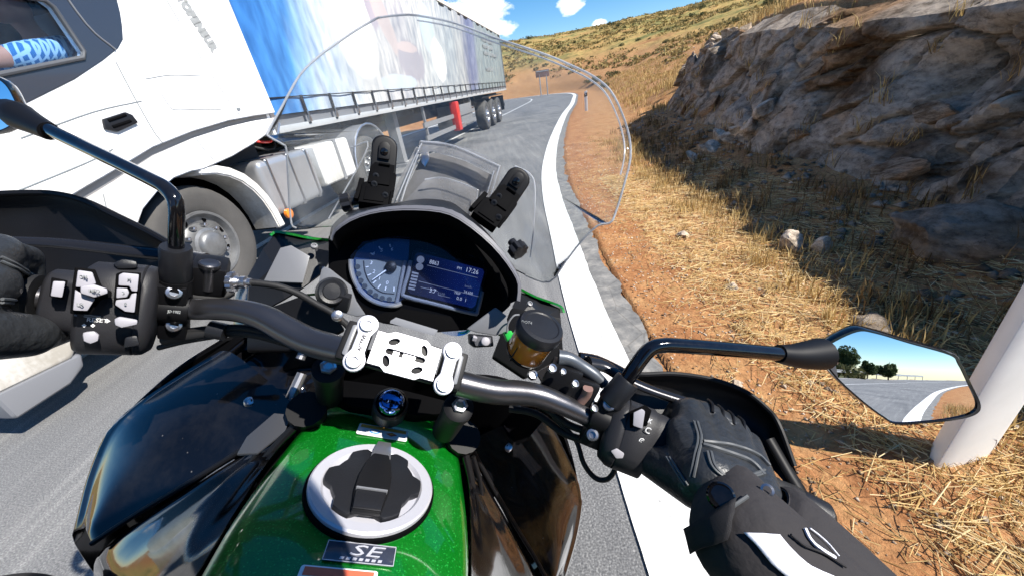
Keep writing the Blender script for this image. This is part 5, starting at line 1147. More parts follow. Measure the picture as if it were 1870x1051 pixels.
# ---- steering: top clamp plate, risers, stem nut, handlebar
cn = unit(-P(735, 660, 1.0) + A(0, 0, .5)); q0 = P(735, 660, .415)
TLc, TRc, BRc, BLc = PF(693, 600, .338), PF(806, 631, .338), PF(789, 702, .306), PF(667, 668, .306)
ux = unit((TRc + BRc) - (TLc + BLc)); uy = unit((TLc + TRc) - (BLc + BRc)); pn = unit(np.cross(ux, uy)); uy = np.cross(pn, ux); pc = (TLc + TRc + BRc + BLc) / 4
W2 = np.linalg.norm((TRc + BRc) - (TLc + BLc)) / 4; H2 = np.linalg.norm((TLc + TRc) - (BLc + BRc)) / 4
def on(a, b, l=0.0): return pc + ux * a + uy * b + pn * l
def cut_plate():
    outer = [(-W2, -H2 * .82), (-W2 * .62, -H2 * .82), (-W2 * .45, -H2 * 1.02), (W2 * .45, -H2 * 1.02), (W2 * .60, -H2 * .86), (W2, -H2 * .86), (W2, H2 * .8), (W2 * .66, H2 * .82), (W2 * .5, H2 * 1.02), (-W2 * .5, H2 * 1.02), (-W2 * .68, H2 * .84), (-W2, H2 * .84)]
    holes = []
    for cx_, cy_, an in ((-.45, .52, .5), (.5, .50, -1.1), (-.5, -.5, -1.1), (.45, -.55, .5)):
        holes.append([(cx_ * W2 + .0062 * math.cos(k * .5236) * math.cos(an) - .0036 * math.sin(k * .5236) * math.sin(an), cy_ * H2 + .0062 * math.cos(k * .5236) * math.sin(an) + .0036 * math.sin(k * .5236) * math.cos(an)) for k in range(12)])
    sl = []
    for sx_, a0 in ((1, -90), (-1, 90)):
        for k in range(6): a = R_(a0 + 36 * k); sl.append((sx_ * W2 * .52 + .0032 * math.cos(a), .0032 * math.sin(a)))
    holes.append(sl)
    bm = bmesh.new(); edges = []
    for loop in [outer] + holes:
        vs = [bm.verts.new(on(a, b, .0035) + A(*SH)) for a, b in loop]; edges += [bm.edges.new((vs[i], vs[(i + 1) % len(vs)])) for i in range(len(vs))]
    bmesh.ops.triangle_fill(bm, edges=edges, use_beauty=True); r = bmesh.ops.extrude_face_region(bm, geom=list(bm.faces)); bmesh.ops.translate(bm, verts=[e for e in r['geom'] if isinstance(e, bmesh.types.BMVert)], vec=Vector(pn * -.004)); bmesh.ops.recalc_face_normals(bm, faces=bm.faces)
    me = bpy.data.meshes.new('clamp_plate'); bm.to_mesh(me); bm.free(); me.materials.append(M['silver_paint']); o = bpy.data.objects.new('clamp_plate', me); COL.objects.link(o); o.parent = bike; return o
cpl = cut_plate()
m = MB(); m.box(on(0, 0, -.006), W2 * 1.02, H2 * .95, .005, (ux, uy, pn)); bp(m, 'clamp_base', M['matt_black'], bevel=.002)
for (k0, k1) in (((-.85, -.9), (-.3, -.95)), ((-.2, .1), (.25, -.05)), ((.35, .05), (.5, -.1))): m = MB(); m.box(on(W2 * (k0[0] + k1[0]) / 2 * .5, 0, -.0005), W2 * .09, .0024, .001, (ux, uy, pn)); bp(m, 'slot_bar', M['silver_metal'], cpl)  # thin silver bars lying in the slot of the plate
def riser(s):
    x = s * (W2 + .0115); pts = []
    top, bot = H2 * .92 - (0 if s < 0 else .002), -H2 * .92
    for k in range(13): a = R_(-20 + 220 * k / 12); pts.append((x + .0105 * math.cos(a), top + .0105 * math.sin(a)))
    pts.append((x - .0065, top * .45)); pts.append((x - .0065, bot * .45))
    for k in range(13): a = R_(160 + 220 * k / 12); pts.append((x + .0105 * math.cos(a), bot + .0105 * math.sin(a)))
    pts.append((x + .0065, bot * .45)); pts.append((x + .0065, top * .45))
    m = MB(); m.plate([on(a, b, .002) for a, b in pts], .006, pn); r = bp(m, 'bar_clamp', M['silver_paint'], bevel=.0014)
    m = MB(); m.box(on(x + s * .006, 0, -.008), .013, H2 * .98, .012, (ux, uy, pn)); bp(m, 'clamp_foot', M['matt_black'], r, bevel=.003)
    m = MB(); m.plate([on(x + s * a, b, .003) for a, b in ((.0085, -.017), (.0135, -.015), (.0135, .015), (.0085, .017))], .004, pn); bp(m, 'clamp_insert', M['grey_plastic'], r, bevel=.0015)
    for b in (top, bot):
        m = MB(); q = on(x, b, .008); m.lathe(q, pn, [(0, .0078), (.0022, .0078), (.003, .007), (.003, .0035), (.001, .0033), (.001, .0004)], 20); bp(m, 'clamp_bolt', M['silver_metal'], r, angle=25)
    if s < 0:
        text('clamp_lettering', 'ACTIVE', .0058, M['print_dark'], r, sh4(frame(on(x + .0012, 0, .0084), uy, -ux)), .0002, sx=.9, bold=.0002)
riser(-1); riser(1)
m = MB(); q = P(715, 733, .47); sa = unit(A(0, -.42, 1)); m.lathe(q, sa, [(-.03, .017), (0, .0165), (.006, .0145), (.009, .010), (.010, .0005)], 32); bp(m, 'stem_nut', M['blue_steel'], angle=60)
m = MB(); m.lathe(q, sa, [(-.03, .022), (-.006, .0215), (-.003, .0185), (-.006, .0175)], 32, closed=False); bp(m, 'stem_washer', M['black_plastic'])
m = MB(); m.plate([P(x, y, d) for x, y, d in ((620, 690, .50), (700, 700, .50), (840, 735, .50), (845, 752, .50), (760, 758, .49), (640, 740, .49), (585, 715, .50))], .022, (0, .3, -1)); bp(m, 'triple_clamp', M['deep_black'], bevel=.005)
for px, py in ((600, 672), (838, 742)): m = MB(); q = P(px, py, .43); m.lathe(q, sa, [(-.08, .016), (-.012, .016), (-.01, .018), (0, .0175), (.003, .012), (.004, .001)], 28); ft = bp(m, 'fork_top', M['matt_black']); m = MB(); m.lathe(q + sa * .004, sa, [(0, .0095), (.004, .009), (.005, .006), (.002, .005)], 6); bp(m, 'fork_cap', M['silver_metal'], ft)
m = MB(); m.plate([P(722, 583, .455), P(798, 606, .458), P(792, 612, .455), P(712, 589, .452)], .003, (0, .6, .8)); bp(m, 'ignition_strip', M['grey_plastic'])
HB_L = [P(640, 642, .382), P(605, 634, .388), P(565, 622, .393), P(525, 602, .396), P(485, 580, .398), P(440, 567, .399), P(390, 564, .399), P(330, 563, .396)]
HB_R = [P(836, 699, .416), P(868, 707, .420), P(905, 714, .424), P(945, 716, .428), P(985, 722, .430), P(1025, 737, .434), P(1060, 753, .438), P(1110, 776, .440)]
GL_in, GL_out = A(-.325, .328, -.287), A(-.478, .272, -.287)
GR_in, GR_out = A(.30, .304, -.272), A(.452, .238, -.277)
def bar(pts, gin, gout):
    m = MB(); m.tube(list(pts) + [gin], [.0143, .0143, .0143, .0140, .0132, .0122, .0112, .011, .011], 20, up=5); return bp(m, 'handlebar', M['bar_grey'], angle=60)
bar(HB_L, GL_in, GL_out); bar(HB_R, GR_in, GR_out)
def grip(gin, gout):
    d = unit(gout - gin); L = np.linalg.norm(gout - gin); pr = [(0, .0205), (.004, .0205), (.006, .0165)]
    for k in range(14): pr += [(.010 + k * (L - .02) / 14, .0162), (.010 + (k + .5) * (L - .02) / 14, .0172)]
    pr += [(L - .004, .0185), (L, .0185)]
    m = MB(); m.lathe(gin, d, pr, 24); g = bp(m, 'grip', M['rubber'], angle=40)
    m = MB(); m.lathe(gout, d, [(0, .017), (.004, .0185), (.03, .0185), (.036, .014), (.037, .006)], 24); bp(m, 'bar_end', M['dark_plastic'], g)
grip(GL_in, GL_out); grip(GR_in, GR_out)

# ---- left switch housing
def ringgrid(c0, ax, upv): 
    ax = unit(ax); b = unit(upv - upv.dot(ax) * ax); c = np.cross(ax, b); return ax, b, c
CL0, CL1 = P(292, 560, .384), P(88, 545, .342)           # along the bar, inner to outer
axL = unit(CL1 - CL0); view = unit(-P(190, 550, 1.0)); vL = unit(view - view.dot(axL) * axL); tL = np.cross(axL, vL); tL = tL if tL[2] > 0 else -tL
LL = np.linalg.norm(CL1 - CL0)
def hs(t, a, r): return CL0 + axL * (t * LL) + r * (math.cos(a) * vL + math.sin(a) * tL)   # a = 0 faces the rider, + up
def housing(prof, nm, mat):
    rings = []
    for t, rv, rt, dn in prof:
        rings.append([CL0 + axL * (t * LL) + vL * rv * np.sign(math.cos(2 * math.pi * k / 36)) * abs(math.cos(2 * math.pi * k / 36)) ** .72 + tL * (rt * np.sign(math.sin(2 * math.pi * k / 36)) * abs(math.sin(2 * math.pi * k / 36)) ** .72 - dn) for k in range(36)])
    m = MB(); m.loft(rings); return bp(m, nm, mat, angle=50)
swl = housing([(.0, .018, .024, .004), (.03, .027, .040, .004), (.09, .030, .044, .004), (.14, .0305, .0445, .004), (.155, .0295, .043, .004), (.17, .0305, .0445, .004), (.62, .030, .0435, .005), (.68, .026, .040, .006), (.70, .024, .030, .002), (.95, .023, .0285, .001), (1.0, .019, .024, 0)], 'switch_housing', M['switch_grey'])
def dleft(x): return .384 + (x - 292) / (88 - 292) * (.342 - .384) - .0305
def button(nm, pts, mat, par, lift=.0, thick=.005, bevel=.0012, depth=.43):
    m = MB(); qs = [P(x, y, (dleft(x) + depth if depth < .1 else depth) - lift) for x, y in pts]; n_ = unit(-np.mean(qs, axis=0)); m.plate([q - n_ * .004 for q in qs], thick + .004, n_); return bp(m, nm, mat, par, bevel=bevel)
dL = 0.0
wellm = M['deep_black']
button('button_well', [(137, 488), (174, 492), (186, 522), (204, 532), (204, 542), (184, 548), (165, 574), (128, 572), (132, 520)], wellm, swl, -.0005, .003, .001, dL)
button('high_low_switch', [(142, 493), (169, 497), (176, 518), (150, 524), (138, 524)], M['button_white'], swl, .003, .004, .0012, dL)
button('high_low_switch', [(137, 528), (150, 536), (174, 545), (160, 567), (133, 566)], M['button_white'], swl, .003, .004, .0012, dL)
button('select_lever', [(147, 522), (172, 519), (196, 527), (197, 535), (172, 543), (147, 535)], M['button_white'], swl, .007, .005, .0014, dL)
button('button_well', [(212, 500), (222, 496), (258, 498), (252, 574), (226, 571), (207, 556)], wellm, swl, -.0005, .003, .001, dL)
button('mode_button', [(217, 502), (225, 498), (254, 501), (251, 532), (240, 531), (236, 522), (216, 521)], M['button_white'], swl, .003, .004, .0012, dL)
button('mode_button', [(212, 547), (236, 545), (240, 536), (250, 534), (246, 570), (228, 568), (210, 556)], M['button_white'], swl, .003, .004, .0012, dL)
button('centre_button', [(213, 525), (233, 526), (236, 534), (232, 542), (212, 544)], M['button_white'], swl, .004, .004, .0012, dL)
button('reset_button', [(208, 582), (218, 577), (252, 583), (251, 592), (222, 598), (210, 593)], M['button_white'], swl, .004, .006, .002, dL)
button('square_well', [(94, 506), (124, 512), (116, 547), (90, 541)], wellm, swl, -.001, .003, .001, .007)
button('square_button', [(97, 513), (120, 514), (114, 543), (92, 540)], M['button_white'], swl, .002, .004, .0012, .007)
button('horn_button', [(150, 606), (172, 603), (182, 610), (180, 622), (165, 628), (152, 622)], M['button_white'], swl, .0, .008, .003, .004)
button('lower_button', [(228, 615), (250, 611), (256, 630), (226, 634)], M['dark_plastic'], swl, .0, .006, .002, .004)
button('flash_trigger', [(205, 482), (222, 473), (250, 477), (252, 490), (215, 492)], M['dark_plastic'], swl, .0, .01, .003, .020)
hL_ = ray_on(swl)
for a, b in (((136, 571.5), (184, 577.5)), ((137, 575), (184, 581))): m = MB(); m.tube([hL_(*a, .0003)[0], hL_((a[0] + b[0]) / 2, (a[1] + b[1]) / 2, .0003)[0], hL_(*b, .0003)[0]], .0006, 6); bp(m, 'printed_rule', M['print_grey'], swl)
def htext(nm, s, hit, px, py, size, mat, par, ang=0.0, sx=1.0, lift_=.0005):
    q, n_ = hit(px, py, lift_); e, _ = hit(px + 6 * math.cos(ang), py + 6 * math.sin(ang), lift_)
    return text(nm, s, size, mat, par, sh4(frame(q, e - q, np.cross(n_, e - q))), .0002, 'CENTER', sx)
def ptext(nm, s, px, py, d, size, mat, par, ang=0.0, sx=1.0, pn_=None):
    q = P(px, py, d); e = P(px + 10 * math.cos(ang), py + 10 * math.sin(ang), d) - q; v = P(px + 10 * math.sin(ang), py - 10 * math.cos(ang), d) - q
    return text(nm, s, size, mat, par, sh4(frame(q, e, v)), .0003, 'CENTER', sx)
htext('lettering', 'RESET', hL_, 178, 584.5, .0046, M['print_white'], swl, .06, 1.1)
m = MB(); m.plate([hL_(x, y, .0006)[0] for x, y in ((195, 581), (202, 585.5), (195, 589))], .0003); bp(m, 'arrow_mark', M['print_white'], swl)
for px in (154, 170): m = MB(); m.plate([hL_(x, y, .0006)[0] for x, y in ((px - 4.5, 593.5), (px, 590), (px + 4.5, 593.5), (px, 597))], .0003); bp(m, 'diamond_mark', M['print_white'], swl)
for nm, s, px, py in (('lettering', 'INFO', 172, 531), ('lettering', 'ON', 152, 506), ('lettering', 'LO', 146, 556), ('lettering', 'O', 224, 535), ('lettering', 'M', 236, 511), ('lettering', 'S', 229, 555)): ptext(nm, s, px, py, dleft(px) - (.0122 if s == 'INFO' else .0068), .0042, M['print_grey'], swl, .06)

# ---- right switch housing
CR0, CR1 = P(1115, 772, .438), P(1206, 808, .428)
axR = unit(CR1 - CR0); view = unit(-P(1165, 790, 1.0)); vR = unit(view - view.dot(axR) * axR); tR = np.cross(axR, vR); tR = tR if tR[2] > 0 else -tR; LR = np.linalg.norm(CR1 - CR0)
rings = []
for t, rv, rt, dn in [(-.12, .016, .020, .004), (-.05, .023, .034, .006), (.1, .0265, .039, .006), (.18, .027, .0395, .006), (.2, .026, .038, .006), (.22, .027, .0395, .006), (.72, .027, .039, .006), (.76, .025, .034, .003), (1.02, .0245, .031, .001), (1.06, .021, .026, 0)]:
    rings.append([CR0 + axR * (t * LR) + vR * rv * np.sign(math.cos(2 * math.pi * k / 36)) * abs(math.cos(2 * math.pi * k / 36)) ** .75 + tR * (rt * np.sign(math.sin(2 * math.pi * k / 36)) * abs(math.sin(2 * math.pi * k / 36)) ** .75 - dn) for k in range(36)])
m = MB(); m.loft(rings); swr = bp(m, 'switch_housing', M['switch_grey'], angle=50)
dR = .412
button('button_well', [(1150, 750), (1178, 738), (1190, 748), (1176, 796), (1150, 786)], wellm, swr, -.001, .003, .001, dR)
button('kill_switch', [(1157, 752), (1172, 745), (1178, 750), (1173, 782), (1156, 776)], M['button_white'], swr, .004, .006, .0015, dR)
button('starter_button', [(1115, 822), (1126, 817), (1142, 827), (1138, 836), (1125, 836)], M['button_white'], swr, .002, .006, .0015, dR)
button('hazard_button', [(1214, 785), (1223, 794), (1224, 808), (1216, 806)], M['button_white'], swr, .0, .005, .0012, .418)
for s_, px, py in (('K', 1187, 768), ('C', 1183, 785), ('O', 1172, 805)): ptext('lettering', s_, px, py, dR - .006, .0095 if s_ != 'K' else .007, M['print_white'], swr, .45)
ptext('lettering', 'C', 1172, 805, dR - .0065, .0045, M['print_white'], swr, .45)

# ---- mirrors: clamp, sleeve, bent stem, head with glass
def mclamp(q, ax, upv, name_text=None):
    ax = unit(ax); m = MB(); m.lathe(q - ax * .0135, ax, [(0, .0165), (.027, .0165)], 24); m.box(q + upv * .012, .012, .012, .02, (ax, np.cross(upv, ax), upv)); m.box(q - upv * .013, .012, .012, .02, (ax, np.cross(upv, ax), upv)); o = bp(m, 'mirror_clamp', M['matt_black'], bevel=.003)
    vv = unit(-q); 
    for k in (.019, -.021): bolt(q + upv * k + vv * .0125, vv, 'clamp_bolt', 'steel', .95, o)
    return o
uL = unit(P(322, 470, .375) - P(322, 560, .398)); qL = P(318, 562, .395)
mcl = mclamp(qL, axL, uL); ptext('lettering', 'JD·1982', 318, 569, .3755, .004, M['print_grey'], mcl, .08)
m = MB(); m.tube([P(322, 535, .390), P(322, 508, .383)], .0135, 20); bp(m, 'stem_base', M['matt_black'], mcl)
m = MB(); m.lathe(P(322, 508, .383), unit(P(321, 448, .368) - P(322, 508, .383)), [(0, .0125), (.002, .0132), (.034, .0130), (.036, .012)], 28); bp(m, 'stem_sleeve', M['dark_plastic'], mcl)
m = MB(); m.tube([P(322, 455, .370), P(322, 420, .362), P(323, 385, .356), P(318, 362, .354), P(303, 344, .355), P(280, 330, .358), P(200, 290, .374), P(110, 247, .392), P(62, 222, .402)], .0064, 16, up=5); bp(m, 'mirror_stem', M['gloss_black'], mcl, angle=60)
m = MB(); m.tube([P(90, 240, .397), P(60, 225, .403), P(35, 212, .408), P(15, 200, .412)], [.0092, .0115, .0145, .011], 16, up=3); bp(m, 'mirror_joint', M['matt_black'], mcl)
def mirror_head(outline, d, tilt, name_label=None, glass_r=1.3, depth=.032):
    """outline: photo pixels of the rim; the glass is a shallow dome set in the rim"""
    c = np.mean([P(x, y, d) for x, y in outline], axis=0); n = unit(tilt); pts = []
    for x, y in outline:
        r = bray(x, y); pts.append(r * (c.dot(n) / r.dot(n)))
    pts = np.array(catmull(np.array(pts + [pts[0]]), 5)[:-1]); c = pts.mean(0)
    m = MB(); k = len(pts); lay = []
    for sc, dp in ((.985, .0015), (1.0, -.001), (1.02, -.008), (1.0, -.016), (.80, -depth * .9), (.45, -depth * 1.25), (.1, -depth * 1.32)): lay.append(list(c + (pts - c) * sc + n * dp))
    inner = list(c + (pts - c) * .945 + n * .0015); inner2 = list(c + (pts - c) * .94 - n * .004)
    m.loft([inner2, inner] + lay, caps=True); hd = bp(m, 'mirror_housing', M['gloss_black'], angle=50)
    g = MB(); rings = []; V = [c + n * .0012]; F = []; NR = 10
    for j in range(1, NR + 1):
        f = j / NR * .943; V += [c + (p - c) * f - n * (np.linalg.norm((p - c) * f) ** 2 / (2 * glass_r) - .0012) for p in pts]
    for i in range(k): F.append((0, 1 + i, 1 + (i + 1) % k))
    for j in range(NR - 1):
        for i in range(k): a, b = 1 + j * k, 1 + (j + 1) * k; F.append((a + i, b + i, b + (i + 1) % k, a + (i + 1) % k))
    g.add(V, F); bp(g, 'mirror_glass', M['mirror'], hd, angle=180); return hd
W2B = BM                                                  # world vectors to bike vectors
def mirror_normal(px, py, az, el):                        # the normal that shows the direction (az, el) at this pixel
    inc = unit(bray(px, py)); outd = W2B @ A(math.cos(R_(el)) * math.sin(R_(az)), math.cos(R_(el)) * math.cos(R_(az)), math.sin(R_(el))); return unit(outd - inc)
mh = mirror_head([(1493, 640), (1512, 622), (1560, 600), (1595, 603), (1660, 622), (1740, 645), (1757, 664), (1775, 700), (1792, 738), (1782, 756), (1745, 766), (1690, 772), (1636, 774), (1612, 762), (1575, 735), (1530, 695), (1505, 665)], .475, mirror_normal(1640, 690, 182, -1.0), glass_r=1.7)
mirror_head([(-190, 150), (-110, 120), (-40, 128), (8, 148), (30, 180), (38, 208), (22, 232), (-20, 246), (-100, 250), (-180, 225)], .415, mirror_normal(-60, 190, 178, 14), glass_r=1.2)
uR = unit(P(1140, 690, .43) - P(1100, 762, .437)); qR = P(1098, 764, .436); mcr = mclamp(qR, axR, uR)
m = MB(); m.lathe(P(1112, 734, .43), unit(P(1146, 694, .426) - P(1112, 734, .43)), [(0, .0135), (.002, .0145), (.032, .014), (.034, .013)], 28); bp(m, 'stem_sleeve', M['dark_plastic'], mcr)
m = MB(); m.tube([P(1138, 703, .426), P(1158, 672, .424), P(1178, 645, .424), P(1192, 634, .425), P(1208, 630, .427), P(1235, 630, .43), P(1330, 637, .441), P(1420, 645, .452), P(1440, 647, .455)], .0086, 16, up=5); bp(m, 'mirror_stem', M['gloss_black'], mcr, angle=60)
m = MB(); m.tube([P(1422, 645, .453), P(1445, 648, .458), P(1470, 648, .465), P(1500, 645, .474)], [.011, .0135, .017, .02], 16, up=3); bp(m, 'mirror_joint', M['matt_black'], mcr)
# ---- instrument pod under its hood
dn = unit(A(0, -.80, .60)); dc = P(775, 512, .532)
def D(px, py, l=0.0):
    r = bray(px, py); return r * ((dc + dn * l).dot(dn) / r.dot(dn))
def dplate(nm, pts, mat, par=None, l=0.0, th=.001, bevel=0): m = MB(); m.plate([D(x, y, l) for x, y in pts], th, dn); return bp(m, nm, mat, par, bevel=bevel)
pod = dplate('instrument_pod', [(606, 440), (640, 412), (700, 398), (780, 395), (850, 415), (900, 455), (935, 510), (925, 560), (880, 600), (800, 606), (700, 590), (640, 568), (606, 500)], M['deep_black'], None, -.03, .026, .003)
rim_lo = [(606, 440), (612, 424), (640, 404), (676, 391), (716, 385), (758, 384), (804, 388), (838, 401), (880, 432), (912, 464), (936, 497), (946, 520), (944, 548)]
rim_up = [(603, 436), (608, 420), (636, 398), (674, 384), (716, 377), (760, 375), (808, 379), (843, 392), (886, 425), (918, 459), (942, 494), (952, 520), (950, 550)]
back = [(602, 428), (608, 410), (636, 387), (670, 379), (720, 371), (774, 363), (820, 368), (846, 384), (884, 418), (915, 455), (942, 492), (951, 518), (950, 552)]
rows = [[P(*a, .50 - .02) for a in back], [P(*a, .463 + .0) for a in rim_up], [P(*a, .459) for a in rim_lo]]
rows = [[P(x, y, .545) for x, y in back], [P(x, y, .466) for x, y in rim_up]]
m = MB(); m.patch([[q for q in r] for r in rows], 3, .0025, direc=(0, .1, -1)); hood = bp(m, 'hood', M['black_plastic'], angle=40)
m = MB(); m.patch([[P(x, y, .465) for x, y in rim_up], [P(x, y, .461) for x, y in rim_lo]], 2, .004, direc=(0, 1, -.2)); bp(m, 'hood_lip', pmat('hood_lip', (.12, .12, .135), .33, bump=(900, .1, .001)), hood, angle=40)
inn = [(620, 462), (626, 445), (648, 428), (680, 415), (716, 408), (756, 406), (800, 410), (832, 420), (868, 446), (898, 474), (918, 504), (928, 530), (926, 556)]
m = MB(); m.patch([[P(x, y, .4625) for x, y in rim_lo], [D(x, y, .004) for x, y in inn]], 2, .002, direc=(0, 0, 1)); bp(m, 'hood_lining', M['deep_black'], hood)
# rev counter
tcx, tcy = 714, 488
def ell(cx, cy, rx, ry, a0, a1, n, rot=.22):
    out = []
    for k in range(n + 1):
        a = R_(a0 + (a1 - a0) * k / n); x, y = rx * math.cos(a), ry * math.sin(a); out.append((cx + x * math.cos(rot) - y * math.sin(rot), cy + x * math.sin(rot) + y * math.cos(rot)))
    return out
M['dial_sky_tint'] = pmat('dial_sky_tint', (.012, .030, .085), .25, coat=.4); M['dial_pale'] = pmat('dial_pale', (.13, .145, .15), .5, var=(60, .6, (.17, .185, .18)))  # dark navy of the upper dial stands in for reflected sky
dial_arc = [(650, 474), (650, 490), (655, 508), (664, 524), (677, 537), (694, 546), (713, 550), (724, 549), (738, 476)]
dial = dplate('rev_counter', [(646, 473), (652, 460), (668, 446), (694, 438), (722, 436), (748, 438), (746, 470), (738, 545), (724, 553), (700, 551), (676, 542), (658, 526), (648, 505)], M['dial_sky_tint'], pod, -.0005, .001)
dplate('dial_face', dial_arc, M['dial_pale'], dial, .0008, .0006)
m = MB(); m.tube([D(x, y, .003) for x, y in [(641, 474), (642, 492), (648, 512), (660, 532), (678, 547), (700, 555), (722, 557), (733, 553)]], .0034, 8, up=4, flat=.8); bp(m, 'dial_ring', M['grey_plastic'], dial)
m = MB(); m.tube([D(x, y, .003) for x, y in [(740, 476), (735, 500), (729, 530), (724, 553)]], .0026, 8, up=3); bp(m, 'dial_ring', M['grey_plastic'], dial)
m = MB(); m.tube([D(x, y, .0018) for x, y in [(664, 476), (666, 494), (673, 512), (685, 526), (700, 534), (720, 536)]], .0007, 6, up=4); bp(m, 'dial_scale', M['print_dark'], dial)
for k, (x, y) in enumerate([(653, 487), (655, 500), (659, 512), (666, 522), (676, 532), (686, 539), (698, 544), (711, 546)]):
    q = D(x, y, .0014); m = MB(); m.lathe(q, dn, [(0, .0036), (.0006, .0036)], 14); bp(m, 'warning_lamp', pmat('lamp_dark_%d' % k, (.045, .05, .055), .4) if k == 0 else bpy.data.materials['lamp_dark_0'], dial)
for x0, y0, x1, y1 in [(668, 488, 673, 486.5), (671, 503, 678, 500), (681, 517, 687, 512), (690, 526, 695, 519), (703, 530, 705, 523), (719, 532, 719.5, 524), (692, 450, 695, 455), (712, 446, 713, 451), (677, 462, 681, 465)]:
    m = MB(); m.tube([D(x0, y0, .0018), D(x1, y1, .0018)], .0008, 6); bp(m, 'scale_mark', M['print_white'], dial)
def dtext(nm, s, px, py, size, mat, par, l=.0022, sx=1.0, ang=.235, al='CENTER'):
    q = D(px, py, l); e = D(px + 10 * math.cos(ang), py + 10 * math.sin(ang), l) - q; v = np.cross(dn, e); return text(nm, s, size, mat, par, sh4(frame(q, e, v)), .00008, al, sx)
for s_, x, y in (('0', 707, 516), ('1', 693, 508), ('2', 683, 496), ('3', 678, 480), ('4', 682, 463), ('5', 697, 457), ('6', 716, 455)): dtext('lettering', s_, x, y, .0072, M['print_white'], dial)
nq = D(714, 487, .004); m = MB(); m.lathe(nq, dn, [(-.003, .0075), (.003, .0075), (.0045, .005), (.005, .0005)], 20); bp(m, 'needle_hub', M['black_plastic'], dial)
m = MB(); m.tube([D(708, 491, .0045), D(680, 511, .0045)], [.0012, .0006], 6); bp(m, 'needle', pmat('needle', (.8, .8, .8), .5), dial)
# colour display
tf = [(754, 459), (762, 455), (884, 486), (889, 494), (871, 563), (863, 568), (744, 540), (738, 531)]
disp = dplate('display', tf, M['black_plastic'], pod, .000, .004, .001)
def disp_mat():
    m = pmat('display_sky_tint', (.006, .008, .02), .25, emit=((.004, .008, .05), .8)); N, Lk = nodes(m); b = N['Principled BSDF']; tc = N.new('ShaderNodeTexCoord'); sx = N.new('ShaderNodeSeparateXYZ'); Lk.new(tc.outputs['Object'], sx.inputs[0])  # navy put into the screen colour for the blue sky it reflects
    mr = N.new('ShaderNodeMapRange'); x0, x1 = D(765, 500)[0], D(840, 500)[0]; mr.inputs[1].default_value = x0; mr.inputs[2].default_value = x1; Lk.new(sx.outputs[0], mr.inputs[0]); r = ramp(N, [(0, (.0015, .002, .006)), (1, (.003, .007, .05))]); Lk.new(mr.outputs[0], r.inputs[0]); Lk.new(r.outputs[0], b.inputs['Emission Color']); return m
scrn = dplate('screen_panel', [(759, 464), (765, 461), (881, 491), (884, 497), (868, 557), (862, 562), (749, 536), (744, 529)], disp_mat(), disp, .0045, .0004)
M['screen_text'] = pmat('screen_text', (.1, .1, .12), .5, emit=((.50, .53, .62), .55)); M['screen_dim'] = pmat('screen_dim', (.05, .05, .06), .5, emit=((.22, .25, .33), .4))
m = MB(); m.tube([D(x, y, .005) for x, y in [(750, 476), (745, 500), (736, 532), (741, 541), (800, 556), (864, 572), (872, 567), (881, 532)]], .0028, 8, up=3); bp(m, 'display_frame', M['grey_plastic'], disp)
dtext('lettering', '17:26', 862, 495, .0098, M['screen_text'], scrn, .0052, .9); dtext('lettering', 'PM', 839, 490, .0055, M['screen_text'], scrn, .0052)
dtext('lettering', '8863', 793, 480, .0085, M['screen_text'], scrn, .0052, .8); dtext('lettering', '3.7', 790, 531, .0085, M['screen_text'], scrn, .0052, .9); dtext('lettering', 'TRIP', 835, 535, .0052, M['screen_text'], scrn, .0052, .9)
dtext('lettering', '24.600', 855, 534, .0062, M['screen_text'], scrn, .0052, .8); dtext('lettering', '0.0  1', 843, 546, .0066, M['screen_text'], scrn, .0052); dtext('lettering', 'km/h', 855, 523, .005, M['screen_dim'], scrn, .0052); dtext('lettering', 'l/100', 806, 536, .005, M['screen_dim'], scrn, .0052)
for cx_, cy_ in ((768, 474), (766, 487)): m = MB(); m.lathe(D(cx_, cy_, .0048), dn, [(0, .0052), (.0004, .0052)], 18); bp(m, 'mode_mark', M['screen_dim'], scrn)
for k in range(6): y = 499 + k * 5.6; x = 758 - k * 1.35; dplate('level_bar', [(x - 5, y - 3.2), (x + 7, y - .6), (x + 6, y + 2.6), (x - 6, y)], M['screen_dim'], scrn, .0048, .0003)
for x0, y0, x1, y1 in ((764, 513, 874, 541), (780, 484, 872, 507), (800, 538, 822, 543), (768, 524, 800, 531)): m = MB(); m.tube([D(x0, y0, .005), D(x1, y1, .005)], .0004, 5); bp(m, 'display_rule', M['screen_dim'], scrn)
dplate('instrument_glass', [(640, 468), (664, 442), (722, 432), (800, 440), (890, 480), (872, 572), (740, 548), (700, 560), (655, 535)], M['dash_glass'], pod, .009, .0015)
# socket with knob, its grey bracket, small switch, green loom
m = MB(); m.plate([P(x, y, .50) for x, y in ((588, 485), (602, 490), (640, 520), (650, 548), (668, 575), (650, 577), (590, 560), (576, 540))], .006, (0, .8, -.6)); bp(m, 'socket_bracket', M['grey_plastic'], bevel=.002)
q = P(606, 533, .49); kx = unit(-q + A(0, 0, .05)); m = MB(); m.lathe(q, kx, [(-.012, .020), (0, .0195), (.004, .018), (.010, .0165), (.0115, .015), (.0105, .011), (.012, .010), (.0125, .001)], 28); kn = bp(m, 'socket_cap', M['dark_plastic'], angle=30)
m = MB(); m.box(q + A(.016, -.004, -.008), .009, .006, .012); bp(m, 'cap_tab', M['dark_plastic'], kn, bevel=.002)
m = MB(); m.plate([P(x, y, .475) for x, y in ((857, 608), (900, 612), (902, 632), (868, 634), (858, 626))], .016, (0, .8, -.6)); sb = bp(m, 'switch_block', M['dark_plastic'], bevel=.002)
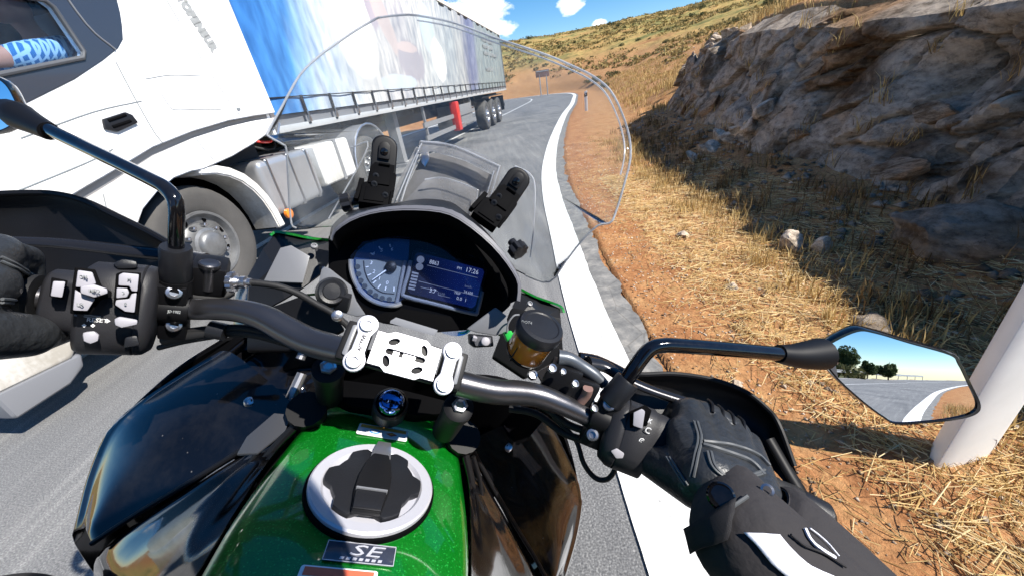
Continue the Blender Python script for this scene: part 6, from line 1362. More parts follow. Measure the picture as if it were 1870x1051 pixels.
m = MB(); m.plate([P(x, y, .474) for x, y in ((862, 612), (896, 615), (897, 630), (868, 631))], .002, (0, -.8, .6)); bp(m, 'switch_face', pmat('switch_face', (.10, .10, .11), .4), sb, bevel=.001)
q = P(886, 622.5, .472); m = MB(); m.lathe(q, (0, -.8, .6), [(0, .0056), (.003, .0056), (.004, .0045), (.0042, .0005)], 20); bp(m, 'switch_button', M['button_white'], sb, angle=60)
q = P(867, 617, .472); m = MB(); m.box(q, .0025, .0025, .0025); bp(m, 'indicator', M['button_white'], sb)
m = MB(); m.plate([P(x, y, .50) for x, y in ((852, 600), (905, 560), (925, 575), (930, 605), (905, 612), (870, 606))], .006, (0, .8, -.6)); bp(m, 'fairing_bracket', M['grey_plastic'], bevel=.002)
m = MB(); m.plate([P(x, y, .488) for x, y in ((920, 606), (934, 602), (942, 616), (928, 624))], .012, (0, .8, -.6)); bp(m, 'connector', pmat('connector_green', (.02, .42, .06), .45), bevel=.002)
m = MB(); m.tube([P(926, 606, .487), P(928, 590, .485), P(938, 576, .486), P(948, 574, .49)], .0012, 6, up=4); bp(m, 'wire', M['grey_plastic'])

# ---- upper fairing on both sides: grey facets and a green edge
def upper(s, dd=0.0):
    g = [P(455, 500, .60), P(480, 455, .60), P(505, 424, .61), P(560, 430, .64), P(606, 440, .66)]
    b = [P(452, 582, .585), P(520, 545, .58), P(552, 525, .585), P(585, 500, .60), P(606, 470, .63)]
    m = MB(); m.patch([[SX(x, s) for x in g], [SX(x * .5 + y * .5, s) + A(0, 0, .014) for x, y in zip(g, b)], [SX(x, s) for x in b]], 1, .004, direc=(0, .5, -.9)); o = bp(m, 'upper_fairing', M['dark_plastic'], angle=15)
    m = MB(); f = [P(512, 455, .585), P(532, 450, .588), P(566, 470, .592), P(553, 518, .578), P(482, 515, .578)]; m.plate([SX(x, s) for x in f], .003, (0, -.4, 1)); bp(m, 'grey_facet', M['grey_plastic'], o, bevel=.001)
    m = MB(); e = [P(492, 428, .60), P(505, 421, .605), P(535, 426, .615), P(570, 433, .63), P(607, 436, .65)]; e2 = [x + A(0, .02, -.012) for x in e]; m.patch([[SX(x, s) for x in e], [SX(x, s) for x in e2]], 3, .004); bp(m, 'green_edge', M['green_paint'], o)
    m = MB(); h = [P(448, 590, .58), P(455, 500, .60), P(430, 520, .62), P(425, 600, .60)]; m.plate([SX(x, s) for x in h], .01, (0, .5, -1)); bp(m, 'fairing_side', M['gloss_black'], o, bevel=.002)
    bolt(SX(P(574, 450, .592), s), (0, -.5, 1), 'fairing_bolt', 'grey_plastic', .7, o)
both(upper)
m = MB(); m.plate([P(x, y, .57) for x, y in ((452, 575), (560, 535), (600, 560), (630, 600), (560, 640), (450, 640))], .01, (0, .6, -1)); bp(m, 'fairing_inner', M['black_plastic'], bevel=.003)
m = MB(); m.plate([P(x, y, .56) for x, y in ((935, 560), (1025, 580), (1030, 650), (960, 690), (900, 650))], .01, (0, .6, -1)); bp(m, 'fairing_inner', M['black_plastic'], bevel=.003)

# ---- windscreen
so_ = [(690, 32, .57), (724, 28, .577), (760, 28, .583), (830, 42, .588), (900, 68, .585), (950, 84, .58), (1000, 101, .572), (1045, 120, .562), (1085, 140, .552), (1115, 165, .542), (1136, 205, .53), (1150, 250, .522), (1152, 290, .515), (1140, 340, .512), (1124, 392, .512), (1114, 408, .512), (1092, 413, .515), (1062, 442, .52), (1034, 478, .53), (1004, 515, .545), (960, 503, .575), (900, 470, .615), (840, 440, .645), (780, 425, .66), (700, 415, .66), (640, 412, .645), (590, 415, .61), (540, 417, .565), (530, 400, .56), (526, 340, .545), (522, 275, .528), (515, 264, .522), (490, 250, .512), (489, 240, .512), (515, 193, .52), (546, 138, .535), (580, 104, .548), (610, 82, .557), (645, 58, .565), (672, 42, .57)]
ctl = np.array([(x, y, d) for x, y, d in so_] + [(800, 220, .69), (690, 220, .665), (920, 240, .655), (800, 330, .70), (800, 110, .645), (610, 200, .60), (1040, 250, .58), (640, 320, .63), (960, 360, .635)])
K = np.linalg.norm(ctl[:, None, :2] - ctl[None, :, :2], axis=2) / 600.0; Wt = np.linalg.solve(K + 1e-6 * np.eye(len(K)), ctl[:, 2] - .6)
def sd_(x, y): return float((np.hypot(ctl[:, 0] - x, ctl[:, 1] - y) / 600.0) @ Wt + .6)
so2 = catmull(np.array([s_[:2] for s_ in so_] + [so_[0][:2]]), 3)[:-1]; ccx, ccy = 810.0, 235.0; NRg = 14
V = [P(ccx, ccy, sd_(ccx, ccy))]; F = []; k = len(so2)
for j in range(1, NRg + 1):
    f = j / NRg; V += [P(ccx + (x - ccx) * f, ccy + (y - ccy) * f, sd_(ccx + (x - ccx) * f, ccy + (y - ccy) * f)) for x, y in so2]
for i in range(k): F.append((0, 1 + i, 1 + (i + 1) % k))
for j in range(NRg - 1):
    for i in range(k): a, b = 1 + j * k, 1 + (j + 1) * k; F.append((a + i, b + i, b + (i + 1) % k, a + (i + 1) % k))
for it in range(30):                                     # fair the dome
    Va = np.array(V); S_ = np.zeros_like(Va); C_ = np.zeros(len(Va))
    for f in F[::1]:
        for a, b in zip(f, f[1:] + f[:1]): S_[a] += Va[b]; S_[b] += Va[a]; C_[a] += 1; C_[b] += 1
    new = Va * .5 + .5 * S_ / C_[:, None]; n_in = 1 + (NRg - 1) * k; rays = Va / Va[:, 1:2]; new = rays * new[:, 1:2]; Va[:n_in] = new[:n_in]; V = list(Va)
front = [v + A(0, .0035, .001) for v in V]; n0 = len(V); outer = list(range(1 + (NRg - 1) * k, 1 + NRg * k))
m = MB(); m.add(V + front, [f[::-1] for f in F] + [tuple(i + n0 for i in f) for f in F] + [(outer[i], outer[(i + 1) % k], outer[(i + 1) % k] + n0, outer[i] + n0) for i in range(k)]); scr = bp(m, 'windscreen', M['screen'], angle=180)
edge = [V[i] + A(0, .0017, 0) for i in outer]; e0 = edge[: 3 * 20 + 1]; e1 = edge[3 * 27:] + edge[:1]
m = MB(); m.tube(e0, .0015, 8, caps=True); m.tube(e1, .0015, 8, caps=True); bp(m, 'screen_edge', M['screen_edge'], scr)
inner = [P(ccx + (x - ccx) * .965, ccy + (y - ccy) * .955, sd_(x, y) + .004) for x, y in so2][3 * 2: 3 * 13]; m = MB(); m.tube(inner, .0012, 6); bp(m, 'screen_rim_line', M['screen_edge'], scr)
bk_d = .60
def cpl_(nm, pts, d, mat, th=.004): m = MB(); m.plate([P(x, y, d) for x, y in pts], th, (0, 1, -.1)); return bp(m, nm, mat, bevel=.0012)
br = cpl_('screen_bracket', [(766, 258), (800, 258), (850, 270), (890, 287), (914, 304), (903, 320), (870, 300), (830, 286), (790, 277), (764, 280)], bk_d, M['clear_bracket'])
for nm, pts in (('bracket_leg', [(760, 268), (772, 272), (730, 372), (706, 372)]), ('bracket_leg', [(902, 306), (916, 304), (892, 404), (872, 404)]), ('bracket_panel', [(772, 282), (800, 279), (850, 294), (903, 322), (884, 404), (728, 372)]), ('bracket_web', [(776, 328), (800, 324), (850, 333), (873, 350), (870, 385), (862, 400), (760, 378), (738, 368)])):
    m = MB(); m.plate([P(x, y, bk_d + (.012 if nm != 'bracket_panel' else .022)) for x, y in pts], .004, (0, 1, -.1)); bp(m, nm, M['clear_bracket' if nm != 'bracket_panel' else 'smoke_panel'], br, bevel=.001)
for pts in ([(770, 262), (752, 300), (724, 366)], [(764, 282), (745, 330), (733, 368)], [(912, 304), (898, 352), (884, 402)], [(902, 312), (890, 352), (874, 400)], [(768, 258), (830, 267), (914, 304)], [(776, 328), (812, 325), (866, 344), (872, 352), (868, 380)], [(940, 303), (968, 318), (977, 345), (974, 420), (968, 470)], [(640, 270), (672, 268), (600, 400)]):
    m = MB(); m.tube([P(x, y, bk_d - .002) for x, y in pts], .0011, 6, up=4); bp(m, 'bracket_rim', M['screen_edge'], br)
m = MB(); m.plate([P(x, y, bk_d + .02) for x, y in ((770, 268), (780, 266), (784, 290), (776, 305), (768, 295))], .006); bp(m, 'bracket_boss', M['silver_metal'], br, bevel=.001)
def adjuster(top, mid, low, knob, kd, d=.575):
    t, mi, l = P(*top, d), P(*mid, d), P(*low, d - .03); ax = unit(t - mi); vw = unit(-mi); sd2 = np.cross(ax, vw)
    def plan(pts, o): return [o + ax * a + sd2 * b for a, b in pts]
    L = np.linalg.norm(t - mi); w = .0195
    head = [(0, -w), (0, w)] + [(L - w * .6 + w * .6 * math.sin(R_(k * 18)), w * math.cos(R_(k * 18))) for k in range(0, 11)] 
    head = [(-.01, -w)] + [(L - .016 + .016 * math.sin(R_(a)), -w * math.cos(R_(a))) for a in range(0, 181, 20)] + [(-.01, w)]
    m = MB(); m.plate(plan(head, mi), .012, -vw); ad = bp(m, 'screen_adjuster', M['matt_black'], bevel=.004, seg=3)
    slot = [(L * .25, -w * .45)] + [(L * .62 + w * .45 * math.sin(R_(a)), -w * .45 * math.cos(R_(a))) for a in range(0, 181, 30)] + [(L * .25, w * .45)]
    m = MB(); m.plate([p + vw * .001 for p in plan(slot, mi)], .004, vw); bp(m, 'slider', M['matt_black'], ad, bevel=.0018)
    m = MB(); m.lathe(mi + ax * L * .48 + vw * .004, vw, [(0, .006), (.004, .005), (.005, .001)], 14); bp(m, 'slider_knob', M['gloss_black'], ad)
    c = (mi + l) / 2; ll = np.linalg.norm(l - mi) / 2; ay = unit(l - mi); zz = np.cross(ay, sd2); zz = zz if zz.dot(vw) > 0 else -zz; m = MB()
    def pl(pts, h0, h1): m.plate([c + ay * a * ll + sd2 * b + zz * h0 for a, b in pts], h1 - h0, zz)
    pl([(-1, -.013), (-1, .017), (-.55, .017), (-.5, .022), (.25, .022), (.35, .017), (1, .017), (1, -.024), (.1, -.024), (0, -.018), (-.7, -.018)], -.012, .008); pl([(-.75, -.010), (-.75, .012), (.1, .014), (.1, -.016), (-.5, -.016)], .008, .0115); pl([(.25, -.018), (.25, .010), (.9, .010), (.9, -.018)], .008, .0105); pl([(-.2, -.030), (-.2, -.023), (.8, -.026), (.8, -.032)], -.010, .004)
    m.tube([c + ay * ll * -.6 + sd2 * .019 + zz * .006, c + ay * ll * .9 + sd2 * .019 + zz * .006], .0025, 8); m.tube([c - ay * ll * .9 - sd2 * .006 + zz * .0115, c - ay * ll * .9 + sd2 * .010 + zz * .0115], .0022, 8); b = bp(m, 'adjuster_body', M['deep_black'], ad, bevel=.003)
    for s_ in (-.5, -.1, .35): bolt(c + ay * ll * s_ + sd2 * (.010 if s_ > 0 else -.008) + vw * .013, vw, 'adjuster_bolt', 'dark_plastic', .6, b)
    m = MB(); m.box(mi + vw * .006 - ax * .003, .0015, .010, .002, (ax, sd2, vw)); bp(m, 'adjuster_tab', M['steel'], b)
    kq = P(*knob, kd); kax = unit(kq - (c + l) / 2); m = MB(); rg = []
    for h_, r_ in ((-.016, .006), (-.006, .006), (-.005, .0125), (.007, .0125), (.0085, .010)): rg.append([kq + kax * h_ + (r_ * (1 + (.10 * math.cos(8 * a) if r_ > .01 else 0))) * (math.cos(a) * unit(np.cross(kax, (0, 0, 1))) + math.sin(a) * np.cross(kax, unit(np.cross(kax, (0, 0, 1))))) for a in np.linspace(0, 6.2832, 48, endpoint=False)])
    m.loft(rg); bp(m, 'adjuster_knob', M['dark_plastic'], ad, angle=30)
adjuster((704, 247), (700, 305), (686, 378), (634, 370), .545)
adjuster((957, 310), (930, 350), (886, 408), (945, 455), .52)

# ---- brake and clutch hardware
ra = unit(A(.05, -.20, 1)); rc = P(982, 606, .430)
m = MB(); pr = [(-.003, .0262), (0, .027), (.0085, .027), (.0115, .0255), (.0122, .021), (.0112, .0195), (.012, .001)]; rg = []
for h_, r_ in pr: rg.append([rc + ra * h_ + r_ * (1 + (.012 * math.cos(24 * a) if .028 < r_ else 0)) * (math.cos(a) * A(1, 0, 0) + math.sin(a) * np.cross(ra, A(1, 0, 0))) for a in np.linspace(0, 6.2832, 72, endpoint=False)])
m.loft(rg); res = bp(m, 'reservoir_cap', M['dark_plastic'], angle=30)
m = MB(); m.lathe(rc, ra, [(-.046, .010), (-.042, .018), (-.036, .0235), (-.003, .0245)], 40); bp(m, 'reservoir_body', M['fluid'], res, angle=50)
m = MB(); m.lathe(rc, ra, [(-.050, .006), (-.046, .0125), (-.039, .0225), (-.034, .0245), (-.0335, .0235)], 40, closed=False); bp(m, 'reservoir_holder', M['matt_black'], res)
for dx in (-.018, .014): m = MB(); m.box(rc - ra * .02 + A(dx, -.022 + abs(dx) * .5, -.01), .0012, .0012, .012, (A(1, 0, 0), np.cross(ra, A(1, 0, 0)), ra)); bp(m, 'reservoir_rib', M['matt_black'], res)
bolt(P(972, 684, .44), (0, -.5, 1), 'holder_bolt', 'steel', .8)
ptext('lettering', 'DOT4', 962, 588, .4165, .0045, M['print_grey'], res, .15)
m = MB(); m.tube([P(1020, 652, .45), P(1040, 655, .45), P(1062, 668, .452), P(1085, 684, .452), P(1105, 702, .45)], [.010, .0085, .008, .008, .006], 14, up=4); bp(m, 'brake_hose_joint', pmat('hose_grey', (.09, .10, .115), .35, metal=.4), angle=60)
m = MB(); m.box(P(1025, 690, .46), .020, .022, .020, (axR, np.cross(axR, uR), uR)); m.box(P(1060, 715, .455), .016, .020, .020, (axR, np.cross(axR, uR), uR)); mc = bp(m, 'master_cylinder', M['matt_black'], bevel=.005)
for x, y, s_ in ((1008, 672, .7), (1050, 700, .6), (1028, 678, .5), (1085, 745, .6)): bolt(P(x, y, .425), (.1, -.5, 1), 'cylinder_bolt', 'steel', s_, mc)
m = MB(); m.tube([P(1058, 735, .44), P(1070, 720, .435), P(1074, 708, .43)], .006, 12, up=3); bp(m, 'banjo_joint', pmat('copper_sleeve', (.20, .12, .10), .45), mc)
m = MB(); m.tube([P(1075, 662, .475), P(1105, 668, .48), P(1140, 690, .475), P(1190, 712, .47), P(1260, 735, .465)], [.011, .010, .009, .008, .008], 12, up=4, flat=.7); bp(m, 'brake_lever', M['lever'])
m = MB(); m.tube([P(1058, 650, .49), P(1090, 656, .492), P(1125, 672, .487), P(1150, 686, .48)], .006, 10, up=4); bp(m, 'lever_guard', M['gloss_black'])
def cable(nm, pts, r, mat): m = MB(); m.tube([P(*p) for p in pts], r, 10, up=6); return bp(m, nm, M[mat], angle=60)
cable('throttle_cable', [(1090, 790, .445), (1040, 775, .46), (990, 740, .47), (950, 726, .475), (880, 720, .48)], .0045, 'rubber'); cable('throttle_cable', [(1082, 806, .445), (1030, 790, .465), (980, 755, .475), (930, 745, .48)], .0045, 'rubber')
cable('brake_hose', [(1130, 843, .44), (1112, 872, .44), (1088, 872, .445), (1066, 845, .45), (1050, 800, .46), (1010, 760, .47)], .003, 'rubber')
cable('wiring_loom', [(300, 620, .41), (345, 612, .41), (400, 605, .415), (460, 607, .42), (520, 622, .425), (600, 650, .44)], .006, 'rubber'); cable('wiring_loom', [(300, 612, .41), (350, 604, .41), (410, 598, .412), (470, 602, .418), (540, 632, .43)], .004, 'rubber'); cable('wiring_loom', [(290, 634, .412), (340, 622, .412), (400, 612, .414)], .003, 'rubber')
m = MB(); q = P(398, 603, .41); m.tube([q - A(.008, 0, 0), q + A(.008, 0, 0)], .0095, 12); bp(m, 'cable_tie', M['dark_plastic'])
# clutch lever perch, adjuster wheel and cable on the left
m = MB(); m.box(P(385, 503, .415), .016, .018, .018, (axL, np.cross(axL, uL), uL)); pch = bp(m, 'clutch_perch', M['matt_black'], bevel=.006)
m = MB(); q = P(383, 482, .398); m.lathe(q, uL, [(-.03, .0075), (-.004, .0075), (-.003, .0095), (.001, .0095), (.002, .008), (.0015, .004), (.001, .001)], 20); bp(m, 'pivot_bolt', M['bar_grey'], pch, angle=30)
q0_, q1_ = P(418, 515, .405), P(442, 515, .407); kx = unit(q1_ - q0_); m = MB(); rg = []
for h_, r_ in ((0, .009), (.001, .0105), (.006, .0105), (.007, .007), (.010, .0055), (.012, .0065), (.017, .0065), (.018, .004), (.022, .0042)): rg.append([q0_ + kx * h_ + r_ * (1 + (.07 * math.cos(12 * a) if r_ > .009 else 0)) * (math.cos(a) * unit(np.cross(kx, (0, 0, 1))) + math.sin(a) * np.cross(kx, unit(np.cross(kx, (0, 0, 1))))) for a in np.linspace(0, 6.2832, 48, endpoint=False)])
m.loft(rg); bp(m, 'cable_adjuster', M['steel'], pch, angle=30)
cable('clutch_cable', [(446, 515, .408), (475, 517, .413), (510, 523, .42), (545, 536, .43), (580, 556, .437), (608, 572, .442), (640, 600, .45), (665, 640, .46)], .0038, 'rubber')
m = MB(); m.lathe(P(616, 576, .438), unit(-P(616, 576, 1)), [(-.004, .0065), (.0, .0065), (.0012, .0045), (.0012, .001)], 16); bp(m, 'cable_clip', M['steel'])
m = MB(); m.tube([P(372, 475, .43), P(330, 468, .43), P(250, 460, .425), P(120, 445, .415), P(20, 440, .40)], [.011, .010, .009, .008, .007], 12, up=4, flat=.7); bp(m, 'clutch_lever', M['lever'])

# ---- hand guards
def guard(rows, bend):
    m = MB(); m.patch(rows, 6, .004, direc=(0, 1, 0)); g = bp(m, 'hand_guard', M['black_plastic'], angle=60)
    e = MB(); e.tube(rows[0], .0035, 8, up=6); bp(e, 'guard_rim', M['matt_black'], g); m = MB(); m.tube(bend, [.009, .009, .010, .011], 12, up=5, flat=.6); bp(m, 'guard_bracket', M['matt_black'], g); return g
guard([[P(352, 476, .425), P(295, 436, .435), P(215, 395, .443), P(140, 362, .447), P(60, 352, .447), P(-70, 365, .43), P(-190, 430, .39)],
       [P(352, 492, .43), P(290, 460, .445), P(210, 425, .455), P(135, 405, .460), P(50, 395, .46), P(-75, 410, .44), P(-195, 470, .395)],
       [P(352, 515, .43), P(285, 500, .445), P(205, 490, .455), P(130, 485, .46), P(45, 480, .46), P(-80, 490, .44), P(-200, 520, .385)],
       [P(350, 540, .425), P(280, 545, .44), P(200, 550, .445), P(125, 560, .45), P(40, 560, .45), P(-80, 560, .425), P(-200, 560, .38)]],
      [P(-190, 450, .395), P(-240, 500, .37), P(-230, 540, .36), P(-190, 555, .35)])
guard([[P(1128, 676, .50), P(1170, 683, .51), P(1230, 682, .52), P(1300, 692, .515), P(1360, 714, .505), P(1400, 745, .49), P(1422, 775, .475), P(1450, 850, .455)],
       [P(1125, 690, .505), P(1170, 700, .53), P(1230, 704, .535), P(1300, 712, .53), P(1362, 732, .515), P(1402, 762, .50), P(1425, 795, .48), P(1456, 868, .455)],
       [P(1122, 715, .505), P(1170, 730, .53), P(1230, 738, .535), P(1300, 748, .53), P(1360, 768, .515), P(1400, 800, .495), P(1430, 835, .468), P(1460, 890, .445)],
       [P(1125, 740, .50), P(1170, 770, .51), P(1230, 790, .51), P(1300, 800, .50), P(1360, 815, .49), P(1410, 855, .465), P(1440, 890, .445), P(1463, 925, .43)]],
      [P(1405, 800, .475), P(1440, 860, .455), P(1464, 905, .438), P(1452, 930, .428)])

# ---- the rest of the machine, mostly hidden by the tank: wheels, forks, engine, seat, tail
def bwheel(f, R, w):
    e = empty('wheel'); e.parent = bike; e.location = (0, f, R); pr = [(-w / 2 * math.cos(a) * 1.0, R - w * .42 + w * .42 * math.sin(a)) for a in np.linspace(-.3, math.pi + .3, 18)]
    m = MB(); m.lathe((0, 0, 0), (1, 0, 0), pr, 48, closed=False); m.build('tyre', M['rubber'], e, angle=60)
    rr = R - w * .55; m = MB(); m.lathe((0, 0, 0), (1, 0, 0), [(-w * .42, rr + .004), (-w * .38, rr - .012), (0, rr - .022), (w * .38, rr - .012), (w * .42, rr + .004)], 40, closed=False); m.lathe((0, 0, 0), (1, 0, 0), [(-.06, .04), (.06, .04)], 20)
    for k in range(6): a = k * 1.047; m.tube([(0, .03 * math.cos(a), .03 * math.sin(a)), (0, rr * math.cos(a + .15), rr * math.sin(a + .15))], [.014, .011], 8)
    m.build('rim', M['gloss_black'], e); m = MB(); m.lathe((.08, 0, 0), (1, 0, 0), [(0, .15), (.005, .15)], 40); m.lathe((-.085, 0, 0), (1, 0, 0), [(0, .15), (.005, .15)], 40); m.build('brake_disc', M['steel'], e)
FW, RW = .74, -.74
bwheel(FW, .31, .12); bwheel(RW, .32, .18)
z_ = lambda u: u                                          # u measured from the camera
m = MB()
for s_ in (-1, 1): m.tube([A(s_ * .10, .36, -.40), A(s_ * .10, .52, -.80)], .0225, 14); m.tube([A(s_ * .10, .50, -.75), A(s_ * .10, FW, -U0 + .30)], .029, 14)
bp(m, 'fork_legs', M['matt_black']); m = MB(); m.patch([[A(s_ * .07, FW - .32, -U0 + .56 - .04 * abs(s_)), A(s_ * .085, FW, -U0 + .66 - .06 * abs(s_)), A(s_ * .07, FW + .28, -U0 + .48 - .04 * abs(s_))] for s_ in (-1, -.5, 0, .5, 1)], 4, .004); bp(m, 'front_mudguard', M['black_plastic'])
m = MB(); m.box((0, .12, -.72), .17, .24, .16); m.box((0, .10, -.98), .21, .22, .13); m.box((0, .34, -.80), .19, .03, .2); eng = bp(m, 'engine', M['truck_black'], bevel=.03, seg=3)
m = MB(); m.patch([[A(s_ * w, f, u - .03 * abs(s_) ** 2) for f, w, u in ((-.10, .10, -.47), (-.22, .13, -.53), (-.42, .16, -.52), (-.62, .15, -.47), (-.85, .13, -.43), (-1.0, .09, -.42))] for s_ in (-1, -.7, 0, .7, 1)], 4, .05, direc=(0, 0, -1)); bp(m, 'seat', M['leather'], angle=60)
m = MB(); m.box((0, -.62, -.60), .13, .42, .07); m.box((0, -.98, -.53), .10, .16, .05); bp(m, 'tail', M['gloss_black'], bevel=.03, seg=3); m = MB(); m.box((0, -1.145, -.53), .07, .012, .03); bp(m, 'tail_light', M['red_paint'], bevel=.006)
m = MB(); m.tube([A(.07, -.25, -1.10), A(.07, RW, -U0 + .32)], .035, 10); m.tube([A(-.09, -.25, -1.10), A(-.09, RW, -U0 + .32)], .035, 10); m.box((0, -.36, -1.05), .1, .12, .05); bp(m, 'swing_arm', M['matt_black'])
m = MB(); m.tube([A(.19, -.30, -1.16), A(.20, -.55, -1.08), A(.22, -.95, -.90)], [.04, .055, .05], 16, up=4); bp(m, 'exhaust', M['steel'])
for s_ in (-1, 1): m = MB(); m.tube([A(s_ * .16, -.22, -1.08), A(s_ * .28, -.22, -1.08)], .014, 8); bp(m, 'foot_peg', M['matt_black'])
m = MB(); m.patch([[A(s_ * w, f, u - .05 * abs(s_) ** 2) for f, w, u in ((.62, .20, -.36), (.74, .17, -.42), (.86, .10, -.50), (.92, .04, -.58))] for s_ in (-1, -.5, 0, .5, 1)], 4, .005, direc=(0, 0, -1)); bp(m, 'nose_fairing', M['green_paint'], angle=60)
for s_ in (-1, 1): m = MB(); m.lathe(A(s_ * .085, .885, -.545), A(s_ * .15, 1, .1), [(-.02, .05), (.0, .05), (.014, .035), (.018, .001)], 24, sx=1.3); bp(m, 'headlight', M['dash_glass'])
# ---------------------------------------------------------------- the rider
def bj(a, b): return [tuple(a), tuple(b)]
def right_hand(sgn, gin, gout):
    """capsules of a gloved hand closed on the grip: palm, four fingers over the grip, thumb under it"""
    d = unit(gout - gin); fw = unit(A(0, 1, 0) - d * d[1]); up_ = np.cross(d, fw); up_ = up_ if up_[2] > 0 else -up_
    def at(t, a, r): return gin + d * t + fw * (r * math.sin(a)) + up_ * (r * math.cos(a))   # a: 0 over the grip, 90 in front, 180 under
    caps = []; wrist = gin + d * .052 - fw * .082 + up_ * .034; kn = [at(.020, R_(4), .041), at(.044, R_(-2), .044), at(.067, R_(-2), .043), at(.088, R_(4), .038)]
    for k in range(4): caps.append((wrist + d * (-.020 + .014 * k), .026, kn[k], .0168 if k < 3 else .015))
    caps.append((wrist + d * -.022, .027, kn[0] - fw * .03 - up_ * .012, .024)); caps.append((kn[0] - up_ * .012, .016, kn[3] - up_ * .012, .015))
    fing = []
    for k in range(4):
        t = .018 + .0245 * k; L = (1.0, 1.06, 1.02, .9)[k]; p1 = at(t + .002, R_(62), .040 * L); p2 = at(t + .002, R_(128), .034); p3 = at(t, R_(196), .030); r = (.0118, .0122, .0118, .0105)[k]
        fing += [(kn[k], r * 1.25, p1, r * 1.05), (p1, r * 1.08, p2, r), (p2, r, p3, r * .86)]
    th0 = wrist + d * -.026 - up_ * .012; th1 = gin + d * -.004 - fw * .034 - up_ * .016; th2 = gin + d * -.012 + fw * .004 - up_ * .033; th3 = gin + d * -.004 + fw * .026 - up_ * .030
    caps += [(th0, .024, th1, .0185), (th1, .0175, th2, .0150), (th2, .0150, th3, .0115)]
    return caps + fing, wrist, kn, d, fw, up_, at
def lift(caps): return [(tuple(p0 + A(*SH)), r0, tuple(p1 + A(*SH)), r1) for p0, r0, p1, r1 in caps]
rc_, wR, kR, dR_, fR, uR_, atR = right_hand(1, GR_in, GR_out)
lc_, wL, kL, dL_, fL, uL_, atL = right_hand(-1, GL_in, GL_out)
elR, elL = A(.505, .03, -.305), A(-.56, .02, -.28); shR_, shL_ = A(.235, -.20, -.10), A(-.235, -.20, -.10)
pel = A(0, -.30, -.42); chest = A(0, -.29, -.12); neck = A(0, -.235, .05); head = A(.03, -.045, .21)
kneeR, kneeL = A(.315, .16, -.66), A(-.325, .19, -.65); ankR, ankL = A(.25, -.24, -1.0), A(-.25, -.24, -1.0)
body = [(pel, .17, chest, .165), (chest, .16, neck, .075), (neck, .07, head + A(0, -.06, -.06), .06), (chest + A(0, 0, .06), .13, shR_, .09), (chest + A(0, 0, .06), .13, shL_, .09),
        (shR_, .085, elR, .061), (elR, .061, wR - fR * .045, .043), (shL_, .085, elL, .066), (elL, .066, wL - fL * .035, .047), (wR - fR * .05, .044, wR, .030), (wL - fL * .05, .044, wL, .030),
        (pel, .14, kneeR, .085), (pel, .14, kneeL, .085), (kneeR, .08, ankR, .052), (kneeL, .08, ankL, .052), (ankR, .05, ankR + A(0, .17, -.05), .038), (ankL, .05, ankL + A(0, .17, -.05), .038), (head + A(0, -.03, -.05), .075, head, .085)]
me = blob(lift(body), .0105, 'person', 8); me.materials.append(M['textile']); me.polygons.foreach_set('use_smooth', [True] * len(me.polygons))
rider = bpy.data.objects.new('person', me); COL.objects.link(rider); rider.matrix_world = bike.matrix_world
tag(rider, label='motorcycle rider in black jacket with white stripes and black gloves holding the bars', category='person')
def rp(mb, name, mat, parent=None, **kw): return mb.build(name, mat, parent or rider, shift=SH, **kw)
for caps in (rc_, lc_):
    g = blob(lift(caps), .0026, 'glove', 7); g.materials.append(M['leather']); g.polygons.foreach_set('use_smooth', [True] * len(g.polygons)); o = bpy.data.objects.new('glove', g); COL.objects.link(o); o.parent = rider
    if caps is rc_: gR = o
    else: gL = o
from mathutils.bvhtree import BVHTree
def snapper(o, h):
    bm = bmesh.new(); bm.from_mesh(o.data); t = BVHTree.FromBMesh(bm); bm.free()
    def f(q, lift_=.0015):
        loc, n, i, dd = t.find_nearest(Vector(tuple(A(*q) + A(*SH))))
        return A(*loc) + A(*n) * lift_ - A(*SH)
    return f
def rayhit(o):
    bm = bmesh.new(); bm.from_mesh(o.data); t = BVHTree.FromBMesh(bm); bm.free()
    def f(px, py, lift_=.0012):
        r = Vector(tuple(unit(bray(px, py)))); loc, n, i, dd = t.ray_cast(Vector(SH), r)
        return None if loc is None else (A(*loc) - A(*SH)) + A(*n) * lift_
    return f
def seam(o, hit, pts, r=.0013, nm='glove_seam', mat='leather_seam'):
    q = [hit(x, y) for x, y in catmull(np.array(pts, float), 6)]; q = [x for x in q if x is not None]
    if len(q) > 3:
        m = MB(); m.tube(q, r, 6); rp(m, nm, M[mat], o)
hR = rayhit(gR); hL = rayhit(gL)
for dx in (0, 6): 
    seam(gR, hR, [(1268 + dx, 770), (1275 + dx, 800), (1270 + dx, 830), (1262 + dx, 870)])
    seam(gR, hR, [(1292 + dx, 825), (1300 + dx, 850), (1320 + dx, 868), (1350 + dx, 874), (1395, 858 + dx)])
    seam(gR, hR, [(1218 + dx, 835), (1235 + dx, 860), (1252 + dx, 885)])
seam(gR, hR, [(1285, 812), (1330, 826), (1370, 842), (1395, 868)], .0022); seam(gR, hR, [(1285, 806), (1335, 812), (1380, 828), (1404, 850)], .0018)
for s_ in (0, 1): seam(gL, hL, [(0, 470 + 8 * s_), (40, 490 + 6 * s_), (70, 510), (82, 540)]); seam(gL, hL, [(0, 545 + 6 * s_), (30, 548 + 6 * s_), (70, 560 + 6 * s_)])
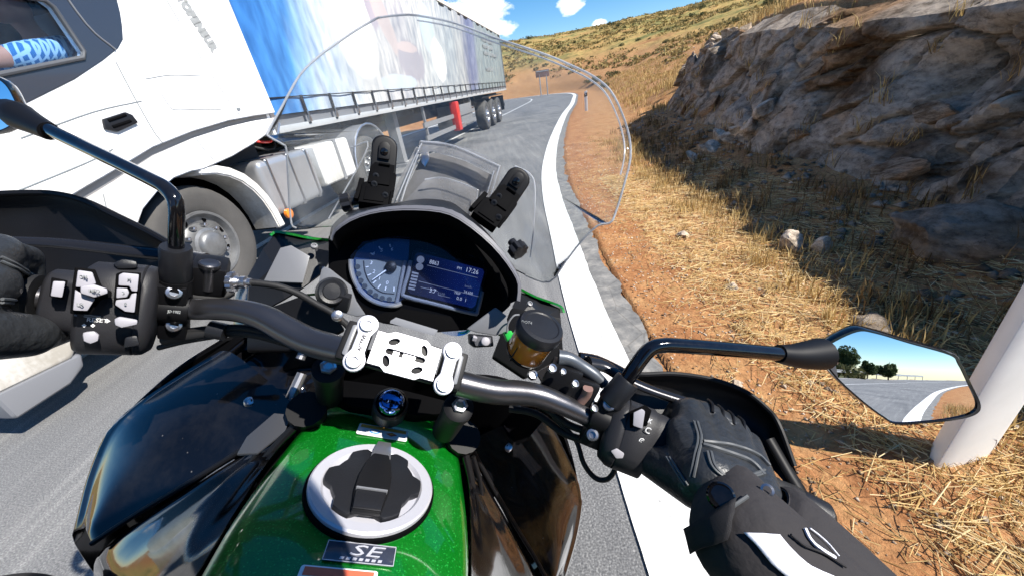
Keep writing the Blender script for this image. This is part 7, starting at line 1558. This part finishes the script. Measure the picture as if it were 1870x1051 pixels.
# hard knuckle guard: a padded bar with three cuts
def knuckle(kn, d, fw, up_, o):
    rows = []
    for j, (a, l) in enumerate(((-.022, .0085), (-.010, .0185), (.006, .0200), (.018, .013))):
        rows.append([kn[0] * (1 - t) + kn[3] * t + up_ * l * (1 - .5 * (2 * t - 1) ** 4) + fw * a + d * 0 for t in np.linspace(-.12, 1.12, 9)])
    m = MB(); m.patch(rows, 3, .004, direc=-up_); kb = rp(m, 'knuckle_pad', M['leather'], o, angle=60)
    for t in (.2, .38, .56, .74): q = kn[0] * (1 - t) + kn[3] * t; m = MB(); m.tube([q + up_ * .0185 - fw * .010, q + up_ * .0215 + fw * .002, q + up_ * .017 + fw * .016], .0016, 8, up=4); rp(m, 'knuckle_rib', M['matt_black'], kb)
knuckle(kR, dR_, fR, uR_, gR); knuckle(kL, dL_, fL, uL_, gL)
# jacket cuffs with a tab and press stud, stripes, piping
def cuff(w, el, fw, o_name, sgn, d, up_):
    ax = unit(el - w); c0 = w + ax * .030; m = MB(); pr = []
    for h_, r_ in ((-.004, .034), (.0, .041), (.004, .0445), (.03, .0475), (.06, .0495), (.09, .0505)): pr.append((h_, r_))
    m.lathe(c0, ax, pr, 40, closed=False); m.lathe(c0, ax, [(-.004, .036), (.02, .034)], 40, closed=False); return rp(m, 'cuff', M['textile'], rider, angle=60), ax, c0
cR, axc, c0R = cuff(wR, elR, fR, 'cuff', 1, dR_, uR_); cuff(wL, elL, fL, 'cuff', -1, dL_, uL_)
both_ = []
hc = rayhit(cR); hb = rayhit(rider)
def hit2(px, py, l=.0015):
    a, b = hc(px, py, l), hb(px, py, l)
    if a is None: return b
    if b is None: return a
    return a if np.linalg.norm(a) < np.linalg.norm(b) else b
def patch_on(nm, pts, mat, n=10, lift_=.002, parent=None):
    """cloth piece laid on the sleeve: fills a pixel quad strip (left edge, right edge)"""
    L, Rr = pts; L = catmull(np.array(L, float), 5); Rr = catmull(np.array(Rr, float), 5); L = L[np.linspace(0, len(L) - 1, 14).astype(int)]; Rr = Rr[np.linspace(0, len(Rr) - 1, 14).astype(int)]
    rows = []
    for a, b in zip(L, Rr):
        row = [hit2(*(a * (1 - t) + b * t), lift_) for t in np.linspace(0, 1, 8)]
        if any(x is None for x in row): continue
        rows.append(row)
    if len(rows) < 3: return None
    m = MB(); m.patch(rows, 1, .0012); return rp(m, nm, mat, parent or rider, angle=180)
patch_on('white_stripe', ([(1358, 972), (1385, 1000), (1410, 1030), (1440, 1056), (1470, 1090)], [(1420, 975), (1440, 1000), (1475, 1030), (1530, 1056), (1570, 1080)]), M['reflective'])
patch_on('cuff_tab', ([(1248, 935), (1262, 975), (1272, 1015)], [(1345, 885), (1345, 925), (1330, 1000)]), M['textile_dark'], lift_=.004)
for pts, r, mt in (([(1290, 985), (1310, 955), (1335, 930), (1365, 908)], .0016, 'leather_seam'), ([(1466, 965), (1476, 985), (1495, 1002), (1520, 1018)], .0014, 'reflective'), ([(1475, 965), (1492, 978), (1512, 997), (1528, 1016)], .0006, 'reflective'), ([(1440, 975), (1465, 995), (1500, 1010), (1540, 1035)], .001, 'textile_dark')):
    q = [hit2(x, y, .002) for x, y in catmull(np.array(pts, float), 6)]; q = [x for x in q if x is not None]
    if len(q) > 3: m = MB(); m.tube(q, r, 6); rp(m, 'sleeve_piping', M[mt])
q = hit2(1320, 912, .004)
if q is not None: m = MB(); nrm_ = unit(-q); m.lathe(q, nrm_, [(-.002, .0105), (.002, .0105), (.0035, .009), (.003, .007), (.0035, .001)], 24); rp(m, 'press_stud', M['gloss_black'])
q = hit2(1399, 897, .002)
if q is not None: m = MB(); m.lathe(q, unit(-q), [(-.001, .0048), (.001, .0048), (.0015, .003), (.0006, .0028)], 16, closed=False); rp(m, 'eyelet', M['steel'])
# helmet, boots
m = MB(); pr = [(.150 * math.sin(a), .135 * math.cos(a)) for a in np.linspace(-.62, 1.565, 16)]; m.lathe(head, (0, 0, 1), pr, 36, sx=.96, closed=True); hm = rp(m, 'helmet', M['gloss_black'], angle=60)
m = MB(); m.patch([[head + A(.128 * math.sin(a), .132 * math.cos(a), z) for a in np.linspace(-1.1, 1.1, 9)] for z in (-.055, -.01, .05)], 3, .004); rp(m, 'visor', M['dash_glass'], hm, angle=60)
for k in (ankR, ankL): m = MB(); m.box(k + A(0, .08, -.075), .042, .14, .016); rp(m, 'boot_sole', M['rubber'], rider, bevel=.01)
